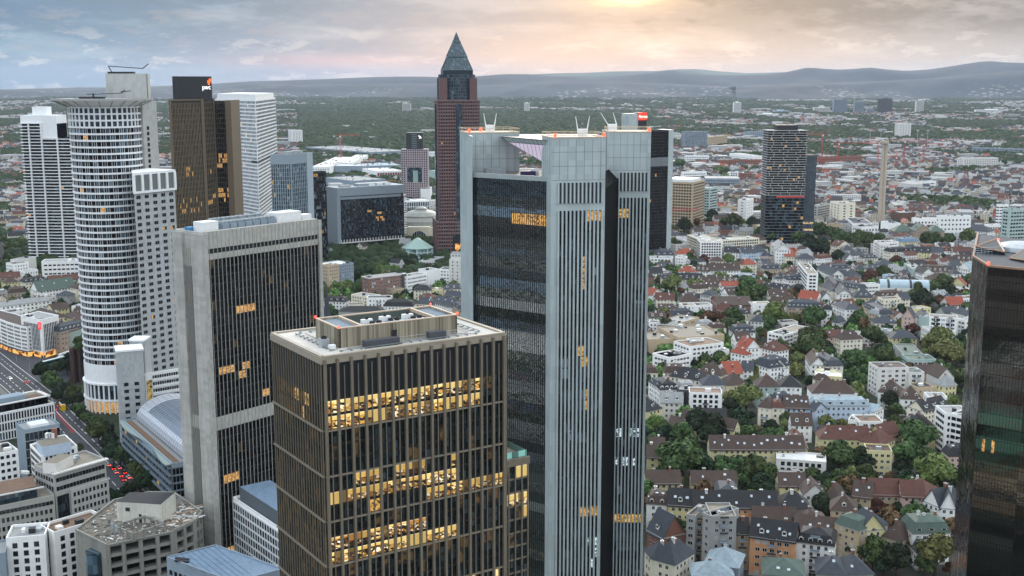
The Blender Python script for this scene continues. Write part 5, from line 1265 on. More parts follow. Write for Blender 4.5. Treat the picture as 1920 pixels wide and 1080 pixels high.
# ---- dark apartment tower with staggered white frames
def fortywest():
    Y = 1440.0; X = lambda px, y=Y: UY(px, 300, y)[0]; Z = lambda py: UY(1475, py, Y)[2]
    x0, x1 = X(1438), X(1512); zt = Z(245)
    root = thing('apartment_tower', 'dark tower wrapped in staggered thin white balcony frames, black cube on its roof', 'apartment tower', ((x0+x1)/2, Y+16, 0)); occ_poly([(x0, Y), (x1, Y), (x1, Y+32), (x0, Y+32)], 3)
    b = MB(); b.box(x0+1.5, x1-1.5, Y+1.6, Y+32, 0, zt-.5); b.build('core', DARKM, root)
    zl = Z(366); f = MB(); n = 27; dz = (zt-zl)/n
    for j in range(n+1):
        z = zl+j*dz; off = R.uniform(-.5, 1.0); f.box(x0-off, x1+R.uniform(-.4, .6), Y-.2, Y+31, z-.32, z+.32)
    for j in range(n):
        u = x0+R.uniform(3, 9)
        while u < x1-1: f.box(u-.3, u+.3, Y-.3, Y+.4, zl+j*dz, zl+(j+1)*dz); u += R.uniform(9, 19)
    f.build('white_frames', WALL['grey'], root)
    pend = []
    for j in range(n):
        for i in range(16): pend.append((x0+2.2+(x1-x0-4.4)*i/15, Y+1.5, zl+j*dz+.5, 0, (x1-x0)/17, dz-1.0, K['litC'] if R.random() < .015 else K['dark']))
    g = MB(); nl = 17; dl = zl/nl
    for j in range(nl+1): g.box(x0+1, x1-1, Y+.6, Y+31, j*dl-.2, j*dl+.2)
    for j in range(nl):
        for i in range(16): pend.append((x0+2.2+(x1-x0-4.4)*i/15, Y+1.5, j*dl+.4, 0, (x1-x0)/17, dl-.8, K['litC'] if R.random() < .02 else K['blue'] if R.random() < .4 else K['dark']))
    g.build('lower_bands', mat('band_grey', '6d7578', .5, .1), root); put_windows(root, pend)
    r = MB(); r.box(X(1457), X(1496), Y+6, Y+24, zt, zt+6.5); r.build('roof_cube', DARKM, root)
    s = MB(); s.box(X(1458), X(1511), Y-.5, Y-.2, zl-2.6, zl-1.2); s.build('red_band', mat('red_band', 'b04a44', .5, 0, emit='d0504a', es=.35), root)
    Y2 = Y+12; q0, q1 = UY(1505, 300, Y2)[0], UY(1531, 300, Y2)[0]; z2 = UY(1515, 291, Y2)[2]
    root = thing('office_tower', 'slim grey blue office tower with zigzag vertical fins beside the staggered tower', 'office tower', ((q0+q1)/2, Y2+14, 0)); occ_poly([(q0, Y2), (q1, Y2), (q1, Y2+28), (q0, Y2+28)], 3)
    b = MB(); b.box(q0, q1, Y2, Y2+28, 0, z2); b.build('wall', G_dark, root); m = MB(); nb = 26; d = z2/nb
    for j in range(nb):
        o = .5 if (j//3) % 2 else 0
        for i in range(13): x = q0+(q1-q0)*(i+o)/13; m.box(x-.22, x+.22, Y2-.5, Y2, j*d, (j+1)*d)
    m.build('fins', mat('fin_steel', '7d8b95', .4, .05, metal=.3), root)
    l = MB()
    for j in (4, 6): l.box(q0+.5, q1-.5, Y2-.08, Y2-.02, j*d+1, j*d+3.6)
    l.build('lit_floors', K and litglass('floor_lit', 'ffe0a0', 'b98a4a', '3a2a18', .9, .8), root)
fortywest()
# ================================================================ left: streets and low blocks
ASPH = mat('asphalt', '45464a', .9, .12, .25); PAVE = mat('pavement', '6d6a66', .9, .12, .6); LINE = mat('road_paint', 'c9c9c4', .8, .08, 1.5)
def strip(name, pts, w, z, m, kind='structure'):
    """flat ribbon along picture points lying on the ground"""
    P = [U(a, b, 0) if isinstance(w, (int, float)) else U(a, b, 0) for a, b in pts]; V = []
    for i, p in enumerate(P):
        a = P[max(0, i-1)]; c = P[min(len(P)-1, i+1)]; d = math.hypot(c[0]-a[0], c[1]-a[1]); n = (-(c[1]-a[1])/d, (c[0]-a[0])/d)
        V.append(((p[0]+n[0]*w/2, p[1]+n[1]*w/2), (p[0]-n[0]*w/2, p[1]-n[1]*w/2)))
    b = MB()
    for (a, a2), (c, c2) in zip(V, V[1:]): b.box8([(*a2, z-.5), (*c2, z-.5), (*c, z-.5), (*a, z-.5), (*a2, z), (*c2, z), (*c, z), (*a, z)])
    for (a, a2), (c, c2) in zip(V, V[1:]): occ_poly([a, c, c2, a2], 1)
    o = b.build(name, m); tag(o, None, None, kind=kind); return o, P
ROADP = [(-60, 640), (0, 690), (40, 722), (75, 752), (110, 790), (150, 830), (190, 870), (225, 905), (262, 950), (300, 1010), (330, 1080)]
strip('pavement', ROADP, 34, .12, PAVE); strip('road', ROADP, 25, .20, ASPH)
sq_ = [U(*p) for p in [(-20, 650), (60, 668), (150, 676), (140, 700), (100, 745), (60, 745), (-40, 700)]]
g = MB(); g.prism(sq_, -.3, .16); tag(g.build('road', ASPH), None, None, kind='structure'); occ_poly(sq_, 1)
def lines(P0, off, dash=None, w=.22):
    P = [U(*p) for p in P0]; b = MB()
    for a, c in zip(P, P[1:]):
        F, L = frame(a, c); u = 0
        while u < L:
            e = min(L, u+(dash or L)); b.v += []; q = lambda uu, n: (F[0]+F[2]*uu+F[3]*n, F[1]+F[3]*uu-F[2]*n, .208); b.quad(q(u, off+w), q(e, off+w), q(e, off-w), q(u, off-w)); u = e+(dash or 0)+.01
    return b
lb = MB()
for off, d in ((-11.2, None), (11.2, None), (-3.4, None), (3.0, 4), (7.2, 4), (-7.2, 4)):
    x = lines(ROADP, off, d); n = len(lb.v); lb.v += x.v; lb.f += [tuple(i+n for i in f) for f in x.f]; lb.mi += x.mi
tag(lb.build('road_markings', LINE), None, None, kind='structure')
bk = MB(); F, L = frame(U(108, 775), U(140, 812)); bk.fb(F, 0, L, -1.2, 1.6, .1, .206); o_ = bk.build('cycle_lane', mat('red_asphalt', '7d3b3c', .9, .1)); tag(o_, None, None, kind='structure')
MED = [(20, 722), (52, 740), (78, 765)]
def block(name, label, cat, pts, h, wall, rc='gravel', z0=0, par=.9, wallm=None):
    occ_poly(pts, 3); root = thing(name, label, cat, cen(pts)); b = MB(); b.prism(pts, z0-1 if z0 == 0 else z0, h); b.build('wall', wallm or WALL[wall], root)
    r = MB(); r.prism(inset(pts, .45), h, h+.1); 
    for F, L in edges(pts): r.fb(F, 0, L, -.35, 0.02, h, h+par, 1)
    ro = r.build('roof', [ROOF[rc], wallm or WALL[wall]], root); return root, ro
def fwin(root, pts, sides, z0, h, nf, w, wh, sp, kinds='ddddd', cap=100, band=None, off=.03):
    pend = []; E = edges(pts)
    for k in sides: F, L = E[k]; facade_windows(pend, F, L, z0, h, nf, w, wh, sp, kinds, fd=off)
    put_windows(root, pend, cap)
def addbox(root, pts, z0, z1, m, nm, top=None):
    b = MB(); b.prism(pts, z0, z1, 0, 1 if top else None); return b.build(nm, [m, top] if top else m, root)
def gear(ro, pts, z, n, ms=(METAL, WHITE, DARKM)):
    F, L = frame(pts[0], pts[1]); D = math.hypot(pts[2][0]-pts[1][0], pts[2][1]-pts[1][1])
    for k in range(n):
        u, v = R.uniform(.15, .8)*L, R.uniform(.15, .75)*D; w, d, h = R.uniform(1, 4), R.uniform(1, 3), R.uniform(.7, 2.4); b = MB(); b.fb(F, u, u+w, -v-d, -v, z, z+h); b.build('roof_unit', R.choice(ms), ro)
# glass barrel-roofed hall
def hall():
    h = 24.0; pts = rect3((229, 790), (322, 872), (420, 858), h); root, ro = block('office_hall', 'long glass-fronted hall with curved metal barrel roof beside the tree-lined road', 'office building', pts, h, 'bluegrey', 'light')
    E = edges(pts); F, L = E[3]; Fr, Lr = E[0]; pend = []; m = MB(); s = MB()
    grid_face(pend, m, s, F, L, 0, h-1.5, 34, 6, .3, .7, .4, 1.4, mix(('blue', 3), ('dark', 4), ('litB', .2)), every=2); grid_face(pend, m, s, Fr, Lr, 0, h-1.5, 14, 6, .3, .7, .4, .6, mix(('dark', 5), ('litC', .4)), every=2)
    m.build('mullions', mat('hall_steel', '6b7781', .4, .1, metal=.3), root); s.build('balconies', mat('hall_deck', '74818b', .5, .1), root); put_windows(root, pend)
    e = MB(); n = 24                          # wavy canopy edge
    P = lambda u, v, z: (F[0]+F[2]*u+F[3]*v, F[1]+F[3]*u-F[2]*v, z)
    for i in range(n):
        a = [1.5+1.5*math.sin(PI*2*(i+k)/n*1.3) for k in (0, 1)]
        u0, u1 = L*i/n, L*(i+1)/n; e.box8([P(u0, a[0], h), P(u1, a[1], h), P(u1, -1, h), P(u0, -1, h), P(u0, a[0], h+.5), P(u1, a[1], h+.5), P(u1, -1, h+.5), P(u0, -1, h+.5)])
    e.build('canopy', mat('canopy_green_grey', '84928f', .4, .08), root)
    v = MB(); w = 34.0; o = 7.0; hh = 11.0; k = 16
    for seg, (u0, u1) in enumerate([(2, L-3)]):
        nu = 26
        for i in range(nu):
            for j in range(k):
                a0, a1 = PI*j/k, PI*(j+1)/k; q = []
                for u, a in ((u0+(u1-u0)*i/nu, a0), (u0+(u1-u0)*(i+1)/nu, a0), (u0+(u1-u0)*(i+1)/nu, a1), (u0+(u1-u0)*i/nu, a1)):
                    q.append(P(u, -(o+w/2-w/2*math.cos(a)), h+.8+hh*math.sin(a)))
                dark = 3 <= j <= 8 and 3 < i < nu-4; v.quad(q[3], q[2], q[1], q[0], 1 if dark else 0)
        for u in (u0, u1): v.poly([P(u, -(o+w/2-w/2*math.cos(PI*j/k)), h+.8+hh*math.sin(PI*j/k)) for j in range(k+1)], 2)
    vo = v.build('barrel_roof', [mat('barrel_metal', 'b9bcc3', .35, .06, metal=.35), mat('barrel_solar', '5f6b7a', .25, .12, 1.5, metal=.2), G_dark], root)
    rb_ = MB()
    for i in range(27):
        u = u_ = 2+(L-5)*i/26
        for j in range(k): a0, a1 = PI*j/k, PI*(j+1)/k; rb_.tube(P(u, -(o+w/2-w/2*math.cos(a0)), h+.85+hh*math.sin(a0)), P(u, -(o+w/2-w/2*math.cos(a1)), h+.85+hh*math.sin(a1)), .14, k=4)
    for j in range(k+1): a0 = PI*j/k; rb_.tube(P(2, -(o+w/2-w/2*math.cos(a0)), h+.85+hh*math.sin(a0)), P(L-3, -(o+w/2-w/2*math.cos(a0)), h+.85+hh*math.sin(a0)), .12, k=4)
    rb_.build('roof_ribs', mat('rib_pale', '8f959c', .4, .05, metal=.4), vo)
    d = MB()
    for i in range(7):
        for j in range(2): u = L*.3+i*2.4; a = PI*(.55+.05*j); d.tube(P(u, -(o+w/2-w/2*math.cos(a)), h+1.0+hh*math.sin(a)), P(u+1.6, -(o+w/2-w/2*math.cos(a)), h+1.0+hh*math.sin(a)), .5, k=4)
    d.build('skylights', DARKM, vo)
    t = MB(); t.fb(F, 2, L-3, -4.5, -1.6, h+.1, h+.3); t.build('terrace', ROOF['rust'], root)
hall()
# stepped banded office
def office_a():
    h = 31.0; p = quad3((64, 874), (101, 891), (198, 863), h); root, ro = block('office_building', 'stepped grey stone office with flat brown roof and band windows, lower left', 'office building', p, h, 'grey', 'gravel')
    fwin(root, p, (0,), h-8.5, 8, 2, 1.5, 1.9, 1.62); E = edges(p); F, L = E[0]; pr = MB(); pr.fb(F, L*.26, L*.995, .1, 1.6, 0, 22.5); po = pr.build('front_bay', CONC, root); pend = []
    F2 = (F[0]+F[2]*L*.26+F[3]*1.6, F[1]+F[3]*L*.26-F[2]*1.6, F[2], F[3]); facade_windows(pend, F2, L*.73, 0, 22, 6, 1.1, 1.9, 1.95, 'd'); put_windows(po, pend)
    fwin(root, p, (3,), 0, h-1, 8, 1.6, 1.9, 2.4, cap=60)
    b = MB(); b.fb(F, -.5, L+.8, -1, 1.2, h+.2, h+.9); b.build('roof_edge', WALL['pale'], root)
    q = rect3((82, 866), (105, 869), (137, 852), h+5); addbox(root, q, h, h+5, WALL['pale'], 'roof_room', ROOF['gravel'])
    gear(ro, p, h+.1, 4); g = MB(); g.fb(F, L*.03, L*.25, 0.02, .14, 0, 21); g.build('glass_strip', G_teal, root)
    h = 23.0; F0 = U(-70, 966, h); C1 = U(102, 932, h); FF, LL = frame(F0, C1); q = [F0, C1, (C1[0]-FF[3]*22, C1[1]+FF[2]*22), (F0[0]-FF[3]*22, F0[1]+FF[2]*22)]
    root, ro = block('office_building', 'pale stone office wing with rows of narrow windows, bottom left corner', 'office building', q, h, 'concrete', 'gravel'); fwin(root, q, (0,), 0, h-4, 5, 1.1, 2.0, 1.95); 
    pend = []; facade_windows(pend, FF, LL, h-4, 4, 1, 1.5, 1.7, 1.62, 'd'); put_windows(root, pend, 60)
    i1 = inset(q, 3.0); t = MB(); t.prism([i1[0], (i1[1][0]-3, i1[1][1]), i1[2], i1[3]], h, h+5, 0, 1); t.fb(edges(i1)[0][0], 0, edges(i1)[0][1], .2, .7, h+4.6, h+5.2, 2); t.build('glass_penthouse', [G_blue, ROOF['rust'], WALL['pale']], root)
    o = MB(); 
    for k in range(4): P = U(42+3*k, 888+(k % 2), h+5); o.box(P[0]-.7, P[0]+.7, P[1], P[1]+1, h+5, h+6.2)
    o.build('parasols', WALL['pale'], root)
office_a()
def office_b():
    h = 15.5; F0, C1 = U(-60, 789, h), U(101, 757, h); F, L = frame(F0, C1); D = 17; q = [F0, C1, (C1[0]-F[3]*D, C1[1]+F[2]*D), (F0[0]-F[3]*D, F0[1]+F[2]*D)]
    root, ro = block('office_building', 'white gridded office with glass penthouse and planted brown roof terrace by the road bend', 'office building', q, h, 'white', 'gravel'); pend = []; m = MB()
    grid_face(pend, m, m, F, L, 0, h, 30, 3, .5, 1.0, .35, .35, mix(('dark', 4), ('blue', 3))); F3, L3 = edges(q)[1]; grid_face(pend, m, m, F3, L3, 0, h, 8, 3, .5, 1.0, .35, .35, mix(('dark', 4), ('blue', 3))); m.build('white_grid', WHITEP, root); put_windows(root, pend)
    i1 = inset(q, 2.2); p = MB(); p.prism(i1, h, h+5, 0, 1); 
    for FF, LL in edges(i1): p.fb(FF, -.8, LL+.8, -.6, 1.4, h+5, h+5.5, 2)
    po = p.build('glass_penthouse', [G_dark, ROOF['gravel'], WALL['pale']], root); t = MB(); FF, LL = edges(i1)[0]; t.fb(FF, LL*.74, LL*.96, -9, -2, h+5, h+5.3); t.build('planted_roof', ROOF['rust'], po)
    t = MB(); t.fb(FF, LL*.3, LL*.72, -10, -2, h+5, h+8); t.build('roof_room', WALL['bluegrey'], po)
office_b()
def cubes():
    h = 27.0; p = quad3((30, 796), (46, 809), (112, 797), h); root, ro = block('office_building', 'teal glass office cube with white-framed roof behind the small pale blue house', 'office building', p, h, 'bluegrey', 'light'); pend = []; m = MB(); F, L = edges(p)[0]
    grid_face(pend, m, m, F, L, 0, h-1, 8, 6, .1, .3, .1, .1, mix(('teal', 5), ('blue', 2))); m.build('mullions', METAL, root); put_windows(root, pend, 60)
    i1 = inset(p, 4); addbox(root, i1, h, h+1.4, WHITE, 'skylight_box', SKYG)
    h = 26.0; p = quad3((56, 836), (78, 858), (145, 838), h); root, ro = block('office_building', 'narrow white office with dark window grid and roof plant beside the road', 'office building', p, h, 'white', 'gravel')
    fwin(root, p, (3,), 0, h, 8, 1.1, 1.9, 1.7, 'd'); fwin(root, p, (0,), 0, h, 8, 1.2, 1.9, 2.4, 'd', 50); i1 = quad3((68, 826), (79, 838), (133, 828), h+5); addbox(root, i1, h, h+5, WALL['blue'], 'roof_house', ROOF['gravel'])
    c = MB(); x, y = U(103, 820, h+5); c.lathe(x, y, [(1.2, h+5), (1.2, h+9.5), (0, h+9.5)], 10); c.build('chimney', WALL['brick'], root)
    for k in range(3): x, y = U(88+5*k, 822, h+5); b = MB(); b.box(x-.9, x+.9, y, y+2, h+5, h+7.4); b.build('roof_unit', WHITE, root)
    h = 24.0; p = [U(-50, 862, h), U(34, 846, h)]; F, L = frame(*p); D = 16; q = [p[0], p[1], (p[1][0]-F[3]*D, p[1][1]+F[2]*D), (p[0][0]-F[3]*D, p[0][1]+F[2]*D)]
    root, ro = block('office_building', 'plain white office with pairs of square windows at the left edge', 'office building', q, h, 'white', 'gravel'); fwin(root, q, (0, 1), 0, h, 7, 1.6, 1.6, 2.7, 'ddddb'); gear(ro, q, h+.1, 5)
cubes()
def hotel():
    h = 27.0
    for (a, c, D, lab, w2) in (((11, 1014), (84, 1008), 14, 'white hotel wing with evenly spaced square windows, bottom left corner', 3.9), ((102, 1003), (200, 974), 12, 'white hotel wing with planted brown roof beside the ruined concrete block', 3.9)):
        p0, p1 = U(*a, h), U(*c, h); F, L = frame(p0, p1); q = [p0, p1, (p1[0]-F[3]*D, p1[1]+F[2]*D), (p0[0]-F[3]*D, p0[1]+F[2]*D)]
        root, ro = block('hotel', lab, 'hotel', q, h, 'white', 'rust' if D < 13 else 'light', par=1.2); fwin(root, q, (0,), 0, h-1, 8, 1.8, 2.1, w2, 'ddddddg'); gear(ro, q, h+.1, 3)
    p0, p1 = U(84, 1003, h-1), U(102, 999, h-1); F, L = frame(p0, p1); q = [p0, p1, (p1[0]-F[3]*8, p1[1]+F[2]*8), (p0[0]-F[3]*8, p0[1]+F[2]*8)]
    root, ro = block('stair_tower', 'dark glass stair tower between the two white hotel wings', 'stair tower', q, h-1, 'dark', 'gravel'); fwin(root, q, (0,), 0, h-2, 8, 2.0, 2.6, 2.4, 'd')
    hb_ = 24.0; p0, p1 = U(-40, 1046, hb_), U(10, 1040, hb_); F, L = frame(p0, p1); q = [p0, p1, (p1[0]-F[3]*14, p1[1]+F[2]*14), (p0[0]-F[3]*14, p0[1]+F[2]*14)]
    root, ro = block('office_building', 'low grey house with one lit window, lowest at the left edge', 'office building', q, hb_, 'bluegrey', 'light'); fwin(root, q, (0,), 0, hb_, 7, 1.7, 1.8, 3, 'dddl')
    p0, p1 = U(75, 1004, h-2), U(196, 967, h-2); F, L = frame(p0, p1); q = [(p0[0]-F[3]*12, p0[1]+F[2]*12), (p1[0]-F[3]*2, p1[1]+F[2]*2), (p1[0]-F[3]*16, p1[1]+F[2]*16), (p0[0]-F[3]*26, p0[1]+F[2]*26)]
hotel()
def ruin():
    h = 33.0; P = [(142, 996), (199, 1024), (326, 997), (366, 978), (379, 962), (327, 926), (278, 925), (214, 940)]; pts = [U(a, b, h) for a, b in P]; occ_poly(pts, 3)
    root = thing('concrete_ruin', 'half-demolished concrete car park with open floors, rubble roof and white roof hut', 'car park', cen(pts)); DC = mat('dirty_concrete', '8f8e86', .9, .12, .5, streak=.5, grime=.5)
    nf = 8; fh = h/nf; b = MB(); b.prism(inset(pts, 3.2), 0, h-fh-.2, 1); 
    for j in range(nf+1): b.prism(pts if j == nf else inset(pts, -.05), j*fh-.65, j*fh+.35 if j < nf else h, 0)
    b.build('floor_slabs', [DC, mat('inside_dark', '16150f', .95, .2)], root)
    c = MB(); E = edges(pts); ns = (2, 4, 2, 2, 4, 3, 4, 4)
    for (F, L), n in zip(E, ns):
        for i in range(n+1): u = min(max(L*i/n, .7), L-.7); c.fb(F, u-.7, u+.7, -1.2, .15, 0, h-.2)
    F, L = E[0]; c.fb(F, 0, L*.98, -1.5, .2, 0, h-.3); c.build('pillars', DC, root)
    t = MB(); x = U(187, 1021, h-2); t.lathe(x[0]-1, x[1]-2.0, [(3.6, 0), (3.6, h-3.5), (0, h-3.5)], 14); t.build('glass_turret', G_blue, root)
    pr = MB()
    for k, (F, L) in enumerate(E):
        pr.fb(F, 0, L, -.5, .2, h, h+(.9 if k != 1 else .4))
    pr.build('parapet', DC, root)
    rl = MB(); rl.prism(inset(pts, .7), h, h+.12); ro = rl.build('roof', [mat('rubble_roof', '6f6a62', .95, .35, .35, grime=.5)], root)
    ha, hc = U(218, 941, h+8), U(301, 946, h+8); FH, LH = frame(ha, hc); hut = [ha, hc, (hc[0]-FH[3]*11, hc[1]+FH[2]*14), (ha[0]-FH[3]*11, ha[1]+FH[2]*11)]; hu = addbox(root, hut, h, h+8, mat('stained_white', 'cfcdc2', .85, .1, .5, streak=.35, grime=.3), 'roof_hut', ROOF['dark'])
    F, L = edges(hut)[0]; d = MB(); d.fb(F, L*.5, L*.56, .02, .1, h+.2, h+3.6); d.fb(F, L*.2, L*.3, .02, .1, h+4.5, h+6); d.fb(F, L*.8, L*.84, .02, .1, h+.2, h+2.6); d.build('doorway', DARKM, hu)
    sign_text('Braun', mat('graffiti', '57636c', .9, .1), 2.0, (F[0]-F[2]*-1.0, F[1]-F[3]*-1.0-.1, h+2.2), math.atan2(F[3], F[2]), hu, ext=.02, name='graffiti') if 0 else None
    # open inner court with ruined frames
    ic = quad3((212, 985), (250, 1000), (310, 980), h+3.2); fr = MB()
    for k, (F, L) in enumerate(edges(ic)):
        n = max(2, int(L/4))
        for i in range(n+1): fr.fb(F, L*i/n-.3, L*i/n+.3, -.6, 0, h, h+3.2)
        fr.fb(F, 0, L, -.6, 0, h+2.4, h+3.2)
    fr.build('broken_frames', DC, root)
    ru = MB()
    c0 = cen(pts)
    for k in range(700):
        i = R.randrange(len(pts)); a, b2 = pts[i], pts[(i+1) % len(pts)]; s1, s2 = R.random(), R.random()**.5; x = c0[0]+((a[0]+(b2[0]-a[0])*s1)-c0[0])*s2*.93; y = c0[1]+((a[1]+(b2[1]-a[1])*s1)-c0[1])*s2*.93
        l, w, hh = R.uniform(.2, 1.9), R.uniform(.12, .6), R.uniform(.1, .4); an = R.uniform(0, PI); F = (x, y, math.cos(an), math.sin(an)); ru.fb(F, -l/2, l/2, -w/2, w/2, h+.1, h+.1+hh, R.randrange(4))
    for k in range(26):
        s_ = R.random(); x, y = U(300+s_*70, 985-s_*18+R.uniform(-18, 6), h); an = R.uniform(.1, .7); F = (x, y, math.cos(an), math.sin(an)); ru.fb(F, -4, 4, -.2, .25, h+.2, h+.5, R.choice([0, 3]))
    uo = ru.build('rubble', [WALL['pale'], DC, WALL['dark'], WALL['stone']], root); uo['kind'] = 'stuff'
    m = MB(); x, y = U(215, 1010, h); m.tube((x, y, h), (x, y, h+9), .15); m.tube((x-.8, y, h+7), (x+.8, y, h+7), .08); m.box(x-1.2, x-.4, y, y+.6, h+4, h+6); m.box(x+.3, x+1, y, y+.6, h+2.5, h+5); m.build('antenna_mast', METAL, root)
    a = MB()                                                       # curved ramp bays at the right corner
    cx_, cy_ = pts[4][0]-9, pts[4][1]-1
    for j in range(1, nf): a.lathe(cx_, cy_, [(8.5, j*fh-1.6), (9.2, j*fh-1.6), (9.2, j*fh-.7), (8.5, j*fh-.7)], 20, 0, -PI*.9, PI*.3)
    a.build('curved_ramp', DC, root)
ruin()
def bluebox():
    h = 36.0; a, b, c = U(312, 1046, h), U(404, 1023, h), U(532, 1068, h); n = (a[0]+c[0]-b[0], a[1]+c[1]-b[1]); pts = [a, n, c, b]; root, ro = block('office_building', 'flat blue grey metal roof low in front of the dark finned tower', 'office building', pts, h, 'bluegrey', 'blue', par=.5)
    F, L = edges(pts)[0]; fwin(root, pts, (0,), 0, h-3, 9, 1.6, 1.8, 2.6, 'd'); g = MB()
    for k in range(6): P = U(333+k % 3*8, 1046+k//3*4+k % 3*1, h+.6); g.box(P[0]-.9, P[0]+.9, P[1]-.6, P[1]+.6, h+.1, h+.7)
    g.build('skylights', DARKM, ro); g = MB()
    F, L = frame(a, b); 
    for k in range(9): g.fb((F[0], F[1], F[2], F[3]), L*k/9+1, L*k/9+1.12, .3, 30, h+.1, h+.22)
    g.build('roof_seams', mat('seam', '5b6e80', .5, .05), ro)
bluebox()
def slab():
    h = 33.0; a, c = U(437, 935, h), U(540, 1004, h); F, L = frame(a, c); D = 16; pts = [a, c, (c[0]-F[3]*D, c[1]+F[2]*D), (a[0]-F[3]*D, a[1]+F[2]*D)]
    root, ro = block('office_building', 'white gridded office slab between the dark finned tower and bronze tower', 'office building', pts, h, 'white', 'light'); pend = []; m = MB()
    grid_face(pend, m, m, F, L, 0, h-1, 22, 9, .35, .8, .3, .3, mix(('dark', 3), ('blue', 4), ('grey', 2))); m.build('white_grid', WHITEP, root); put_windows(root, pend)
    q = inset(pts, 3.0); addbox(root, q, h, h+6, mat('penthouse_grey', '5e666c', .5, .08), 'penthouse', ROOF['blue'])
slab()
def corner():
    h = 28.0; pts = quad3((39, 594), (77, 602), (110, 593), h); root, ro = block('office_building', 'white slab building with dark vertical window strips and a small red sign on top corner', 'office building', pts, h, 'white', 'light', par=1.0); pend = []
    E = edges(pts); m = MB()
    for k, n in ((0, 9), (3, 12)):
        F, L = E[k]; o = L*.08; grid_face(pend, m, None, (F[0]+F[2]*o, F[1]+F[3]*o, F[2], F[3]), L-2*o, 5, h-3, n, 6, .5, .15, .25, 0, mix(('dark', 6), ('blue', 2), ('litC', .25)))
    m.build('white_ribs', WHITEP, root); put_windows(root, pend)
    s = MB(); F, L = E[3]; s.fb(F, L-4.4, L-.2, .1, .3, h-6.4, h-1.2); s.build('red_sign', mat('red_sign', 'e0202a', .5, 0, emit='ff2a2a', es=.6), root)
    x = MB(); x.fb(F, L-3.6, L-2.9, .3, .36, h-5.6, h-2); x.fb(F, L-1.7, L-1.0, .3, .36, h-5.6, h-2); x.fb(F, L-3.4, L-1.2, .3, .36, h-4.2, h-3.5); x.build('sign_mark', mat('sign_pale', 'ffd0d0', .5, 0), root)
    l = MB()
    for k in (0, 3): F, L = E[k]; l.fb(F, .5, L-.5, .1, .6, .3, 4.2)
    l.build('lit_arcade', litglass('arcade_lit', 'ffc06a', 'a8602a', '2a1a10', 1.0, .35), root); gear(ro, pts, h+.1, 5)
    h = 22.0; C_ = [(-30, 592), (0, 600), (12, 605), (25, 609), (38, 612.5), (50, 614.5), (60, 613), (70, 606), (30, 590), (-20, 578)]; pts = [U(a, b, h) for a, b in C_]; root, ro = block('office_building', 'white curved corner building with rows of small windows above a lit arcade', 'office building', pts, h, 'white', 'brown'); pend = []
    for k in range(7): F, L = edges(pts)[k]; facade_windows(pend, F, L, 4.5, h-4.8, 6, .9, 1.5, 1.5, 'd', fd=.04)
    put_windows(root, pend); l = MB()
    for k in range(7): F, L = edges(pts)[k]; l.fb(F, 0, L, .05, .5, .3, 3.6)
    l.build('lit_arcade', MATS['arcade_lit'], root); e = MB()
    for k in range(7): F, L = edges(pts)[k]; e.fb(F, 0, L, 0, 1.6, 3.8, 4.3)
    e.build('canopy', WALL['dark'], root)
corner()
def brownwall():
    h = 24.0; a, c = U(131, 655, h), U(176, 640, h); F, L = frame(a, c); D = 42; pts = [a, c, (c[0]*1.07, c[1]*1.07), (a[0]*1.07, a[1]*1.07)]
    root, ro = block('office_building', 'dark brown building with tall wall piers and trees on its roof terrace', 'office building', pts, h, 'brown', 'green'); m = MB()
    F, L = edges(pts)[0]
    for i in range(5): m.fb(F, L*i/4-1.0, L*i/4+1.0, .1, 1.8, 0, h+.4)
    m.fb(F, 0, L, .05, .3, 0, h-1, 1); m.build('piers', [mat('pier_brown', '4b3430', .7, .1), DARKM], root)
brownwall()
# the kink wall of terraced houses behind, far left
def HL(c, x1, y1, x2, y2, *a, **k): return HS(c, x1, y1, x2, y2, *a, **k)
LAB = dict
HS('k', 900, 500, 1330, 400, 18, 14, 'mansard', 5, 'stone', 'slate', dorm=7, wh=1.8)
HS('k', 450, 205, 780, 300, 14, 13, 'hip', 4, 'yellow', 'brown'); HS('k', 800, 165, 1040, 130, 13, 13, 'gable', 4, 'yellow', 'brown')
HS('k', 880, 270, 1300, 330, 13, 16, 'hip', 4, 'yellow', 'brown')
HS('k', 0, 120, 770, 20, 16, 13, 'hip', 3, 'white', 'light', ww=1.5, sp=3.4); HS('k', 0, 240, 400, 180, 14, 12, 'flat', 0, 'white', 'dark', ww=1.5)
HS('j', 570, 925, 1130, 850, 16, 15, 'gable', 8, 'white', 'green', sky=3, chim=2); HS('j', 1140, 890, 1290, 870, 17, 12, 'hip', 4, 'cream', 'brown')
HS('j', 125, 960, 390, 940, 14, 13, 'mansard', 5, 'tan', 'brown'); HS('j', 0, 950, 110, 940, 17, 14, 'flat', 0, 'grey', 'dark'); HS('j', 60, 800, 280, 780, 12, 12, 'hip', 4, 'yellow', 'brown')
HS('j', 360, 800, 720, 760, 13, 12, 'mansard', 4, 'cream', 'dark', dorm=5); HS('j', 730, 770, 1240, 735, 13, 12, 'gable', 4, 'tan', 'redbrown')
HS('j', 150, 70, 440, 75, 15, 14, 'mansard', 5, 'white', 'slate', dorm=3); HS('j', 0, 720, 300, 700, 12, 12, 'gable', 4, 'pink', 'redbrown')
HS('j', 620, 500, 1270, 480, 22, 20, 'flat', 0, 'white', 'light', ww=3.0, sp=4.2, wh=1.5, nf=5, kinds='d', label='long white office block with ribbon windows at the foot of the terraced tower', name='office_building', cat='office building')
HS('j', 200, 530, 430, 500, 18, 14, 'flat', 0, 'white', 'brown', label='angular white corner block left of the terraced tower foot', name='office_building', cat='office building'); HS('j', 360, 640, 570, 610, 14, 10, 'flat', 0, 'white', 'light')
HS('j', 300, 470, 540, 420, 20, 12, 'flat', 0, 'pale', 'light', wins=False)
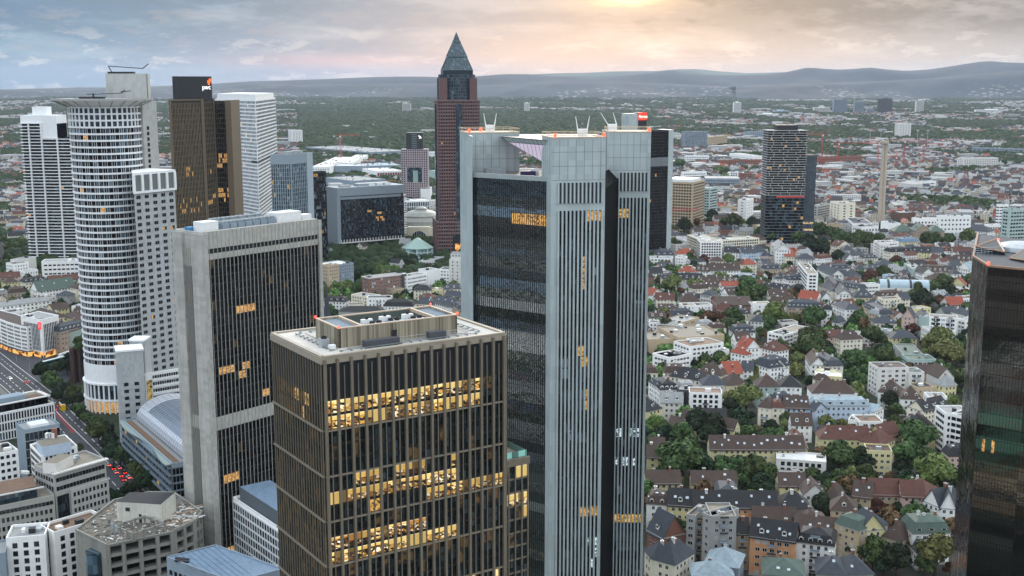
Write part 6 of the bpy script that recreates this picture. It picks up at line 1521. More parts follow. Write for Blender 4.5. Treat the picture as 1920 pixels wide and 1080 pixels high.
HS('j', -60, 250, 45, 190, 26, 14, 'flat', 0, 'dark', 'dark', label='dark curved office block cut by the left edge', name='office_building', cat='office building')
# centre strip between the dark finned tower and the silver tower
gs = [('g', 20, 175, 100, 185, 24, 14, 'flat', 0, 'tan', 'gravel', dict(label='beige framed office corner right of the dark finned tower', name='office_building', cat='office building')),
 ('g', 110, 190, 400, 150, 22, 24, 'flat', 0, 'bluegrey', 'white', dict(label='low grey glass office with a white flat roof beside the park trees', name='office_building', cat='office building')),
 ('g', 577, 335, 975, 290, 20, 13, 'flat', 0, 'brick', 'light', dict(label='reddish brown gridded office block among white neighbours', name='office_building', cat='office building', ww=1.7, sp=2.5, wh=2.2)),
 ('g', 978, 292, 1030, 288, 20, 13, 'flat', 0, 'dark', 'light', {}), ('g', 1032, 318, 1275, 275, 18, 12, 'flat', 0, 'white', 'light', dict(ww=1.1, sp=1.7)),
 ('g', 1280, 245, 1420, 225, 20, 14, 'flat', 0, 'white', 'light', dict(wins=False)), ('g', 1420, 225, 1660, 235, 20, 14, 'flat', 0, 'white', 'dark', dict(ww=1.5, sp=3)),
 ('g', 1540, 110, 1790, 125, 30, 12, 'flat', 0, 'pale', 'light', dict(sp=5)), ('g', 1115, 470, 1340, 470, 12, 12, 'hip', 4, 'cream', 'dark', {}), ('g', 1340, 475, 1470, 470, 12, 12, 'flat', 0, 'yellow', 'gravel', {}),
 ('g', 1480, 460, 1720, 450, 13, 12, 'hip', 4, 'cream', 'slate', dict(dorm=3)), ('g', 370, 530, 600, 560, 15, 14, 'flat', 0, 'cream', 'light', {}), ('g', 555, 570, 845, 570, 18, 12, 'flat', 0, 'white', 'slate', dict(bal=4)),
 ('g', 755, 660, 1110, 665, 17, 13, 'mansard', 5, 'white', 'dark', {}), ('g', 1130, 625, 1340, 640, 14, 12, 'hip', 5, 'cream', 'slate', dict(sky=2)), ('g', 1345, 605, 1570, 665, 16, 12, 'gable', 5, 'white', 'slate', dict(sky=3)),
 ('g', 1570, 640, 1650, 700, 17, 12, 'mansard', 4, 'tan', 'slate', dict(dorm=2)), ('g', 1645, 700, 1800, 770, 16, 12, 'gable', 6, 'white', 'dark', dict(sky=2)), ('g', 30, 600, 310, 610, 12, 11, 'mansard', 4, 'white', 'dark', dict(dorm=4)),
 ('g', 330, 655, 520, 650, 10, 12, 'flat', 0, 'cream', 'gravel', {}), ('g', 700, 430, 900, 470, 9, 10, 'flat', 0, 'tan', 'gravel', {}), ('g', 1180, 545, 1330, 560, 11, 10, 'hip', 3, 'brick', 'redbrown', {}), ('g', 1480, 530, 1740, 560, 12, 10, 'gable', 4, 'pale', 'slate', {}),
 ('g', 220, 720, 760, 725, 14, 16, 'hip', 3, 'grey', 'dark', dict(wins=False))]
for q in gs: HS(*q[:11], **q[11])
# church spire
x, y = U(614, 605, 18); sp = thing('church', 'slender dark pointed church spire beside the dark finned tower', 'church', (x, y, 0)); b = MB(); b.box(x-3, x+3, y-3, y+3, 0, 20); b.build('tower', WALL['stone'], sp)
b = MB(); b.lathe(x, y, [(4.0, 19.5), (2.6, 24), (0.05, 49)], 8); b.tube((x, y, 48.5), (x, y, 52), .1); b.build('spire', ROOF['slate'], sp)
# festival hall dome, glass pavilion, fair halls
def fest():
    Y = 1500.0; x = UY(790, 420, Y)[0]; root = thing('festival_hall', 'old festival hall with a wide ribbed grey dome and arched front window', 'concert hall', (x, Y, 0)); occ_poly([(x-38, Y-35), (x+38, Y-35), (x+38, Y+35), (x-38, Y+35)], 3)
    b = MB(); b.lathe(x, Y, [(35, 0), (35, 20), (33, 21)], 28); b.box(x-14, x+14, Y-40, Y-20, 0, 22); b.build('wall', WALL['cream'], root)
    d = MB(); d.lathe(x, Y, [(34, 20), (31, 27), (25, 31), (24.5, 33), (17, 37), (8, 39.5), (7.5, 41.5), (4, 43), (0, 43.5)], 32); d.build('dome', mat('dome_grey', '8e9088', .5, .08, .2, streak=.2), root)
    g = MB(); g.poly([(x-10+10-10*math.cos(PI*i/12), Y-40.1, 6+11*math.sin(PI*i/12)) for i in range(13)]); g.build('arched_window', G_blue, root)
    m = MB()
    for i in range(-3, 4): m.box(x+i*2.8-.15, x+i*2.8+.15, Y-40.4, Y-40.1, 6, 6+math.sqrt(max(0, 121-(i*2.8)**2*1.2)))
    m.build('window_bars', WALL['pale'], root)
    Y = 1330.0; x = UY(783, 450, Y)[0]; root = thing('glass_pavilion', 'octagonal pale green glass pavilion with tent roof before the domed hall', 'pavilion', (x, Y, 0)); b = MB(); b.lathe(x, Y, [(17, 0), (17, 15), (0, 15)], 8); b.build('glass_wall', glass('pav_glass', '6f8c88', .1, .5), root); occ_poly([(x-17, Y-17), (x+17, Y-17), (x+17, Y+17), (x-17, Y+17)], 2)
    b = MB(); b.lathe(x, Y, [(18.5, 14.5), (4, 24), (0, 26)], 8); b.build('tent_roof', mat('pav_roof', '93aaa2', .4, .05), root); m = MB()
    for z in (.5, 5, 10, 14.8): m.lathe(x, Y, [(17.0, z-.3), (17.4, z-.3), (17.4, z+.3), (17.0, z+.3)], 8)
    for i in range(8): a = 2*PI*i/8; m.tube((x+17.2*math.cos(a), Y+17.2*math.sin(a), 0), (x+17.2*math.cos(a), Y+17.2*math.sin(a), 15), .35)
    m.build('white_frame', WHITEP, root)
    spec = [((1285, 830), (1590, 820), 24, 30, 'white', 'white', 'white framed glass exhibition hall above the domed hall', 'h'), ((1290, 690), (1480, 690), 22, 60, 'pale', 'white', 'large pale roofed hall behind the grey-hooded office block', 'n'),
        ((1000, 490), (1285, 480), 20, 90, 'white', 'tanroof', 'exhibition hall with red and blue band under a pale ribbed roof', 'c'), ((410, 560), (735, 600), 22, 70, 'bluegrey', 'light', 'exhibition hall with grey ridged metal roof and dark front', 'n'),
        ((520, 430), (870, 430), 24, 60, 'bluegrey', 'white', 'grey congress hall with white roof edge and dark end wall', 'n'), ((270, 440), (470, 440), 26, 330, 'white', 'white', 'long white flat-roofed logistics hall left of the service lane', 'w'),
        ((570, 395), (720, 395), 22, 300, 'white', 'white', 'long white flat-roofed hall right of the service lane', 'w'), ((880, 430), (1280, 420), 18, 90, 'bluegrey', 'zinc', 'low exhibition hall with floating blue grey roof left of the gatehouse tower', 'n'),
        ((200, 215), (920, 275), 20, 120, 'bluegrey', 'light', 'very long blue glass fair hall before the woods', 'b'), ((1575, 270), (1675, 275), 24, 40, 'white', 'light', 'small white hall behind the red granite skyscraper', 'w'),
        ((1575, 480), (1665, 490), 24, 50, 'greenish', 'zinc', 'pale green glass hall beside the red granite skyscraper', 'n'), ((1490, 690), (1600, 690), 26, 40, 'white', 'white', 'white windowless hall with sloping roofs by the domed hall', 'n'), ((420, 690), (530, 720), 14, 70, 'pale', 'light', 'pale flat building between the dark lower tower and grey-hooded block', 'n'), ((410, 900), (530, 900), 14, 40, 'greenish', 'light', 'low pale glass building right of the dark lower tower', 'w')]
    for a, c, h, D, w, rc, lab, st_ in spec:
        p0, p1 = U(*cp('l', *a), h), U(*cp('l', *c), h); F, L = frame(p0, p1); pts = [p0, p1, (p1[0]-F[3]*D, p1[1]+F[2]*D), (p0[0]-F[3]*D, p0[1]+F[2]*D)]
        if rc == 'tanroof': rc = 'white'
        root, ro = block('exhibition_hall', lab, 'exhibition hall', pts, h, w, rc); pend = []; m = MB()
        if st_ == 'h': grid_face(pend, m, m, F, L, 2, h-1, 12, 3, .8, .8, .5, .5, K['grey']); m.build('white_frame', WHITEP, root); put_windows(root, pend, 40)
        if st_ == 'c':
            for k, (mm, z0, z1) in enumerate((('7a2e33', h*.5, h*.85), ('26335e', 1, h*.42))): b = MB(); b.fb(F, 1, L-1, .1, .4, z0, z1); b.build('colour_band', mat('band_'+mm, mm, .6, .1), root)
            for i in range(11): m.fb(F, L*i/10-.5, L*i/10+.5, .4, 1.0, 0, h)
            m.build('white_posts', WHITEP, root)
        if st_ == 'b': m.fb(F, 0, L, .1, .3, 5, h-3); m.build('glass_band', G_blue, root)
        if st_ == 'w': facade_windows(pend, F, L, 0, h, 4, 2.2, 2.0, 5, 'd'); put_windows(root, pend, 40)
        g = MB()
        for k in range(int(max(4, D*L/700))): u, v = R.uniform(.05, .93)*L, R.uniform(.05, .95)*D; s_ = R.uniform(1, 4); g.fb(F, u, u+s_, -v-s_, -v, h+.1, h+.1+R.uniform(.5, 2.5), R.randrange(2))
        g.build('roof_units', [METAL, WALL['dark']], ro)
fest()
# ================================================================ right: the residential quarter
D_ = dict
def HB(c, L_):
    for q in L_: HS(c, *q[:10], **(q[10] if len(q) > 10 else {}))
FL = 'flat'; GA = 'gable'; HI = 'hip'; MA = 'mansard'; GV = 'gv'
OB = lambda s, **k: dict(label=s, name='office_building', cat='office building', **k)
HB('a', [
 (600,80,822,80,22,22,FL,0,'white','light',OB('white block with square window grid beside the large cream courtyard office',ww=1.9,wh=2.2,sp=2.8,kinds='d')),
 (822,62,1190,40,22,20,FL,0,'cream','light',OB('long cream courtyard office with rows of large square windows',ww=2.0,wh=2.2,sp=3.0,kinds='d')),
 (470,5,600,60,22,22,FL,0,'cream','light',OB('cream left wing of the courtyard office',ww=2.0,wh=2.2,sp=3.0,kinds='d')),
 (840,168,1015,175,15,14,GA,5,'white','dark',D_(sky=2)), (1017,175,1175,172,16,14,GA,5,'blue','slate',D_(sky=2,label='pale blue town house with grey roof, left half, below the cream courtyard office')), (1177,172,1262,165,16,16,HI,6,'blue','slate',D_(label='pale blue corner house with hipped grey roof and gable windows')),
 (372,192,548,190,14,13,HI,5,'white','red'), (350,225,440,232,13,10,FL,0,'white','gravel'), (95,236,322,240,13,14,FL,0,'white','light',D_(ww=2.4,sp=3.6)), (155,205,335,205,14,14,MA,6,'pale','slate',D_(dorm=3)),
 (98,380,225,378,12,12,GA,5,'white','dark'), (382,366,560,372,12,12,HI,5,'white','red',D_(dorm=2)), (560,355,692,362,13,12,GA,5,'white','brown',D_(dorm=3)), (694,352,1000,350,14,12,GA,6,'white','brown',D_(sky=3)),
 (690,262,835,265,12,11,HI,4,'cream','brown'), (960,282,1010,290,15,13,HI,4,'cream','redbrown'), (1012,300,1168,292,14,13,HI,5,'cream','red',D_(bal=2)), (980,400,1150,412,10,12,FL,0,'blue','light'), (1150,410,1200,420,10,10,GA,4,'white','redbrown'),
 (1175,285,1250,280,12,10,GA,4,'white','slate',D_(dorm=2)), (1250,345,1420,340,13,12,MA,5,'tan','slate',D_(dorm=3)), (1150,190,1250,215,12,10,HI,4,'pink','slate'),
 (1306,95,1352,150,20,16,GA,6,'white','light',D_(bal=8)), (1402,160,1450,215,14,10,GV,5,'cream','red'), (1452,180,1612,178,13,13,HI,5,'cream','red'), (1565,95,1690,100,9,10,FL,0,'white','light'), (1560,240,1745,245,15,16,HI,5,'pale','slate'),
 (1575,285,1668,395,26,10,FL,0,'white','tan' if 0 else 'gravel',D_(ww=2.6,sp=3.2,kinds='d',label='tall white slab with stacked dark balconies and blank beige side',bal=0)), (1690,280,1860,268,9,12,FL,0,'white','light'), (1800,240,1915,225,11,12,MA,4,'white','redbrown'),
 (1348,440,1465,440,12,12,HI,6,'white','slate',D_(dorm=2)), (1468,452,1668,450,14,13,MA,5,'white','slate',D_(dorm=4)), (1520,545,1680,540,9,12,HI,4,'grey','dark'), (1765,330,1915,400,13,12,GA,5,'white','slate'), (1840,440,1915,520,14,12,MA,4,'cream','slate',D_(dorm=2)),
 (230,442,372,440,12,12,MA,5,'cream','slate',D_(dorm=3)), (375,440,620,445,11,12,GA,5,'pale','dark',D_(dorm=4)), (395,535,500,535,9,10,HI,5,'cream','light'),
 (628,472,815,468,12,11,GA,5,'cream','brown'), (815,470,990,462,12,10,GA,3,'cream','brown',D_(dorm=3)), (640,515,820,520,11,11,GA,4,'cream','brown',D_(sky=4)), (820,508,990,505,14,12,GA,3,'white','red',D_(ww=2,sp=2.6)),
 (602,592,705,606,14,14,HI,4,'pale','slate',D_(ww=1.0,sp=1.6,wh=2.6)), (706,640,770,700,12,30,GV,5,'brick','brown',D_(sky=6)), (770,752,862,768,10,10,GA,6,'brick','redbrown'),
 (118,600,225,590,14,11,GV,5,'white','red'), (160,640,345,642,12,11,GA,5,'cream','redbrown',D_(sky=2)), (182,733,420,738,8,11,GA,3,'cream','brown',D_(sky=5)), (405,668,602,665,12,12,HI,6,'cream','brown'), (425,715,560,712,13,12,FL,0,'white','gravel'), (560,712,722,706,11,12,FL,0,'white','green'),
 (88,880,178,884,12,10,FL,0,'white','slate'), (180,895,360,905,12,18,GA,2,'grey','light',D_(label='long low building with pale grey pitched roof and solar panels')), (362,900,592,832,12,18,FL,0,'tan','light'),
 (1134,702,1322,695,13,12,FL,0,'white','gravel',D_(sp=6)), (1226,520,1450,545,10,12,GA,4,'pale','dark',D_(sky=3)), (1292,605,1482,602,10,11,GA,5,'cream','brown',D_(sky=2)), (1292,690,1402,700,9,12,GA,6,'cream','brown'), (1390,640,1445,660,10,10,GV,5,'cream','brown'),
 (1578,625,1758,645,12,14,GA,6,'white','red'), (1470,725,1812,733,15,13,MA,6,'stone','slate',D_(dorm=8)), (1814,745,1915,750,15,12,MA,4,'white','dark'), (1800,640,1915,640,11,12,GV,6,'white','slate'),
 (935,980,1152,975,12,13,MA,6,'white','slate',D_(dorm=4)), (1062,860,1190,880,10,12,GA,5,'tan','tan' if 0 else 'gravel'), (1100,860,1225,870,12,11,HI,5,'pale','slate'),
 (1292,978,1430,1008,12,12,FL,0,'white','gravel',D_(ww=2.6,sp=3.4)), (1432,1008,1700,930,12,14,FL,0,'white','gravel',D_(ww=2.2,sp=3.0)),
 (382,1034,842,1006,14,40,FL,0,'tan','gravel',OB('broad beige windowless hall with flat pale roof above the white modern villas',wins=False)), (88,1055,338,1045,12,26,FL,0,'tan','gravel',D_(wins=False)), (500,1060,640,1050,17,6,FL,0,'white','gravel'),
 (100,40,360,105,12,30,FL,0,'pale','light'), (360,20,480,80,14,26,FL,0,'pale','light'),
 (1780,500,1915,560,12,12,HI,4,'cream','slate')])
HB('b', [
 (428,60,480,105,18,10,FL,0,'pale','light'), (480,82,666,75,18,14,FL,0,'white','redbrown',D_(ww=2.6,sp=3.4,wh=1.4)), (700,75,860,68,15,12,MA,5,'yellow','blue',D_(label='cream corner house with dark blue glass roof beside the white hotel')),
 (590,175,788,165,14,14,MA,5,'cream','dark',D_(dorm=2)), (800,168,985,175,15,12,GA,5,'yellow','dark',D_(sky=3)), (985,175,1115,172,14,12,GA,5,'white','slate'), (1118,165,1210,160,13,12,MA,5,'white','redbrown',D_(dorm=2)), (1212,170,1395,172,13,12,GA,5,'white','redbrown'),
 (65,110,180,95,14,12,GV,5,'cream','redbrown'), (110,150,215,150,12,12,HI,5,'grey','slate'), (210,178,330,178,12,11,MA,4,'greenish','slate',D_(dorm=2)), (315,235,460,232,12,11,MA,4,'cream','slate',D_(dorm=4)), (135,245,220,245,14,12,GV,6,'white','slate'),
 (230,345,330,348,12,12,HI,5,'cream','slate'), (330,342,495,340,13,12,HI,4,'cream','slate',D_(dorm=3)), (465,292,610,290,11,12,HI,4,'white','slate'), (20,345,195,335,13,12,MA,5,'white','slate',D_(dorm=3)), (0,300,100,310,12,11,GA,5,'pink','redbrown'),
 (715,290,800,345,15,11,FL,0,'greenish','light',D_(bal=6)), (800,300,950,290,13,12,GA,4,'cream','dark'), (815,350,905,385,14,11,GA,5,'white','dark'), (905,362,1155,370,14,12,GA,5,'cream','brown',D_(dorm=5)), (950,300,1060,298,12,12,MA,5,'tan','redbrown'), (910,405,1080,412,9,10,FL,0,'yellow','gravel'),
 (1120,245,1240,260,12,11,GA,5,'white','brown'), (1240,250,1390,255,13,12,GA,5,'cream','brown',D_(dorm=3)), (1155,350,1250,345,12,11,MA,5,'cream','slate'), (1200,390,1290,388,12,11,HI,4,'white','slate'), (1255,330,1385,350,13,12,GV,7,'white','zinc'),
 (590,420,670,412,12,12,FL,0,'blue','light',D_(wins=False)), (655,400,720,410,11,10,GV,5,'pink','slate'), (720,440,830,440,12,12,HI,5,'pink','dark',D_(dorm=2)), (1000,450,1190,440,12,13,HI,5,'cream','brown'), (1190,490,1330,500,11,12,GV,6,'yellow','red'), (1270,545,1370,545,10,10,FL,0,'white','light'),
 (322,510,480,505,17,12,FL,0,'white','light',D_(ww=2.4,sp=3.0,wh=1.4,label='white corner block with ribbon windows left of the long glass barrel roof')), 
 (215,625,420,628,13,14,HI,7,'yellow','slate',D_(dorm=4)), (485,620,715,610,15,12,MA,5,'tan','brown',D_(dorm=5)), (520,650,690,640,16,10,FL,0,'cream','brown',D_(bal=4)), (690,640,780,635,15,12,GA,5,'cream','slate'),
 (25,500,260,545,15,12,MA,5,'cream','slate',D_(dorm=7)), (0,470,55,590,14,12,GA,4,'white','slate'), (0,400,180,410,12,12,HI,5,'white','slate'), (170,420,290,410,12,12,HI,6,'grey','slate'),
 (0,690,132,745,16,14,HI,4,'white','slate'), (318,720,470,800,15,12,MA,5,'tan','slate',D_(dorm=5)), (470,800,610,780,15,12,MA,4,'tan','light'), (300,690,420,720,14,12,HI,5,'tan','slate'),
 (0,870,65,880,12,11,HI,5,'pale','slate'), (420,880,650,885,10,14,HI,5,'cream','slate',D_(sky=2)), (230,1000,420,1010,9,12,FL,0,'pale','light'), (420,960,580,975,10,12,FL,0,'grey','light'),
 (696,815,815,825,16,12,GV,7,'pink','slate',D_(label='pink gabled villa with pointed red-trimmed gable')), (825,790,880,830,15,10,GA,4,'white','slate'), (865,820,970,835,16,12,FL,0,'greenish','light',D_(wins=False)), (970,822,1250,840,17,12,FL,0,'white','gravel',D_(ww=3.0,sp=3.6,wh=2.0,bal=10,kinds='gddb')), (1252,845,1332,862,14,12,FL,0,'white','light',D_(ww=2.4,sp=3.2)),
 (1080,640,1180,650,10,10,HI,5,'grey','slate'), (1165,700,1325,690,10,12,GA,6,'pale','red'), (1130,790,1260,780,9,12,GA,5,'grey','slate'),
 (595,1030,850,1035,9,14,HI,5,'yellow','slate'), (892,950,1120,990,10,16,FL,0,'white','light'), (890,920,975,965,13,10,FL,0,'pale','light')])
HB('c', [
 (120,120,498,155,0,0,FL,0,'white','gravel') if 0 else (128,125,290,170,14,20,FL,0,'white','gravel',D_(ww=2.4,sp=3.0,wh=1.5)), (290,172,498,130,14,16,FL,0,'white','gravel',D_(ww=2.4,sp=3.0,wh=1.5)), (430,30,560,85,13,20,FL,0,'white','gravel'), (500,62,835,20,16,20,FL,0,'white','rust',D_(ww=2.4,sp=3.6)), (600,110,892,95,11,8,FL,0,'white','light',D_(sp=5)),
 (905,105,1060,135,13,14,HI,7,'white','red',D_(sky=4)), (1060,70,1200,60,17,14,GV,6,'white','red'), (1200,60,1350,100,15,13,HI,6,'white','redbrown',D_(dorm=2)),
 (1290,270,1490,240,15,14,MA,7,'white','slate',D_(dorm=4,sky=3,bal=3)), (1210,215,1300,270,14,12,GA,6,'white','slate'), (1650,140,1700,230,13,10,GA,5,'white','brown'), (1700,160,1860,250,13,12,MA,5,'pale','slate',D_(dorm=4)),
 (775,255,860,320,12,11,GV,6,'white','red'), (862,300,1020,285,12,11,GA,5,'white','red',D_(dorm=1)), (1022,280,1130,285,12,11,GA,5,'white','slate'), 
 (292,345,610,395,13,12,HI,6,'cream','dark',D_(dorm=3,sky=3)), (560,310,815,345,12,12,HI,6,'cream','brown',D_(dorm=4)),
 (85,400,200,470,15,12,MA,4,'white','slate',D_(dorm=2)), (200,485,385,480,15,12,MA,5,'white','dark',D_(dorm=4)), (392,470,565,465,14,12,MA,4,'bluegrey','pink' if 0 else 'light'), (365,490,495,500,15,12,FL,0,'dark','light',D_(kinds='d')), (352,570,435,572,12,9,FL,0,'white','light',D_(sp=2.6,kinds='d')), 
 (492,520,820,530,16,13,FL,0,'white','rust',D_(ww=1.9,wh=2.0,sp=3.2,kinds='d',bal=3,label='new white apartment block with dark framed windows and a planted roof terrace')), (625,435,865,432,14,12,HI,5,'pale','slate'), (868,440,1080,428,14,13,HI,6,'yellow','brown'),
 (1172,450,1398,450,14,13,HI,6,'greenish','brown',D_(kinds='ggb')), (1400,450,1615,455,14,13,HI,6,'white','dark'), (1178,650,1310,665,13,12,HI,5,'cream','brown',D_(bal=2)), (1312,660,1442,665,13,11,MA,4,'cream','redbrown'), (1444,660,1680,665,13,11,GA,6,'blue','brown',D_(sky=5,label='pale blue four-storey house with brown roof and a row of small skylights')), (1682,665,1745,685,13,9,GA,4,'blue','slate'),
 (76,700,218,665,12,14,HI,6,'yellow','dark',D_(dorm=3)), (910,870,1104,800,14,12,GA,5,'yellow','brown',D_(sky=6)) if 0 else (935,880,1000,850,11,34,GV,5,'yellow','brown',D_(sky=0)), (280,830,430,850,8,12,GA,4,'tan','brown'), (1440,935,1480,1060,10,10,GA,5,'yellow','redbrown',D_(sky=5)), 
 (705,1075,1640,1080,12,12,GA,6,'yellow','brown',D_(label='long pale yellow apartment row with brown roof and white stairwell windows',name='apartment_row',cat='apartment row',sky=12)),
 (1745,310,1915,330,12,12,FL,0,'yellow','white',D_()), (1725,510,1915,510,15,14,HI,5,'white','brown',D_(wins=False)), (1862,410,1915,400,12,12,HI,4,'cream','brown'), (1785,945,1915,960,10,12,GA,5,'yellow','brown'), (95,1075,240,1080,11,12,GA,5,'yellow','brown')])
HB('d', [
 (140,520,480,520,16,14,HI,3,'white','brown',D_(wins=False)) if 0 else (122,515,565,520,18,14,HI,6,'white','brown',D_(wins=False,label='white house with a large brown hipped roof rising behind the pale blue row')), (135,640,690,640,14,12,MA,4,'blue','zinc',D_(sky=0,dorm=5,long=True,label='long pale blue apartment house with zinc mansard roof')), (500,650,740,700,11,12,GA,3,'white','zinc'),
 (480,790,600,805,11,12,FL,0,'white','rust',D_(ww=2.2,sp=3)), (600,812,835,810,12,14,FL,0,'white','rust',D_(ww=2.6,sp=3.6,label='white penthouse block with orange planted roof behind the yellow apartment row')), (270,435,420,400,13,13,HI,5,'yellow','brown') if 0 else (152,350,418,365,13,14,FL,0,'yellow','white'),
 (720,230,780,270,18,14,FL,0,'pale','gravel',D_(bal=4)), (782,275,1088,268,19,16,FL,0,'pale','brown',D_(ww=2.2,sp=4.5,label='off white stepped apartment block with terraces below the grey long-roofed school')), (1088,320,1242,318,16,14,FL,0,'pale','green',D_(ww=2.6,sp=3.6,bal=4)),
 (780,500,1000,525,11,12,HI,7,'white','brown',D_(dorm=2)), (1005,570,1215,580,11,12,HI,7,'white','brown',D_(dorm=2)), (1088,650,1240,690,12,12,HI,5,'cream','dark',D_(sky=2)), (1240,695,1480,640,12,12,GA,5,'cream','dark',D_(dorm=3)),
 (1040,770,1140,860,13,12,HI,6,'yellow','brown',D_(dorm=3)), (1142,860,1310,850,14,12,HI,6,'yellow','dark'), (1345,420,1440,450,13,10,HI,6,'yellow','light'), (1280,565,1470,570,10,12,FL,0,'white','light'),
 (930,30,1080,190,10,14,FL,0,'grey','green',OB('long grey school hall roof lying diagonally among the trees')), (1085,190,1360,190,11,16,FL,0,'greenish','green',OB('low pale green glass building joined to the long school hall',ww=2.4,sp=3)), (530,135,700,150,6,10,FL,0,'grey','light'),
 (195,970,800,985,11,12,HI,6,'yellow','redbrown',D_(label='yellow apartment row with reddish brown roof, right of the long pale yellow row',name='apartment_row',cat='apartment row',sky=4)), (800,1040,945,975,13,12,HI,6,'yellow','redbrown'), (670,910,830,960,12,14,GV,6,'yellow','redbrown') ])
HB('e', [
 (440,300,815,305,9,11,GA,5,'yellow','brown',D_(chim=2,sky=2)), (1180,318,1400,320,9,11,GA,5,'yellow','brown',D_(chim=2,sky=2)), (60,300,345,295,9,11,GA,5,'yellow','brown'), (60,75,155,78,9,11,GA,5,'yellow','brown'),
 (1148,100,1572,130,10,14,FL,0,'pale','white',D_(ww=1.9,wh=2.4,sp=3.0,kinds='d',label='off white office villa with white penthouse and tall dark windows, right of the yellow row')), 
 (1130,145,1582,150,7,16,FL,0,'pale','light',D_(sp=4,ww=1.5)) if 0 else (1160,205,1390,215,5,9,FL,0,'pale','gravel'),
 (55,470,228,480,13,12,MA,5,'white','brown',D_(dorm=2,sky=3)), (236,475,440,490,14,12,GA,6,'yellow','dark',D_(sky=2,dorm=1)), (455,500,1160,505,14,12,GA,6,'orange','dark',D_(sky=5,bal=6,label='long orange apartment row with black roof and white balconies',name='apartment_row',cat='apartment row',kinds='gggb')), (1165,505,1440,512,14,12,HI,6,'tan','dark',D_(sky=2,bal=3)),
 (530,560,600,590,24,16,FL,0,'grey','gravel',D_(ww=1.4)), (602,590,815,590,24,16,FL,0,'grey','gravel',D_(bal=8,label='tall grey concrete apartment block with recessed dark balconies')), (392,570,468,585,20,14,FL,0,'grey','brown',D_(ww=2.2,sp=3)), (470,600,538,605,18,12,FL,0,'tan','gravel',D_(bal=6)), 
 (808,720,922,722,16,12,GA,5,'tan','dark',D_(bal=5)), (928,740,1308,790,17,12,GA,6,'orange','dark',D_(dorm=2,sky=4,bal=5,label='salmon orange apartment house with black roof and brown balconies',kinds='gbggb',ww=1.9)), (1318,790,1640,830,15,12,MA,5,'white','dark',D_(dorm=4,bal=6)),
 (110,935,292,985,14,14,HI,7,'cream','slate'), (294,985,480,870,14,10,HI,7,'cream','light') if 0 else (296,985,460,880,14,11,HI,7,'cream','slate'), (60,690,190,760,12,12,GA,9,'brick','slate',D_(dorm=1)), (40,860,100,930,11,9,HI,5,'cream','slate'),
 (545,970,830,1010,13,14,HI,5,'bluegrey','zinc',D_(label='house with large pale zinc hipped roof in front of the grey concrete block')), (445,1080,790,1090,12,12,HI,4,'bluegrey','zinc'), (1040,1060,1390,1085,12,16,HI,4,'grey','green',D_(sky=4)), (1340,640,1600,640,12,14,HI,4,'tan','brown'), (960,610,1320,620,10,10,GA,5,'tan','brown')])
HB('f', [
 (205,420,330,440,11,12,HI,6,'brown','brown'), (260,520,480,540,12,12,HI,6,'tan','brown',D_(dorm=3)), (445,400,600,420,11,12,GA,6,'tan','brown',D_(sky=2)), (600,390,860,395,11,12,GA,6,'tan','redbrown'), (862,405,1050,412,12,12,GA,6,'pink','redbrown',D_(label='pink walled house with reddish brown roof under the big tree')), (1050,400,1150,330,11,12,HI,5,'pink','redbrown'),
 (1040,440,1180,500,13,12,GV,7,'white','slate'), (1180,500,1318,515,13,12,GV,8,'white','slate'), (415,640,500,700,14,12,GA,7,'yellow','slate'), (500,700,620,650,15,12,MA,5,'tan','green'), (620,690,740,640,14,12,HI,6,'white','slate'), (700,740,865,780,11,12,HI,6,'tan','brown',D_(sky=1)),
 (870,640,950,720,14,12,MA,5,'cream','green'), (952,720,1270,715,14,14,MA,6,'white','green',D_(dorm=3,long=True,label='white house with grey green mansard and wide dormers near the mirror glass tower')), (985,880,1060,880,8,10,HI,4,'white','slate'),
 (140,1055,400,1080,12,14,HI,5,'grey','slate',D_(sky=3)), (400,1070,620,1060,12,14,HI,5,'grey','slate',D_(sky=2)), (0,690,300,720,11,12,GA,5,'tan','brown',D_(sky=2)), (560,60,785,75,17,12,FL,0,'yellow','brown') if 0 else (565,30,780,40,13,12,FL,0,'yellow','brown',D_(ww=1.6))])
# slab with dark stair tower, cut by the mirror tower
HB('d', [(1350,650,1455,730,24,14,FL,0,'white','light',OB('white banded office slab with a dark blue stair shaft beside the mirror tower',ww=2.6,sp=3.0,wh=1.7,kinds='d')), (1500,730,1625,760,24,14,FL,0,'white','brown',OB('brown-faced office slab partly hidden by the mirror tower',ww=2.6,sp=3.0,wh=1.9,kinds='d'))])
# long glass barrel roof
def gasroof():
    h = 13.0; a, c = U(*cp('b', 480, 530), h), U(*cp('b', 975, 540), h); F, L = frame(a, c); root = thing('glass_barrel_hall', 'long pale blue glass barrel roof among the villas', 'market hall', (a[0], a[1], 0)); occ_poly([a, c, (c[0]-F[3]*14, c[1]+F[2]*14), (a[0]-F[3]*14, a[1]+F[2]*14)], 2)
    b = MB(); b.fb(F, 0, L, -14, 0, 0, h); b.build('wall', WALL['pale'], root); v = MB(); k = 8
    for j in range(k):
        a0, a1 = PI*j/k, PI*(j+1)/k; f = lambda u, t_: (F[0]+F[2]*u+F[3]*(-(7-7*math.cos(t_))), F[1]+F[3]*u-F[2]*(-(7-7*math.cos(t_))), h+7*math.sin(t_)); n = 20
        for i in range(n): v.quad(f(L*i/n, a0), f(L*(i+1)/n, a0), f(L*(i+1)/n, a1), f(L*i/n, a1), 1 if i in (3, 12) else 0)
    v.build('barrel_roof', [mat('glass_roof_pale', '9db1ba', .2, .08, .3, spec=.6), ROOF['slate']], root)
gasroof()
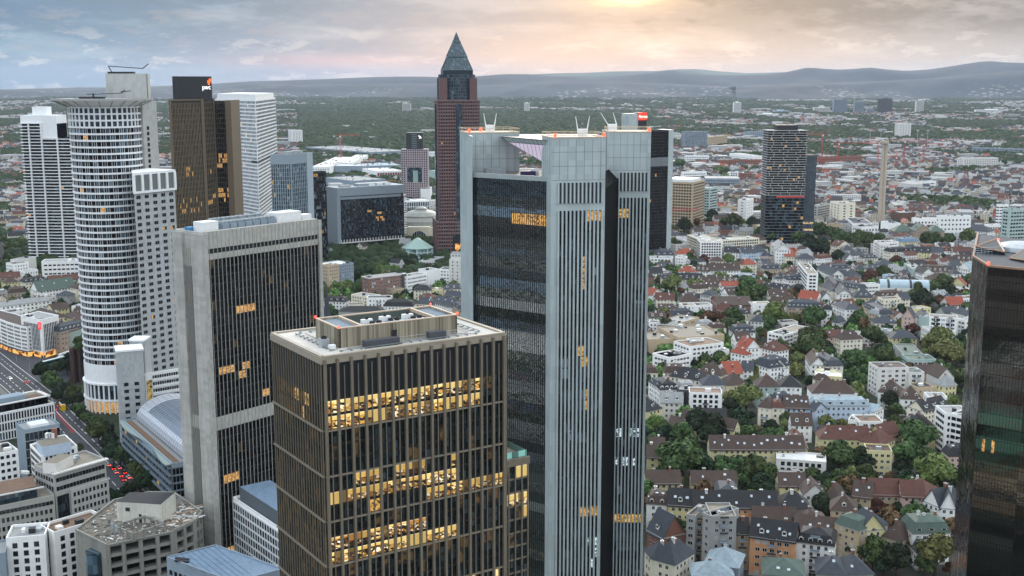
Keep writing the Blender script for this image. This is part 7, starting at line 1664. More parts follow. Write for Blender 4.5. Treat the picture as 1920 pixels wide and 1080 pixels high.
# ---- middle distance landmarks
def mid(c, L_, C_, R_, h, wall, nm, lab, cat, nf, ww, wh, sp, rc='light', kinds='d', cap=100, both=True):
    pts = rect3(cp(c, *L_), cp(c, *C_), cp(c, *R_), h); root, ro = block(nm, lab, cat, pts, h, wall, rc)
    if nf: fwin(root, pts, (0, 3) if both else (0,), 0, h-1, nf, ww, wh, sp, kinds, cap)
    gear(ro, pts, h+.1, 4); return root, pts
r_, p_ = mid('h', (342, 552), (400, 573), (487, 552), 68, 'tan', 'residential_tower', 'beige gridded high-rise of square windows right of the silver tower', 'high-rise', 17, 2.6, 2.4, 3.8)
addbox(r_, inset(p_, 5), 68, 72, WHITE, 'roof_room'); mid('h', (488, 604), (525, 615), (583, 606), 48, 'greenish', 'office_tower', 'pale green glass high-rise behind the beige gridded one', 'high-rise', 12, 3.2, 2.0, 3.6, kinds='fd')
mid('h', (745, 700), (800, 705), (852, 690), 40, 'white', 'office_building', 'white slab with a small green sign behind the trees', 'office building', 10, 2.4, 1.2, 9)
mid('h', (598, 402), (602, 404), (952, 398), 24, 'brick', 'brick_works', 'long dark red brick block with white sawtooth windows left of the staggered tower', 'factory', 5, 2.4, 2, 5, rc='light'); mid('h', (660, 345), (670, 350), (835, 372), 22, 'white', 'office_building', 'white sloping slab roof above the long dark red block', 'office building', 3, 2, 1.5, 5)
mid('h', (323, 187), (330, 189), (508, 187), 58, 'bluegrey', 'residential_tower', 'wide twin grey blue high-rise before the woods', 'high-rise', 16, 3.4, 1.8, 4.4, kinds='dddf'); mid('h', (508, 226), (515, 228), (655, 215), 40, 'tan', 'office_building', 'wide beige block right of the twin grey blue high-rise', 'office building', 8, 3, 2, 6)
mid('h', (805, 188), (810, 190), (950, 186), 30, 'bluegrey', 'residential_tower', 'pale slab pair left of the staggered balcony tower, before woods', 'high-rise', 8, 3, 2, 9, both=False)
mid('h', (745, 500), (750, 502), (840, 500), 22, 'brick', 'office_building', 'brick cube with square windows left of the staggered tower', 'office building', 6, 2.4, 2.2, 4); mid('h', (665, 490), (672, 492), (740, 490), 22, 'white', 'office_building', 'white block with dark stripe beside the brick cube', 'office building', 6, 2.4, 2.2, 4)
mid('h', (330, 365), (335, 368), (515, 370), 24, 'white', 'office_building', 'white stepped block above the beige gridded high-rise', 'office building', 5, 2.6, 1.8, 4); mid('h', (395, 430), (400, 432), (600, 428), 18, 'white', 'office_building', 'low white office with pale green annex above the beige high-rise', 'office building', 4, 2.6, 1.8, 4)
mid('h', (240, 535), (250, 540), (335, 535), 30, 'grey', 'office_building', 'grey brown office facade beside the beige high-rise', 'office building', 6, 2.6, 2, 4); mid('h', (480, 520), (490, 540), (620, 560), 24, 'bluegrey', 'office_building', 'rounded blue grey office behind the beige high-rise', 'office building', 5, 3, 1.6, 4)
mid('h', (312, 490), (320, 492), (500, 488), 22, 'white', 'office_building', 'white long hall roof above the grey brown office', 'office building', 4, 2.6, 2, 4); mid('h', (490, 790), (500, 795), (680, 800), 12, 'white', 'office_building', 'low white school behind the trees by the beige high-rise', 'office building', 3, 2.4, 1.6, 4)
mid('h', (585, 745), (600, 750), (745, 755), 18, 'tan', 'office_building', 'beige office block left of the white slab with green sign', 'office building', 4, 2.6, 1.6, 4); mid('h', (850, 880), (858, 890), (960, 930), 12, 'tan', 'pavilion', 'tan flat-roofed low building at the foot of the staggered tower', 'pavilion', 2, 3, 2, 5)
mid('i', (368, 378), (372, 380), (705, 368), 26, 'brick', 'brick_works', 'very long red brick factory block right of the staggered tower', 'factory', 4, 2.6, 2, 6, rc='brown'); mid('i', (368, 458), (375, 462), (500, 470), 20, 'brick', 'brick_works', 'smaller red brick block below the long brick factory', 'factory', 4, 2.6, 2, 5, rc='light')
mid('i', (410, 440), (420, 445), (555, 438), 20, 'white', 'office_building', 'white residential block right of the smaller brick block', 'office building', 4, 2.6, 2, 5); mid('i', (560, 428), (565, 430), (655, 425), 22, 'grey', 'office_building', 'grey glazed block before the long brick factory', 'office building', 5, 2.6, 1.6, 5)
mid('i', (363, 740), (372, 745), (466, 728), 28, 'grey', 'office_building', 'grey office right of the staggered tower foot', 'office building', 8, 2.4, 1.5, 3.4); mid('i', (466, 712), (545, 730), (612, 722), 34, 'cream', 'office_building', 'cream slab tower with blank wall beside the grey office', 'office building', 9, 3, 1.5, 10)
mid('i', (363, 870), (372, 880), (553, 885), 14, 'tan', 'office_building', 'low tan framed pavilion before the grey office', 'pavilion', 2, 3.4, 3, 4.4, rc='brown')
mid('i', (585, 835), (640, 880), (700, 868), 15, 'white', 'museum', 'white museum left wing with slate roof', 'museum', 3, 2, 2.4, 4.5, rc='slate'); mid('i', (696, 890), (702, 905), (830, 900), 16, 'white', 'museum', 'white museum main block with grey roof below the chimney', 'museum', 3, 2, 2.4, 4.5, rc='slate')
mid('i', (838, 855), (846, 862), (944, 880), 20, 'white', 'museum', 'white museum hall with a black screen on its front', 'museum', 2, 2, 2, 12); mid('i', (1280, 820), (1284, 825), (1525, 822), 30, 'white', 'university_building', 'tall plain white university building with rows of square windows', 'university', 5, 2, 2.2, 5)
mid('i', (1085, 835), (1092, 840), (1280, 840), 20, 'white', 'university_building', 'white arcaded university wing behind the green-roofed sandstone building', 'university', 3, 2, 2.4, 4.5)
HS('i', 950, 935, 1105, 935, 15, 20, 'hip', 7, 'stone', 'green', label='sandstone museum wing with grey green roof, left of its ornate gable', name='museum', cat='museum'); HS('i', 1108, 930, 1215, 930, 18, 22, 'gv', 8, 'stone', 'green', label='sandstone museum centre with an ornate triangular gable', name='museum', cat='museum'); HS('i', 1217, 935, 1325, 935, 15, 20, 'hip', 7, 'stone', 'green', label='sandstone museum wing with grey green roof, right of its ornate gable', name='museum', cat='museum')
HS('i', 1470, 925, 1655, 940, 16, 22, 'hip', 7, 'white', 'slate', label='white villa-like university house with slate hipped roof', name='university_building', cat='university'); mid('i', (1640, 885), (1650, 892), (1805, 890), 16, 'white', 'university_building', 'long low white university wing with ribbon windows', 'university', 3, 1.6, 3, 3, rc='light')
mid('i', (1805, 770), (1812, 778), (1960, 772), 58, 'greenish', 'office_tower', 'pale green tower slab cut by the right edge', 'high-rise', 14, 3, 2.0, 3.8, kinds='fd'); mid('i', (1728, 735), (1735, 738), (1805, 735), 34, 'white', 'office_building', 'white banded office left of the pale green tower slab', 'office building', 8, 6, 1.6, 7)
mid('i', (925, 785), (990, 800), (1105, 798), 18, 'brown', 'depot_hall', 'windowless brown cube behind the museums', 'hall', 0, 1, 1, 1); mid('i', (1050, 563), (1058, 567), (1260, 560), 20, 'white', 'office_building', 'white office with long dark bands beyond the tiled roofs', 'office building', 4, 9, 1.6, 11)
mid('i', (1250, 1025), (1260, 1030), (1400, 1030), 10, 'white', 'office_building', 'white ship-like tiered building among trees', 'office building', 2, 8, 1.4, 10); mid('i', (1460, 385), (1470, 390), (1728, 385), 30, 'pale', 'housing_block', 'long pale housing block with balconies at the far right', 'housing block', 7, 2.6, 1.8, 6)
mid('i', (1525, 305), (1530, 308), (1920, 320), 22, 'bluegrey', 'office_building', 'very long blue grey office range beyond the woods, far right', 'office building', 5, 9, 1.8, 12); mid('i', (978, 125), (982, 128), (1075, 128), 60, 'pale', 'residential_tower', 'pale high-rise on the far plain right of the chimney', 'high-rise', 9, 3, 2, 9)
mid('s', (865, 0), (870, 2), (960, 0), 60, 'white', 'residential_tower', 'x', 'x', 0, 1, 1, 1) if 0 else None
mid('l', (0, 22), (40, 28), (130, 24), 52, 'white', 'residential_tower', 'white high-rise with a dark central stripe right of the lattice tower', 'high-rise', 16, 2.6, 1.6, 5)
for i, (px, py, w, h, m_, lab) in enumerate([(872,207,24,60,'white','white high-rise on the plain just left of the skyscraper top'),(988,186,10,62,'white','thin white tower block on the far plain above the silver tower'),(1383,189,14,66,'white','thin white high-rise far behind the pale slab pair'),(762,186,16,60,'pale','pale twin tower blocks near the fields'),(1577,180,26,80,'bluegrey','slate blue office tower on the far plain, widest of its cluster'),(1661,178,26,84,'dark','dark office tower on the far plain, right end of its cluster'),(1612,184,18,70,'bluegrey','middle office tower of the far plain cluster'),(1727,165,14,75,'pale','pale stepped tower far right below the hills'),(1632,208,14,70,'bluegrey','lone grey tower below the far office cluster'),(1542,186,30,40,'pale','broad pale block left of the far office cluster'),(1860,205,60,28,'white','long white warehouse at the far right'),(1440,215,40,26,'white','white warehouse before the far woods'),(1465,207,30,24,'blue','blue warehouse on the far plain')]):
    q = U(px-w/2, py+9, 0); Y = q[1]; Y = min(Y, 7400)
    x0, x1 = UY(px-w/2, py, Y)[0], UY(px+w/2, py, Y)[0]; zt = min(h*1.2, max(12, UY(px, py-4, Y)[2])); D = 26
    root = thing('high_rise' if h > 50 else 'warehouse', lab, 'high-rise' if h > 50 else 'warehouse', ((x0+x1)/2, Y+D/2, 0)); b = MB(); b.prism([(x0, Y), (x1, Y), (x1, Y+D), (x0, Y+D)], 0, zt); b.prism([(x0+(x1-x0)*.3, Y+6), (x0+(x1-x0)*.7, Y+6), (x0+(x1-x0)*.7, Y+18), (x0+(x1-x0)*.3, Y+18)], zt, zt+5); b.build('wall', WALL[m_], root)
    m = MB()
    for j in range(int(zt/4.5)): m.box(x0+1.5, x1-1.5, Y-.25, Y, 2+j*4.5, 4.2+j*4.5)
    if m.v: m.build('window_bands', GL, root)
# tall concrete chimney
Y = 1640.0; x = UY(1655, 350, Y)[0]; zt = UY(1655, 264, Y)[2]; root = thing('chimney_stack', 'tall slender pale concrete chimney right of the staggered balcony tower', 'chimney', (x, Y, 0)); b = MB()
for dx in (-2.1, 2.1): b.lathe(x+dx, Y, [(2.9, 0), (2.3, zt*.6), (2.2, zt)], 14)
b.lathe(x, Y, [(4.7, zt-4), (5.0, zt-3), (5.0, zt), (0, zt)], 16); b.build('shaft', mat('chimney_concrete', 'b7aa99', .8, .06, .3, streak=.3), root); occ_poly([(x-6, Y-6), (x+6, Y-6), (x+6, Y+6), (x-6, Y+6)], 2)
b = MB(); b.lathe(x, Y, [(5.2, zt-7), (5.2, zt-6.2)], 16); b.build('gallery', METAL, root)
# ================================================================ trees
def leafmat(name, a, b_, tr=.12):
    m = bpy.data.materials.new('leaves_'+name); m.use_nodes = True; t = NT(m.node_tree); b = t.n['Principled BSDF']
    p = t.new('ShaderNodeNewGeometry').outputs['Position']; oi = t.new('ShaderNodeObjectInfo').outputs['Random']
    n = t.noise(p, .35, 4, .7); c = t.mix(t.mr(n, .35, .65), lin(a), lin(b_))
    hs = t.new('ShaderNodeHueSaturation'); t.l.new(c, hs.inputs['Color']); hs.inputs['Saturation'].default_value = .84; t.l.new(t.m('ADD', .47, t.m('MULTIPLY', oi, .06)), hs.inputs['Hue']); t.l.new(t.m('ADD', .75, t.m('MULTIPLY', oi, .5)), hs.inputs['Value'])
    t.l.new(hs.outputs[0], b.inputs['Base Color']); b.inputs['Roughness'].default_value = .75; b.inputs['Specular IOR Level'].default_value = .15
    return m
LEAF = {'g': leafmat('green', '2c3f1f', '516430'), 'd': leafmat('dark_green', '1c2b1a', '30412a'), 'y': leafmat('olive', '4b5125', '73773a'), 'r': leafmat('rust', '452d20', '674429'), 'b': leafmat('bright_green', '3f5a24', '6d8336')}
BARK = mat('bark', '4a3d30', .9, .15, 2.0)
TW = {'g': 'green', 'd': 'dark green', 'y': 'olive', 'r': 'rust brown', 'b': 'bright green'}
def crown_arrays(seed, nleaf, lobes=11, tall=1.0, leaf=.085):
    """leaf clumps over the skins of overlapping lobes, unit radius 1, base at z=0.35"""
    r = np.random.default_rng(seed); L = []
    for i in range(lobes):
        a = i*2.4+r.uniform(0, .7); rr = .58*math.sqrt((i+.3)/lobes)*r.uniform(.8, 1.15); z = r.uniform(-.1, .62)*(1-rr*.5)
        L.append((rr*math.cos(a), rr*math.sin(a), z*tall, r.uniform(.32, .50)))
    L.append((0, 0, .55*tall, .48)); L = np.array(L); pick = r.integers(0, len(L), nleaf)
    d = r.normal(size=(nleaf, 3)); d[:, 2] = np.abs(d[:, 2])*1.0-.25; d /= np.linalg.norm(d, axis=1)[:, None]
    rad = L[pick, 3]*(1-.28*r.random(nleaf)**2); rad *= 1+.10*np.sin(d[:, 0]*9+pick)*np.cos(d[:, 1]*8)
    c = L[pick, :3]+d*rad[:, None]; c[:, 2] += .95
    nrm = d+r.normal(size=(nleaf, 3))*.45; nrm /= np.linalg.norm(nrm, axis=1)[:, None]
    t = np.cross(nrm, r.normal(size=(nleaf, 3))); t /= np.linalg.norm(t, axis=1)[:, None]; u = np.cross(nrm, t)
    s = (leaf*r.uniform(.55, 1.35, nleaf))[:, None]; a = r.uniform(.6, 1.0, nleaf)[:, None]
    V = np.stack([c-t*s-u*s*a, c+t*s-u*s*a*.6, c+t*s*.8+u*s*a, c-t*s*.7+u*s*a], 1).reshape(-1, 3)
    # inner mass so the crown is not a shell
    iv = []; jf = []
    for x, y, z, q in L:
        n0 = len(iv); 
        for th in (-.9, -.2, .5, 1.1):
            for k in range(7): ph = 2*PI*k/7+th; iv.append((x+q*.74*math.cos(th)*math.cos(ph), y+q*.74*math.cos(th)*math.sin(ph), z+.95+q*.74*math.sin(th)))
        for j in range(3):
            for k in range(7): k2 = (k+1) % 7; jf.append((n0+j*7+k, n0+j*7+k2, n0+j*7+7+k2, n0+j*7+7+k))
    V = np.concatenate([V, np.array(iv)]); F = np.concatenate([np.arange(nleaf*4).reshape(-1, 4), np.array(jf)+nleaf*4])
    return V, F
def mk_crown(seed, nleaf, tall, m):
    V, F = crown_arrays(seed, nleaf, 12, tall); o = npmesh('crown', V, F, m); me = o.data; bpy.data.objects.remove(o); return me
def mk_trunk(seed):
    r = random.Random(seed); b = MB(); b.tube((0, 0, -.1), (0.02, 0, .5), .075, k=8, r2=.05); b.tube((.02, 0, .5), (0, .02, 1.3), .05, k=7, r2=.02)
    for i in range(7):
        a = i*2.2+r.random(); z = .35+.09*i; b.tube((.01, 0, z), (.5*math.cos(a), .5*math.sin(a), z+.5), .032, k=5, r2=.012)
    me = bpy.data.meshes.new('trunk'); me.from_pydata(b.v, [], b.f); me.materials.append(BARK); return me
CROWN = {k: [mk_crown(11*i+ord(k), 2600, (1.0, 1.15, .85)[i], LEAF[k]) for i in range(3)] for k in LEAF}
TALLC = {k: mk_crown(99+ord(k), 1700, 2.1, LEAF[k]) for k in ('g', 'd')}
TRUNK = [mk_trunk(i) for i in range(2)]
TREES = []
def tree(x, y, r, k='g', tall=False, hs=1.0, z0=0, name='broadleaf_tree'):
    root = bpy.data.objects.new(name, None); C.objects.link(root); root.location = (x, y, z0); a = R.uniform(0, 6.28); s = (r, r, r*hs)
    cm = TALLC[k if k in TALLC else 'g'] if tall else R.choice(CROWN[k])
    for nm, me in (('crown', cm), ('trunk', R.choice(TRUNK))):
        o = bpy.data.objects.new(nm, me); C.objects.link(o); o.parent = root; o.rotation_euler = (0, 0, a); o.scale = (s[0]*(.62 if tall else 1), s[1]*(.62 if tall else 1), s[2])
    px, py, _ = proj(x, y, r); TREES.append((root, px, py, k, r, tall)); return root
def TP(c, L_):
    """(x, y) of crown centre and radius in picture units of that crop"""
    for q in L_:
        x, y, rp, k = q[:4]; px, py = cp(c, x, y); z = 9.0
        for _ in range(2):
            X, Y = U(px, py, z); dep = proj(X, Y, z)[2]; r = rp/CR[c][2]*dep/FPX; z = min(r*1.05, 16)
        r = min(r*1.12, 18); tree(X, Y, r, k, len(q) > 4, 1.0 if r < 12 else .85); occ_poly([(X-r*.85, Y-r*.85), (X+r*.85, Y-r*.85), (X+r*.85, Y+r*.85), (X-r*.85, Y+r*.85)], 0)
TP('a', [(130,140,55,'r'),(200,120,50,'d'),(335,110,72,'g'),(500,250,65,'g'),(640,260,60,'r'),(685,190,45,'d'),(880,262,62,'b'),(1195,325,50,'d'),(150,290,35,'b'),(280,365,60,'g'),(440,455,75,'g'),(320,520,100,'y'),(570,525,75,'y'),(400,590,55,'r'),
 (1085,520,125,'g'),(1050,630,120,'g'),(1215,590,90,'g'),(1260,430,62,'d'),(1340,380,60,'g'),(1520,220,65,'d'),(1380,215,50,'d'),(1490,300,40,'d'),(1780,130,110,'d'),(1700,150,80,'d'),(1550,590,60,'d'),(1755,450,70,'d'),(1730,515,40,'y'),(920,400,38,'g'),
 (1340,820,125,'b'),(1280,900,95,'g'),(1740,840,125,'g'),(1730,1020,150,'g'),(930,830,105,'g'),(880,920,90,'g'),(1060,720,80,'g'),(680,840,85,'r'),(770,850,65,'r'),(270,930,95,'g'),(230,1000,60,'y'),(490,900,45,'d'),(570,950,40,'y'),(450,970,45,'r'),(1200,990,60,'g'),(1290,1030,65,'r'),(1090,1020,45,'d'),
 (250,780,55,'y'),(200,790,35,'r'),(150,760,35,'d'),(1690,640,50,'d'),(650,640,40,'g'),(1530,860,70,'y'),(1320,680,40,'g'),(1870,720,40,'d'),(1850,240,40,'d'),(1640,60,90,'g'),(1300,40,70,'g'),(980,230,30,'b'),(1900,950,60,'g')])
TP('b', [(60,240,75,'d'),(330,60,80,'g'),(230,70,80,'g'),(390,110,60,'g'),(90,50,80,'g'),(950,60,75,'g'),(1180,60,60,'g'),(1340,50,80,'g'),(760,120,55,'r'),(570,220,40,'g'),(640,270,65,'r'),(510,400,85,'g'),(380,420,75,'r'),(320,480,55,'r'),(140,630,75,'r'),(250,720,55,'y'),(550,670,50,'d'),
 (900,640,130,'d'),(850,580,90,'g'),(1100,520,110,'g'),(1000,560,90,'g'),(1070,680,80,'r'),(1200,600,75,'d'),(1150,390,50,'r'),(1110,250,50,'d'),(1350,460,45,'d'),(1330,770,80,'g'),(1320,620,65,'r'),(1350,285,45,'g'),(1270,300,35,'y'),(270,850,90,'g'),(200,930,80,'d'),(680,920,70,'y'),(810,960,75,'r'),
 (400,1040,130,'g'),(1060,1050,150,'y'),(560,800,35,'g'),(1120,960,60,'r'),(40,990,70,'g'),(520,900,35,'b'),(1350,1000,60,'d'),(60,880,40,'y'),(600,240,45,'d'),(1040,240,30,'y')])
TP('c', [(100,180,45,'d'),(240,290,70,'g'),(450,230,45,'d'),(540,230,50,'d'),(650,200,72,'g'),(790,180,78,'g'),(920,170,70,'b'),(1040,180,78,'g'),(1110,170,60,'b'),(1160,310,120,'y'),(1150,420,70,'y'),(920,330,55,'g'),(1570,190,80,'y'),(1440,110,70,'r'),(1540,330,100,'y'),(1690,460,70,'d','t'),
 (1060,580,150,'y'),(930,600,110,'y'),(900,660,90,'d'),(1440,540,90,'y'),(1400,50,70,'g'),(1700,60,170,'g'),(1850,90,90,'d'),(140,830,95,'b'),(60,900,70,'b'),(250,890,75,'g'),(430,990,150,'g'),(580,840,150,'d'),(740,880,150,'d'),(680,960,110,'d'),(740,760,65,'g'),(1060,930,90,'g'),(1160,900,60,'y'),(1310,880,90,'d'),(1450,790,85,'g'),(1680,850,60,'g','t'),
 (1310,990,120,'g'),(1860,840,85,'y'),(260,700,35,'d','t'),(1250,1000,60,'d'),(1560,900,40,'r'),(1110,760,50,'d'),(330,350,20,'g')])
TP('d', [(560,220,120,'g'),(480,170,80,'g'),(640,320,80,'g'),(830,170,110,'g'),(700,170,80,'g'),(1000,220,65,'b'),(90,420,70,'g'),(20,330,40,'r'),(560,470,55,'y'),(1090,430,70,'d'),(1440,110,170,'y'),(1560,190,130,'y'),(1290,50,90,'y'),(1400,280,90,'g'),(1560,390,110,'g'),(1520,500,80,'g'),(1330,310,80,'d'),
 (900,600,95,'d'),(960,700,80,'g'),(760,690,55,'g'),(940,840,95,'g'),(880,740,40,'d'),(270,850,90,'y'),(420,870,80,'y'),(510,900,80,'y'),(80,830,60,'g','t'),(1150,990,190,'g'),(1320,770,55,'y'),(660,560,35,'b'),(430,1020,100,'g'),(1190,260,35,'r'),(1530,820,30,'g')])
TP('e', [(370,80,210,'g'),(500,150,130,'d'),(250,140,90,'g'),(160,260,60,'g','t'),(330,300,60,'b'),(240,330,40,'r'),(700,310,90,'g'),(950,210,130,'g'),(1080,260,110,'g'),(1020,340,110,'d'),(860,300,80,'g'),(790,180,35,'d'),(300,500,75,'d'),(370,540,50,'g'),(310,680,85,'g'),(230,640,40,'d'),(90,580,35,'d','t'),(230,1060,70,'g'),
 (1440,250,80,'g'),(1560,300,80,'d'),(1540,500,110,'d'),(1270,560,30,'b'),(700,190,25,'g'),(1600,380,50,'r'),(70,260,40,'d')])
TP('f', [(330,90,140,'g'),(520,110,110,'d'),(330,280,95,'g'),(240,330,70,'g'),(560,250,95,'g'),(110,230,60,'g'),(900,100,130,'g'),(1140,190,200,'b'),(1040,130,120,'g'),(1250,320,80,'g'),(860,170,80,'d'),(200,530,110,'d'),(480,560,80,'d'),(600,440,70,'y'),(650,520,85,'r'),(730,470,85,'r'),(790,430,110,'d'),(820,540,70,'d'),(960,540,50,'g'),
 (1170,560,90,'y'),(620,900,135,'g'),(820,960,135,'d'),(460,850,90,'d'),(1150,920,160,'y'),(1060,1000,100,'g'),(1270,1030,60,'r'),(700,1010,80,'d'),(540,800,70,'d'),(900,240,60,'d'),(690,340,50,'g'),(380,420,30,'g'),(1290,700,40,'g')])
TP('g', [(180,430,60,'b'),(260,430,60,'b'),(330,410,60,'b'),(120,490,60,'y'),(200,480,45,'g'),(470,420,70,'g'),(280,320,80,'d'),(380,300,90,'d'),(480,280,80,'d'),(450,220,60,'d'),(560,260,80,'d'),(620,240,60,'g'),(720,240,60,'b'),(790,260,70,'b'),(880,240,70,'b'),(900,160,80,'d'),(980,130,80,'d'),(1060,180,80,'d'),(1100,130,70,'d'),(1010,230,60,'g'),(1170,230,40,'b'),(1250,200,40,'b'),(1330,190,40,'b'),(1400,185,35,'b'),(1110,540,45,'d'),(920,550,45,'g'),(180,700,55,'g'),(260,650,45,'y'),(1370,510,35,'y'),(700,270,50,'g')])
TP('k', [(1110,130,60,'d'),(1200,130,80,'g'),(350,225,30,'d'),(1020,870,60,'d')])
for q in [(146,651),(156,646),(165,640),(150,662),(162,660),(170,652)]: X, Y = U(*q, 24); tree(X, Y, 3.8, R.choice('bgy'), z0=24, name='roof_terrace_tree')
TP('q', [(470,340,45,'d'),(500,360,50,'d'),(420,370,45,'g'),(310,400,70,'d'),(370,450,65,'g'),(400,500,75,'g'),(470,540,75,'d'),(440,580,60,'d'),(540,570,70,'g'),(590,600,55,'d'),(500,620,50,'d'),(590,690,62,'g'),(620,720,50,'d'),(650,750,55,'g'),(720,800,70,'g'),(740,850,85,'g'),(800,840,70,'d'),(830,900,60,'d'),(600,960,32,'g')])
TP('r', [(850,170,85,'d'),(820,110,70,'d'),(900,190,75,'g'),(960,220,70,'d'),(1010,290,70,'g'),(1070,330,80,'g'),(1120,380,80,'d'),(1050,400,70,'d'),(880,500,60,'d'),(960,450,60,'d'),(1440,580,45,'g'),(1560,720,70,'g'),(1640,790,70,'g'),(1700,840,60,'d'),(1600,850,60,'d'),(1560,790,50,'d'),(1180,440,50,'d'),(830,470,40,'d'),(1740,880,50,'g'),(1860,930,45,'g')])
TP('j', [(60,250,80,'d'),(140,230,80,'g'),(180,290,80,'g'),(260,240,90,'g'),(330,190,80,'y'),(380,250,80,'g'),(100,340,60,'d'),(270,330,60,'g'),(30,160,60,'d'),(1180,1060,60,'d')])
TP('i', [(0,960,60,'g'),(60,980,50,'y'),(170,950,55,'g'),(250,930,60,'g'),(330,920,60,'g'),(400,940,60,'g'),(460,960,60,'g'),(540,970,50,'g'),(300,1010,70,'d'),(400,1030,70,'d'),(220,1000,60,'g'),(680,980,50,'g'),(760,1000,55,'g'),(830,1000,50,'g'),(1180,1000,50,'g'),(1260,1000,50,'g'),(1500,990,60,'y'),(660,810,40,'g'),(760,800,40,'g'),(1100,800,30,'g'),(1260,960,30,'g'),(1060,1040,50,'r')])
TP('h', [(330,900,60,'d'),(400,890,50,'r'),(540,830,55,'d'),(520,880,40,'d'),(700,860,70,'g'),(640,880,50,'g'),(740,880,50,'y'),(820,840,45,'d'),(840,880,50,'d'),(900,780,55,'g'),(930,760,40,'g'),(930,880,45,'d'),(900,960,50,'g'),(960,950,55,'g'),(250,1040,45,'g'),(240,930,40,'g'),(600,480,50,'b'),(640,540,50,'b'),(650,500,50,'g'),(290,440,60,'g'),(840,610,25,'g'),(620,760,35,'d'),(860,470,40,'g'),(780,470,30,'g')])
# ================================================================ fill between the placed things
def hidden(px, py):
    return (350 < px < 585 and py > 470) or (525 < px < 935 and py > 650) or (895 < px < 1200 and py > 350) or (px > 1835 and py > 520) or (155 < px < 330 and 350 < py < 790) or (20 < px < 130 and 9999 < py)
nfill = 0; hidh = []; fillh = []; ftree = []
Yc = 500.0
while Yc < 1640:
    xw = Yc*.47; Xc = -xw
    while Xc < xw:
        x, y = Xc+R.uniform(-5, 5), Yc+R.uniform(-5, 5); Xc += 15 if Yc < 1000 else 17
        px, py, _ = proj(x, y, 6)
        hid = hidden(px, py) or not (-60 < px < 1980)
        if py > 1130: continue
        if px < 340 and py > 640: continue
        w, d = R.uniform(11, 19), R.uniform(10, 12.5); a = .25*math.sin(x*.004)+.2*math.cos(y*.005+x*.002)+(PI/2 if R.random() < .25 else 0)
        q = [(x+ca*math.cos(a)-sa*math.sin(a), y+ca*math.sin(a)+sa*math.cos(a)) for ca, sa in ((-w/2, -d/2), (w/2, -d/2), (w/2, d/2), (-w/2, d/2))]
        if zone(x, y) == 'h' and R.random() < ((.28 if py > 640 else .5 if py > 500 else .75) if px > 1200 else .6) and not occ_poly(q, 1.5, test=True):
            (hidh if hid else fillh).append((q, d)); occ_poly(q, 2.5)
    Yc += 13 if Yc < 1000 else 15
WK = ['white']*6+['cream']*4+['pale']*3+['yellow', 'tan', 'stone', 'pink', 'grey', 'brick']; RK = ['brown']*4+['slate']*4+['dark']*3+['redbrown']*2+['redbrown', 'light']
fillh.sort(key=lambda s: s[0][0][0]**2+s[0][0][1]**2); NIND = 70
for q, d in fillh[:NIND]:
    house(q[0], q[1], R.uniform(8.5, 13.5), d, R.choice(['gable', 'hip', 'gable', 'mansard', 'flat']), R.uniform(3.5, 6), R.choice(WK), R.choice(RK), dorm=R.choice([0, 0, 2]), sky=R.choice([0, 2, 3]), detail=1)
# ---- distant houses and woods, one object each
def farwall(name, col):
    m = bpy.data.materials.new('far_wall_'+name); m.use_nodes = True; t = NT(m.node_tree); b = t.n['Principled BSDF']
    g = t.new('ShaderNodeNewGeometry'); x, y, z = t.sep(g.outputs['Position']); nx, ny, nz = t.sep(g.outputs['Normal'])
    u = t.m('SUBTRACT', t.m('MULTIPLY', x, ny), t.m('MULTIPLY', y, nx)); fu = t.m('FRACT', t.m('DIVIDE', u, 3.4)); fz = t.m('FRACT', t.m('DIVIDE', z, 3.1))
    w = t.m('MULTIPLY', t.m('MULTIPLY', t.m('GREATER_THAN', fu, .3), t.m('LESS_THAN', fu, .72)), t.m('MULTIPLY', t.m('GREATER_THAN', fz, .32), t.m('LESS_THAN', fz, .8)))
    w = t.m('MULTIPLY', w, t.m('LESS_THAN', t.m('ABSOLUTE', nz), .3)); t.l.new(t.mix(t.m('MULTIPLY', w, .85), lin(col), lin('2a3036')), b.inputs['Base Color']); b.inputs['Roughness'].default_value = .8; return m
FW = [farwall(n, c) for n, c in (('white', 'd2d2cf'), ('cream', 'cdc5b2'), ('pale', 'b9b9b6'), ('tan', 'bca98c'), ('grey', 'a3a5a6'), ('brick', '8c6152'))]
FR = [ROOF[k] for k in ('brown', 'slate', 'dark', 'redbrown', 'red', 'light', 'gravel')]
HV = []; HF = []; HM = []
def farhouse(q, h, rh, wi, ri):
    n = len(HV); A = [(q[i][0], q[i][1]) for i in range(4)]
    HV.extend([(*p, -1) for p in A]); HV.extend([(*p, h) for p in A])
    for i in range(4): j = (i+1) % 4; HF.append((n+i, n+j, n+4+j, n+4+i)); HM.append(wi)
    if rh < .1: HF.append((n+4, n+5, n+6, n+7)); HM.append(6+ri); return
    m1 = ((A[0][0]+A[3][0])/2, (A[0][1]+A[3][1])/2, h+rh); m2 = ((A[1][0]+A[2][0])/2, (A[1][1]+A[2][1])/2, h+rh); HV.extend([m1, m2])
    HF.extend([(n+4, n+5, n+9, n+8), (n+6, n+7, n+8, n+9), (n+4, n+8, n+7, n+7), (n+5, n+6, n+9, n+9)][:2]); HM.extend([6+ri]*2)
    HF.extend([(n+7, n+4, n+8, n+8), (n+5, n+6, n+9, n+9)]); HM.extend([wi]*2)
WIX = [0]*7+[1]*4+[2]*3+[3, 4, 5]; RIX = [0]*4+[1]*5+[2]*4+[3]*3+[4, 5, 5, 6]
for q, d in fillh[NIND:]+hidh: farhouse(q, R.uniform(8, 14), R.uniform(3, 5.5) if R.random() < .82 else 0, R.choice(WIX), R.choice(RIX))
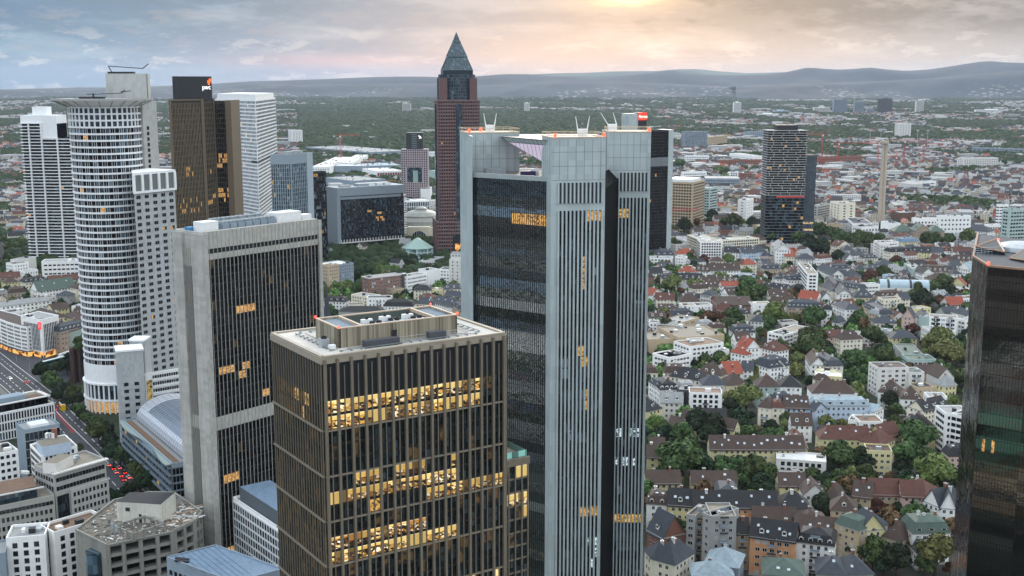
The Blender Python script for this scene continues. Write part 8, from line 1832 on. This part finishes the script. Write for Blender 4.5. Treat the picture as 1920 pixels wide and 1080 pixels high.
# tree lumps for the distance
TV = []; TF = []; TM = []
phi = (1+5**.5)/2; ICO = np.array([(-1, phi, 0), (1, phi, 0), (-1, -phi, 0), (1, -phi, 0), (0, -1, phi), (0, 1, phi), (0, -1, -phi), (0, 1, -phi), (phi, 0, -1), (phi, 0, 1), (-phi, 0, -1), (-phi, 0, 1)])/math.sqrt(1+phi*phi)
IF = np.array([(0,11,5),(0,5,1),(0,1,7),(0,7,10),(0,10,11),(1,5,9),(5,11,4),(11,10,2),(10,7,6),(7,1,8),(3,9,4),(3,4,2),(3,2,6),(3,6,8),(3,8,9),(4,9,5),(2,4,11),(6,2,10),(8,6,7),(9,8,1)])
pts = []
Yc = 1180.0; rg = np.random.default_rng(5)
while Yc < 14600:
    r = 4.2+Yc*.00135; st_ = 1.75*r; xw = Yc*.47; n = int(2*xw/(1.9*r)); row = Yc
    for i in range(n):
        x, y = -xw+2*xw*(i+rg.random())/n, Yc+rg.uniform(-.6, .6)*r
        px, py, _ = proj(x, y, 5)
        if y < 3500 and occ_at(x, y, 3): continue
        z = zone(x, y); k = rg.random()
        if z == 'f':
            if k < .03: pts.append((x, y, r))
            continue
        if z == 'w':
            if k < .96: pts.append((x, y, r*rg.uniform(.9, 1.35)))
            elif k < .985: z = 'H'
        if z == 'H' or (z == 'h' and k < ((.46 if y < 2600 else .43) if y > 1640 else 0.0)):
            w, d = rg.uniform(9, 17)+y*.0016, rg.uniform(8, 11)+y*.0010; blk = mnoise.noise(Vector((x*.0016, y*.0016, 7)))*2.2; a = blk+(PI/2 if rg.random() < .35 else 0)+rg.normal()*.06
            if rg.random() < .06: w *= 2.4; d *= 1.7
            q = [(x+ca*math.cos(a)-sa*math.sin(a), y+ca*math.sin(a)+sa*math.cos(a)) for ca, sa in ((-w/2, -d/2), (w/2, -d/2), (w/2, d/2), (-w/2, d/2))]
            big = w > 30; farhouse(q, rg.uniform(7, 13)+(y*.0008)+(8 if big and rg.random() < .3 else 0), 0 if big or rg.random() < .15 else rg.uniform(3, 5.5), int(rg.choice(WIX)) if not big else int(rg.choice([0, 0, 2, 4])), int(rg.choice(RIX)) if not big else 5)
        elif z == 'h' and k > ((.62 if y < 2600 else .50) if y > 1640 else .60): pts.append((x, y, r*rg.uniform(.55, .95)))
    Yc += st_
# the quarters beyond the frame, on both sides and behind, which the glass towers mirror
Yc = -450.0
while Yc < 1500:
    Xc = -1050.0
    while Xc < 900:
        x, y = Xc+rg.uniform(-9, 9), Yc+rg.uniform(-9, 9); Xc += 23
        if abs(x) < .47*y+25 or math.hypot(x, y) < 75 or occ_at(x, y, 6) or (x > 60 and abs(y-x*2) < 60 and y < 420): continue
        if abs(x+95) < 60 and abs(y-140) < 60: continue
        if (-420 < x < -60 and y < 330 and rg.random() < .8) or rg.random() < .25:
            for k in range(2): pts.append((x+rg.uniform(-8, 8), y+rg.uniform(-8, 8), rg.uniform(5, 9)))
        else:
            w, d, a = rg.uniform(14, 21), rg.uniform(12, 17), (PI/2 if rg.random() < .4 else 0)+.3*math.sin(x*.004); q = [(x+ca*math.cos(a)-sa*math.sin(a), y+ca*math.sin(a)+sa*math.cos(a)) for ca, sa in ((-w/2, -d/2), (w/2, -d/2), (w/2, d/2), (-w/2, d/2))]
            farhouse(q, rg.uniform(12, 24)+(40 if rg.random() < .02 else 0), 0 if rg.random() < .4 else rg.uniform(3, 5), int(rg.choice(WIX)), int(rg.choice(RIX)))
    Yc += 23
o = npmesh('distant_houses', HV, [f if len(f) == 4 else (*f, f[-1]) for f in HF], FW+FR, HM) if 0 else None
q4 = [(f, m) for f, m in zip(HF, HM) if f[2] != f[3]]; t3 = [(f[:3], m) for f, m in zip(HF, HM) if f[2] == f[3]]
me = bpy.data.meshes.new('distant_houses'); me.from_pydata(HV, [], [f for f, _ in q4]+[f for f, _ in t3])
for m in FW+FR: me.materials.append(m)
me.polygons.foreach_set('material_index', [m for _, m in q4]+[m for _, m in t3]); o = bpy.data.objects.new('distant_houses', me); C.objects.link(o); tag(o, 'dense distant houses spreading over the plain', 'houses', kind='stuff')
P = np.array(pts); n = len(P); jit = rg.uniform(.72, 1.25, (n, 12, 1)); V = (ICO[None]*jit*np.array([1, 1, .85])*P[:, None, 2:3]+np.stack([P[:, 0], P[:, 1], P[:, 2]*.75+2], 1)[:, None]).reshape(-1, 3)
F = (IF[None]+12*np.arange(n)[:, None, None]).reshape(-1, 3)
def woodmat():
    m = bpy.data.materials.new('distant_leaves'); m.use_nodes = True; t = NT(m.node_tree); b = t.n['Principled BSDF']; p = t.new('ShaderNodeNewGeometry').outputs['Position']
    c = t.ramp(t.noise(p, .02, 5, .7), [(.3, lin('1f2c20')), (.5, lin('2e3a29')), (.66, lin('474c2b')), (.8, lin('63492c'))]); c = t.mix(t.mr(t.noise(p, .12, 4, .7), .35, .65), c, lin('2a3b22')); t.l.new(c, b.inputs['Base Color']); b.inputs['Roughness'].default_value = .9; b.inputs['Specular IOR Level'].default_value = .1; return m
o = npmesh('distant_woods', V, F, woodmat()); tag(o, 'dark green woods and gardens across the plain', 'woods', kind='stuff')
# garden trees of the near quarter: first the nearest as trees, the rest as one mass
Yc = 490.0; near = []; nearh = []
while Yc < 1250:
    xw = Yc*.46; Xc = -xw
    while Xc < xw:
        x, y = Xc+R.uniform(-3, 3), Yc+R.uniform(-3, 3); Xc += 7.5; px, py, _ = proj(x, y, 5)
        hid = hidden(px, py) or not (-40 < px < 1960)
        if py > 1120 or (px < 350 and py > 600): continue
        if occ_at(x, y, 3): continue
        (nearh if hid else near).append((x, y, R.uniform(3.4, 7.4))); occ_poly([(x-3, y-3), (x+3, y-3), (x+3, y+3), (x-3, y+3)], 1)
    Yc += 7.5
near.sort(key=lambda s: s[0]**2+s[1]**2); KS = 'gggddyrb'
NT_ = max(0, 300-len(TREES))
for x, y, r in near[:NT_]: tree(x, y, r, R.choice(KS))
V0, F0 = crown_arrays(5, 420, 9, 1.0, .16); V1, F1 = crown_arrays(8, 420, 8, 1.2, .16); MV = []; MF = []; MM = []; nv = 0
for i, (x, y, r) in enumerate(near[NT_:]+nearh):
    v, f = (V0, F0) if i % 2 else (V1, F1); a = R.uniform(0, 6.28); c, s = math.cos(a), math.sin(a)
    w = np.stack([(v[:, 0]*c-v[:, 1]*s)*r+x, (v[:, 0]*s+v[:, 1]*c)*r+y, v[:, 2]*r-1.2], 1); MV.append(w); MF.append(f+nv); MM.append(np.full(len(f), KS.index(R.choice(KS)) % 8)); nv += len(w)
if MV:
    km = [LEAF[k] for k in KS]; o = npmesh('garden_trees', np.concatenate(MV), np.concatenate(MF), km, np.concatenate(MM)); tag(o, 'bushes and small trees filling courtyards between the houses', 'trees', kind='stuff')
# fields
FM = [mat('field_straw', 'a08a63', .95, .12, .003), mat('field_green', '5f6a3e', .95, .12, .003), mat('field_earth', '84694c', .95, .1, .003)]
for i, q in enumerate([(940,188,1240,194),(1030,183,1170,186.5),(900,179.5,1040,181.5),(720,179,830,182),(640,181,730,183),(1190,177,1300,179),(470,180,600,181.5),(1240,195,1340,197),(700,205,760,207),(970,217,1005,219),(1700,196,1790,198)]):
    x0, y0, x1, y1 = q; a, b_, c, d = U(x0+R.uniform(0, 25), y0), U(x1, y0+.4), U(x1-R.uniform(0, 40), y1), U(x0, y1-.3); f = MB(); f.prism([d, c, b_, a], -.5, 1.2+.1*i); tag(f.build('field', FM[i % 3] if i < 9 else FM[1]), None, None, kind='structure')
# opera house below the frame's lower edge: the black glass tower mirrors its copper roof
def opera():
    F = (-58.0, 118.0, -.58, .815); L = 62.0; root = thing('opera_house', 'stone opera house with green copper roof, seen only mirrored in the black glass tower', 'opera house', (-95, 140, 0))
    b = MB(); cu = mat('copper_green', '6fa58c', .6, .1, .3, streak=.3); F = (-50.0, 122.0, -.58, .815)
    b.fb(F, 0, L, -34, 0, 0, 27); b.fb(F, L*.3, L*.7, 0, 6, 0, 30); b.fb(F, -1, L+1, -35, .8, 26, 27.6); b.build('wall', WALL['tan'], root)
    P = lambda u, v, z: (F[0]+F[2]*u-F[3]*v, F[1]+F[3]*u+F[2]*v, z); r = MB()
    A = [P(-1, -1, 27.6), P(L+1, -1, 27.6), P(L+1, 35, 27.6), P(-1, 35, 27.6)]; T = [P(14, 14, 42), P(L-14, 14, 42), P(L-14, 20, 42), P(14, 20, 42)]
    for i in range(4): j = (i+1) % 4; r.quad(A[i], A[j], T[j], T[i])
    r.poly(T); r.poly([P(L*.28, -6.5, 30), P(L*.72, -6.5, 30), P(L*.5, -6.5, 37)]); r.quad(P(L*.28, -6.5, 30), P(L*.5, -6.5, 37), P(L*.5, 10, 37), P(L*.28, 10, 30)); r.quad(P(L*.5, -6.5, 37), P(L*.72, -6.5, 30), P(L*.72, 10, 30), P(L*.5, 10, 37)); r.build('roof', cu, root)
    w = []
    for z, h in ((3, 6), (13, 8)): facade_windows(w, F, L, z, 9, 1, 2.4, h, 5.2, 'd', fd=.05)
    put_windows(root, w)
opera()
# ================================================================ vehicles, lamps, cranes
def car_meshes(col, name):
    b = MB(); prof = [(-2.2, .35), (-2.2, .85), (-1.95, 1.0), (-1.1, 1.05), (1.35, 1.0), (2.15, .8), (2.2, .35)]; w = .88
    for s in (-1, 1): b.poly([(s*w, y, z) for y, z in (prof if s > 0 else prof[::-1])])
    for (y0, z0), (y1, z1) in zip(prof, prof[1:]+prof[:1]): b.quad((-w, y0, z0), (w, y0, z0), (w, y1, z1), (-w, y1, z1))
    b.box(-.66, .66, -1.15, .35, 1.42, 1.46)
    body = bpy.data.meshes.new('body'); body.from_pydata(b.v, [], b.f); body.materials.append(mat('car_'+name, col, .3, .02, spec=.6))
    g = MB(); g.box8([(-.8, -1.85, 1.02), (.8, -1.85, 1.02), (.8, 1.1, 1.0), (-.8, 1.1, 1.0), (-.64, -1.25, 1.43), (.64, -1.25, 1.43), (.64, .4, 1.43), (-.64, .4, 1.43)]); win = bpy.data.meshes.new('windows'); win.from_pydata(g.v, [], g.f); win.materials.append(GL)
    return body, win
wb = MB(); wb.tube((-.1, 0, 0), (.1, 0, 0), .33, k=12); WHL = bpy.data.meshes.new('wheel'); WHL.from_pydata(wb.v, [], wb.f); WHL.materials.append(mat('tyre', '161616', .9, .05))
lb_ = MB(); lb_.box(-.2, .2, -.06, .06, -.08, .1); TL = bpy.data.meshes.new('tail_light'); TL.from_pydata(lb_.v, [], lb_.f); TL.materials.append(mat('tail_lamp', 'ff2a14', .4, 0, emit='ff3018', es=9.0)); HLm = bpy.data.meshes.new('headlight'); HLm.from_pydata(lb_.v, [], lb_.f); HLm.materials.append(mat('head_lamp', 'fff2d8', .4, 0, emit='fff0d0', es=9.0))
CC = {n: car_meshes(c, n) for n, c in dict(white='d8d8d8', silver='9a9da0', black='18191b', red='7e1a18', blue='223a5c', grey='55585c').items()}
CARS = []
def car(x, y, a, col, grp='cars on the road'):
    root = bpy.data.objects.new('car', None); C.objects.link(root); root.location = (x, y, .21); root.rotation_euler = (0, 0, a); body, win = CC[col]
    for nm, me, p in [('body', body, (0, 0, 0)), ('windows', win, (0, 0, 0))]+[('wheel', WHL, (s*.82, q, .33)) for s in (-1, 1) for q in (-1.35, 1.35)]+[('tail_light', TL, (s*.6, -2.22, .78)) for s in (-1, 1)]+[('headlight', HLm, (s*.62, 2.2, .66)) for s in (-1, 1)]:
        o = bpy.data.objects.new(nm, me); C.objects.link(o); o.parent = root; o.location = p
    tag(root, None, 'car', grp); px, py, _ = proj(x, y, 1); CARS.append((root, px, py, col)); return root
def on_road(px, py, off):
    best = None; p = U(px, py); Pp = [U(*q) for q in ROADP]
    for a, c in zip(Pp, Pp[1:]):
        F, L = frame(a, c); u = (p[0]-a[0])*F[2]+(p[1]-a[1])*F[3]; u = min(max(u, 0), L); q = (a[0]+F[2]*u+F[3]*off, a[1]+F[3]*u-F[2]*off); d = math.hypot(p[0]-q[0], p[1]-q[1])
        if best is None or d < best[0]: best = (d, q, math.atan2(F[3], F[2]))
    return best[1], best[2]
for i in range(10):
    py = 876+i*7.2; (x, y), a = on_road(190+i*5.4, py, -2.2-(i % 2)*.4); car(x, y, a+PI/2, ['white', 'black', 'silver', 'grey', 'red', 'black', 'blue', 'silver', 'white', 'black'][i])
for i in range(7):
    py = 884+i*9.5; (x, y), a = on_road(196+i*6.4, py, -5.6); car(x, y, a+PI/2, ['silver', 'black', 'white', 'blue', 'black', 'grey', 'silver'][i])
for px, py, off, c, f in ((150, 826, 5, 'white', -1), (100, 770, -3, 'red', 1), (62, 740, -6, 'silver', 1), (38, 708, 2, 'white', -1), (20, 722, -4, 'red', 1), (18, 690, 3, 'grey', -1), (70, 748, 5.5, 'black', -1), (4, 672, 5, 'black', -1), (90, 700, 12, 'white', 1), (52, 700, 9, 'white', -1), (250, 940, 5, 'white', -1), (85, 765, -7, 'black', 1)): (x, y), a = on_road(px, py, off); car(x, y, a+(PI/2 if f > 0 else -PI/2), c)
def bus(px, py, px2, py2, col, lab, L=26.0, h=3.3, nm='tram', cat='tram'):
    a, c = U(px, py), U(px2, py2); F, d = frame(a, c); root = thing(nm, lab, cat, (a[0], a[1], .2)); m = mat(nm+'_'+col, col, .4, .04)
    b = MB(); n = max(1, int(L/12)); s = L/n
    for i in range(n): b.fb(F, i*s+.15, (i+1)*s-.15, -1.25, 1.25, .5, h); b.fb(F, i*s+.3, (i+1)*s-.3, -1.15, 1.15, h, h+.35, 1)
    b.build('body', [m, WHITE], root); w = MB(); w.fb(F, .5, L-.5, 1.25, 1.3, 1.5, 2.7); w.fb(F, .5, L-.5, -1.3, -1.25, 1.5, 2.7); w.build('windows', GL, root)
    for i in range(n*2): x = i*s/2+s*.22; o = MB(); P = (F[0]+F[2]*x, F[1]+F[3]*x); o.tube((P[0]-F[3]*1.1, P[1]+F[2]*1.1, .7), (P[0]+F[3]*1.1, P[1]-F[2]*1.1, .7), .48, k=10); o.build('wheel', MATS['tyre'], root)
bus(80, 687, 108, 680, '1f7f78', 'teal articulated tram with white roof stopped on the left square'); bus(108, 679, 130, 673, '2a8a80', 'second teal tram, partly behind the dark brown building', 22); bus(112, 673, 132, 666, 'dfe3e2', 'white tram at the back of the left square', 20)
bus(115, 766, 121, 773, 'e0b21c', 'yellow delivery truck by the street trees', 8.0, 4.2, 'truck', 'truck')
def lamp(x, y, a):
    root = bpy.data.objects.new('street_lamp', None); C.objects.link(root); root.location = (x, y, 0)
    for nm, me in (('pole', LP_), ('lamp_head', LH_)): o = bpy.data.objects.new(nm, me); C.objects.link(o); o.parent = root; o.rotation_euler = (0, 0, a)
    LAMPS.append((root, *proj(x, y, 8)[:2])); tag(root, None, 'street lamp', 'street lamps along the road')
b = MB(); b.tube((0, 0, 0), (0, 0, 9), .12, k=6, r2=.07); b.tube((0, 0, 9), (1.8, 0, 9.4), .07, k=5); LP_ = bpy.data.meshes.new('pole'); LP_.from_pydata(b.v, [], b.f); LP_.materials.append(METAL)
b = MB(); b.box(1.5, 2.5, -.18, .18, 9.3, 9.5); LH_ = bpy.data.meshes.new('lamp_head'); LH_.from_pydata(b.v, [], b.f); LH_.materials.append(DARKM); LAMPS = []
for i, (px, py) in enumerate([(30, 700), (75, 742), (118, 790), (165, 842), (205, 880), (240, 920), (12, 680), (95, 765)]): (x, y), a = on_road(px, py, 14.5 if i % 2 else -14.5); lamp(x, y, a+(PI/2 if i % 2 else -PI/2))
def crane(px, py_top, Y, jib, lab, flip=1, base=0, s=1.0):
    X, _, Z = UY(px, py_top, Y); root = thing('tower_crane', lab, 'tower crane', (X, Y, base), 'red tower cranes'); m = mat('crane_red', 'b0413e', .6, .05); b = MB(); t_ = .22*s; w = 1.1*s
    zt = Z-6*s
    for dx, dy in ((-w, -w), (w, -w), (w, w), (-w, w)): b.tube((X+dx, Y+dy, base), (X+dx, Y+dy, zt), t_, k=4)
    n = int((zt-base)/(4*s))
    for i in range(n): z = base+i*(zt-base)/n; z2 = base+(i+1)*(zt-base)/n; sg = 1 if i % 2 else -1; b.tube((X-w*sg, Y-w, z), (X+w*sg, Y-w, z2), t_*.7, k=3); b.tube((X-w, Y+w*sg, z), (X-w, Y-w*sg, z2), t_*.7, k=3)
    b.build('mast', m, root); j = MB(); L = jib
    for dy, dz in ((-w*.7, 0), (w*.7, 0), (0, 1.6*s)): j.tube((X, Y+dy, zt+dz), (X+L*flip, Y+dy, zt+dz), t_*.8, k=4)
    for i in range(int(L/(3*s))): u = i*3*s*flip; j.tube((X+u, Y-w*.7, zt), (X+u+1.5*s*flip, Y, zt+1.6*s), t_*.5, k=3); j.tube((X+u+1.5*s*flip, Y, zt+1.6*s), (X+u+3*s*flip, Y-w*.7, zt), t_*.5, k=3)
    j.tube((X, Y, zt), (X, Y, Z), t_*1.5, k=4); j.tube((X, Y, Z), (X+L*.7*flip, Y, zt+1.6*s), t_*.5, k=3); j.tube((X, Y, Z), (X-L*.3*flip, Y, zt), t_*.5, k=3); j.tube((X, Y, zt), (X-L*.3*flip, Y, zt), t_*1.6, k=4); j.build('jib', m, root)
    q = MB(); q.box(X-L*.32*flip-1.5*s, X-L*.32*flip+1.5*s, Y-1, Y+1, zt-2.4*s, zt+.4*s); q.build('counterweight', WALL['grey'], root); q = MB(); q.box(X-1*s, X+1*s, Y-2.2*s, Y-1*s, zt-2.6*s, zt-.2); q.build('cab', WHITE, root)
crane(1228, 383, 1380, 52, 'nearest red tower crane, jib crossing in front of the beige high-rise', s=1.2)
for i, (px, py, fl, lab) in enumerate([(1543, 246, -1, 'far red crane just right of the staggered tower'), (1573, 262, 1, 'second far red crane right of the staggered tower'), (1648, 262, -1, 'orange red crane immediately left of the chimney'), (1697, 258, 1, 'red crane first to the right of the chimney'), (1733, 264, 1, 'tall red crane second to the right of the chimney'), (1681, 288, -1, 'small red crane between the chimney and its right-hand crane'), (638, 248, 1, 'thin red crane over the fair halls')]): crane(px, py, 2750, 46, lab, fl, s=1.35)
# lattice radio tower, floodlight masts
X, Y, Z = UY(1812, 318, 2150); root = thing('lattice_tower', 'dark red lattice steel tower right of the tiled roofs', 'lattice tower', (X, Y, 0)); b = MB(); n = 9
for i in range(n):
    z0, z1 = Z*i/n, Z*(i+1)/n; w0, w1 = 9*(1-i/n)+1, 9*(1-(i+1)/n)+1
    for sx, sy in ((-1, -1), (1, -1), (1, 1), (-1, 1)): b.tube((X+sx*w0, Y+sy*w0, z0), (X+sx*w1, Y+sy*w1, z1), .5, k=4)
    for a, c in (((-1, -1), (1, -1)), ((1, -1), (1, 1)), ((-1, 1), (-1, -1))): b.tube((X+a[0]*w0, Y+a[1]*w0, z0), (X+c[0]*w1, Y+c[1]*w1, z1), .3, k=3); b.tube((X+c[0]*w0, Y+c[1]*w0, z0), (X+a[0]*w1, Y+a[1]*w1, z1), .3, k=3)
b.build('lattice', mat('lattice_red', '7a4544', .6, .05), root)
for i, px in enumerate((1632, 1652, 1721, 1740)):
    X, Y, Z = UY(px, 245, 3600); root = thing('floodlight_mast', ('leftmost', 'second', 'third', 'rightmost')[i]+' of four thin pale floodlight masts beyond the chimney', 'floodlight mast', (X, Y, 0), 'stadium floodlight masts'); b = MB(); b.tube((X, Y, 0), (X, Y, Z), .7, k=5); b.build('pole', METAL, root); b = MB(); b.box(X-4, X+4, Y-.6, Y, Z-2, Z+3); b.build('lamp_rack', METAL, root)
# ================================================================ labels that single things out
LM = [(1365,455,'the cream courtyard office'),(1225,560,'the silver tower edge'),(1225,800,'the silver tower foot'),(1655,400,'the concrete chimney'),(1475,440,'the staggered balcony tower'),(1700,535,'the glass barrel roof'),(1735,430,'the sandstone museum'),(1800,590,'the mirror glass tower'),
 (1700,670,'the grey school hall'),(1580,765,'the long pale blue house'),(1400,848,'the long yellow row'),(1390,925,'the orange apartment row'),(1450,1010,'the salmon orange house'),(1340,965,'the grey concrete block'),(1715,920,'the pink house'),(1310,625,'the beige windowless hall'),(1325,745,'the white dark-framed block'),
 (1510,505,'the tall white balcony slab'),(150,560,'the round white tower'),(790,410,'the domed hall'),(710,535,'the reddish office block'),(614,580,'the church spire'),(50,640,'the curved white building'),(95,490,'the terraced tower foot'),(1580,990,'the bottom edge'),(1750,1010,'the mirror tower foot'),
 (1420,560,'the middle villas'),(1620,610,'the sandstone mansions'),(1840,430,'the green slab'),(1480,345,'the staggered tower'),(1300,360,'the beige high-rise'),(190,830,'the street bend'),(270,880,'the barrel-roofed hall'),(400,1010,'the ruined car park'),(1690,800,'the banded office slab'),(1560,850,'the reddish-brown row')]
ORD = ['leftmost', 'second from left', 'third from left', 'fourth from left', 'fifth from left', 'sixth from left', 'seventh from left', 'eighth from left', 'ninth from left', 'tenth from left', 'eleventh from left', 'twelfth from left']+[f'number {i} from left' for i in range(13, 80)]
def near_lm(px, py): return min(LM, key=lambda l: (l[0]-px)**2+((l[1]-py)*1.2)**2)[2]
def autolabel(items, fmt1, fmtn, grp=None):
    g = {}
    for root, px, py, base in items: g.setdefault((base, near_lm(px, py)), []).append((px, py, root))
    for (base, lm), L_ in g.items():
        L_.sort(key=lambda s: (s[0], s[1]))
        for i, (px, py, root) in enumerate(L_): root['label'] = fmt1.format(b=base, l=lm) if len(L_) == 1 else fmtn.format(b=base, l=lm, o=ORD[i])
RT = {'gable': 'gabled', 'hip': 'hipped', 'mansard': 'mansard', 'flat': 'flat', 'gv': 'gable-fronted'}
autolabel([(r, px, py, f"{WORD[w]} house with {RT[rf]} {RWORD[rc]} roof") for r, px, py, w, rc, rf, h in HOUSES if 'label' not in r], '{b} near {l}', '{b}, {o} near {l}')
for r, px, py, w, rc, rf, h in HOUSES:
    if 'group' not in r and r['category'] in ('house', 'apartment house'): r['group'] = 'houses of the residential quarter' if px > 1180 else 'houses left of the silver tower'
autolabel([(r, px, py, f"{'large' if rr > 8 else 'small' if rr < 5 else 'mid-sized'} {'slender ' if tl else ''}{TW[k]} tree") for r, px, py, k, rr, tl in TREES], '{b} near {l}', '{b}, {o} near {l}')
for r, *_ in TREES: r['category'] = 'tree'; r['group'] = 'trees among the buildings'
autolabel([(r, px, py, f"{c} car on the road") for r, px, py, c in CARS], '{b} near {l}', '{b}, {o} near {l}')
LAMPS.sort(key=lambda s: s[1])
for i, (r, px, py) in enumerate(LAMPS): r['label'] = f'thin grey street lamp, {ORD[i]} along the tree-lined road'
seen = {}
for o in S.objects:
    if o.parent is None and 'label' in o and 'category' in o:
        l = o['label']; seen.setdefault(l, []).append(o)
for l, L_ in seen.items():
    if len(L_) > 1: print('DUP LABEL', len(L_), l)
bpy.context.view_layer.update()
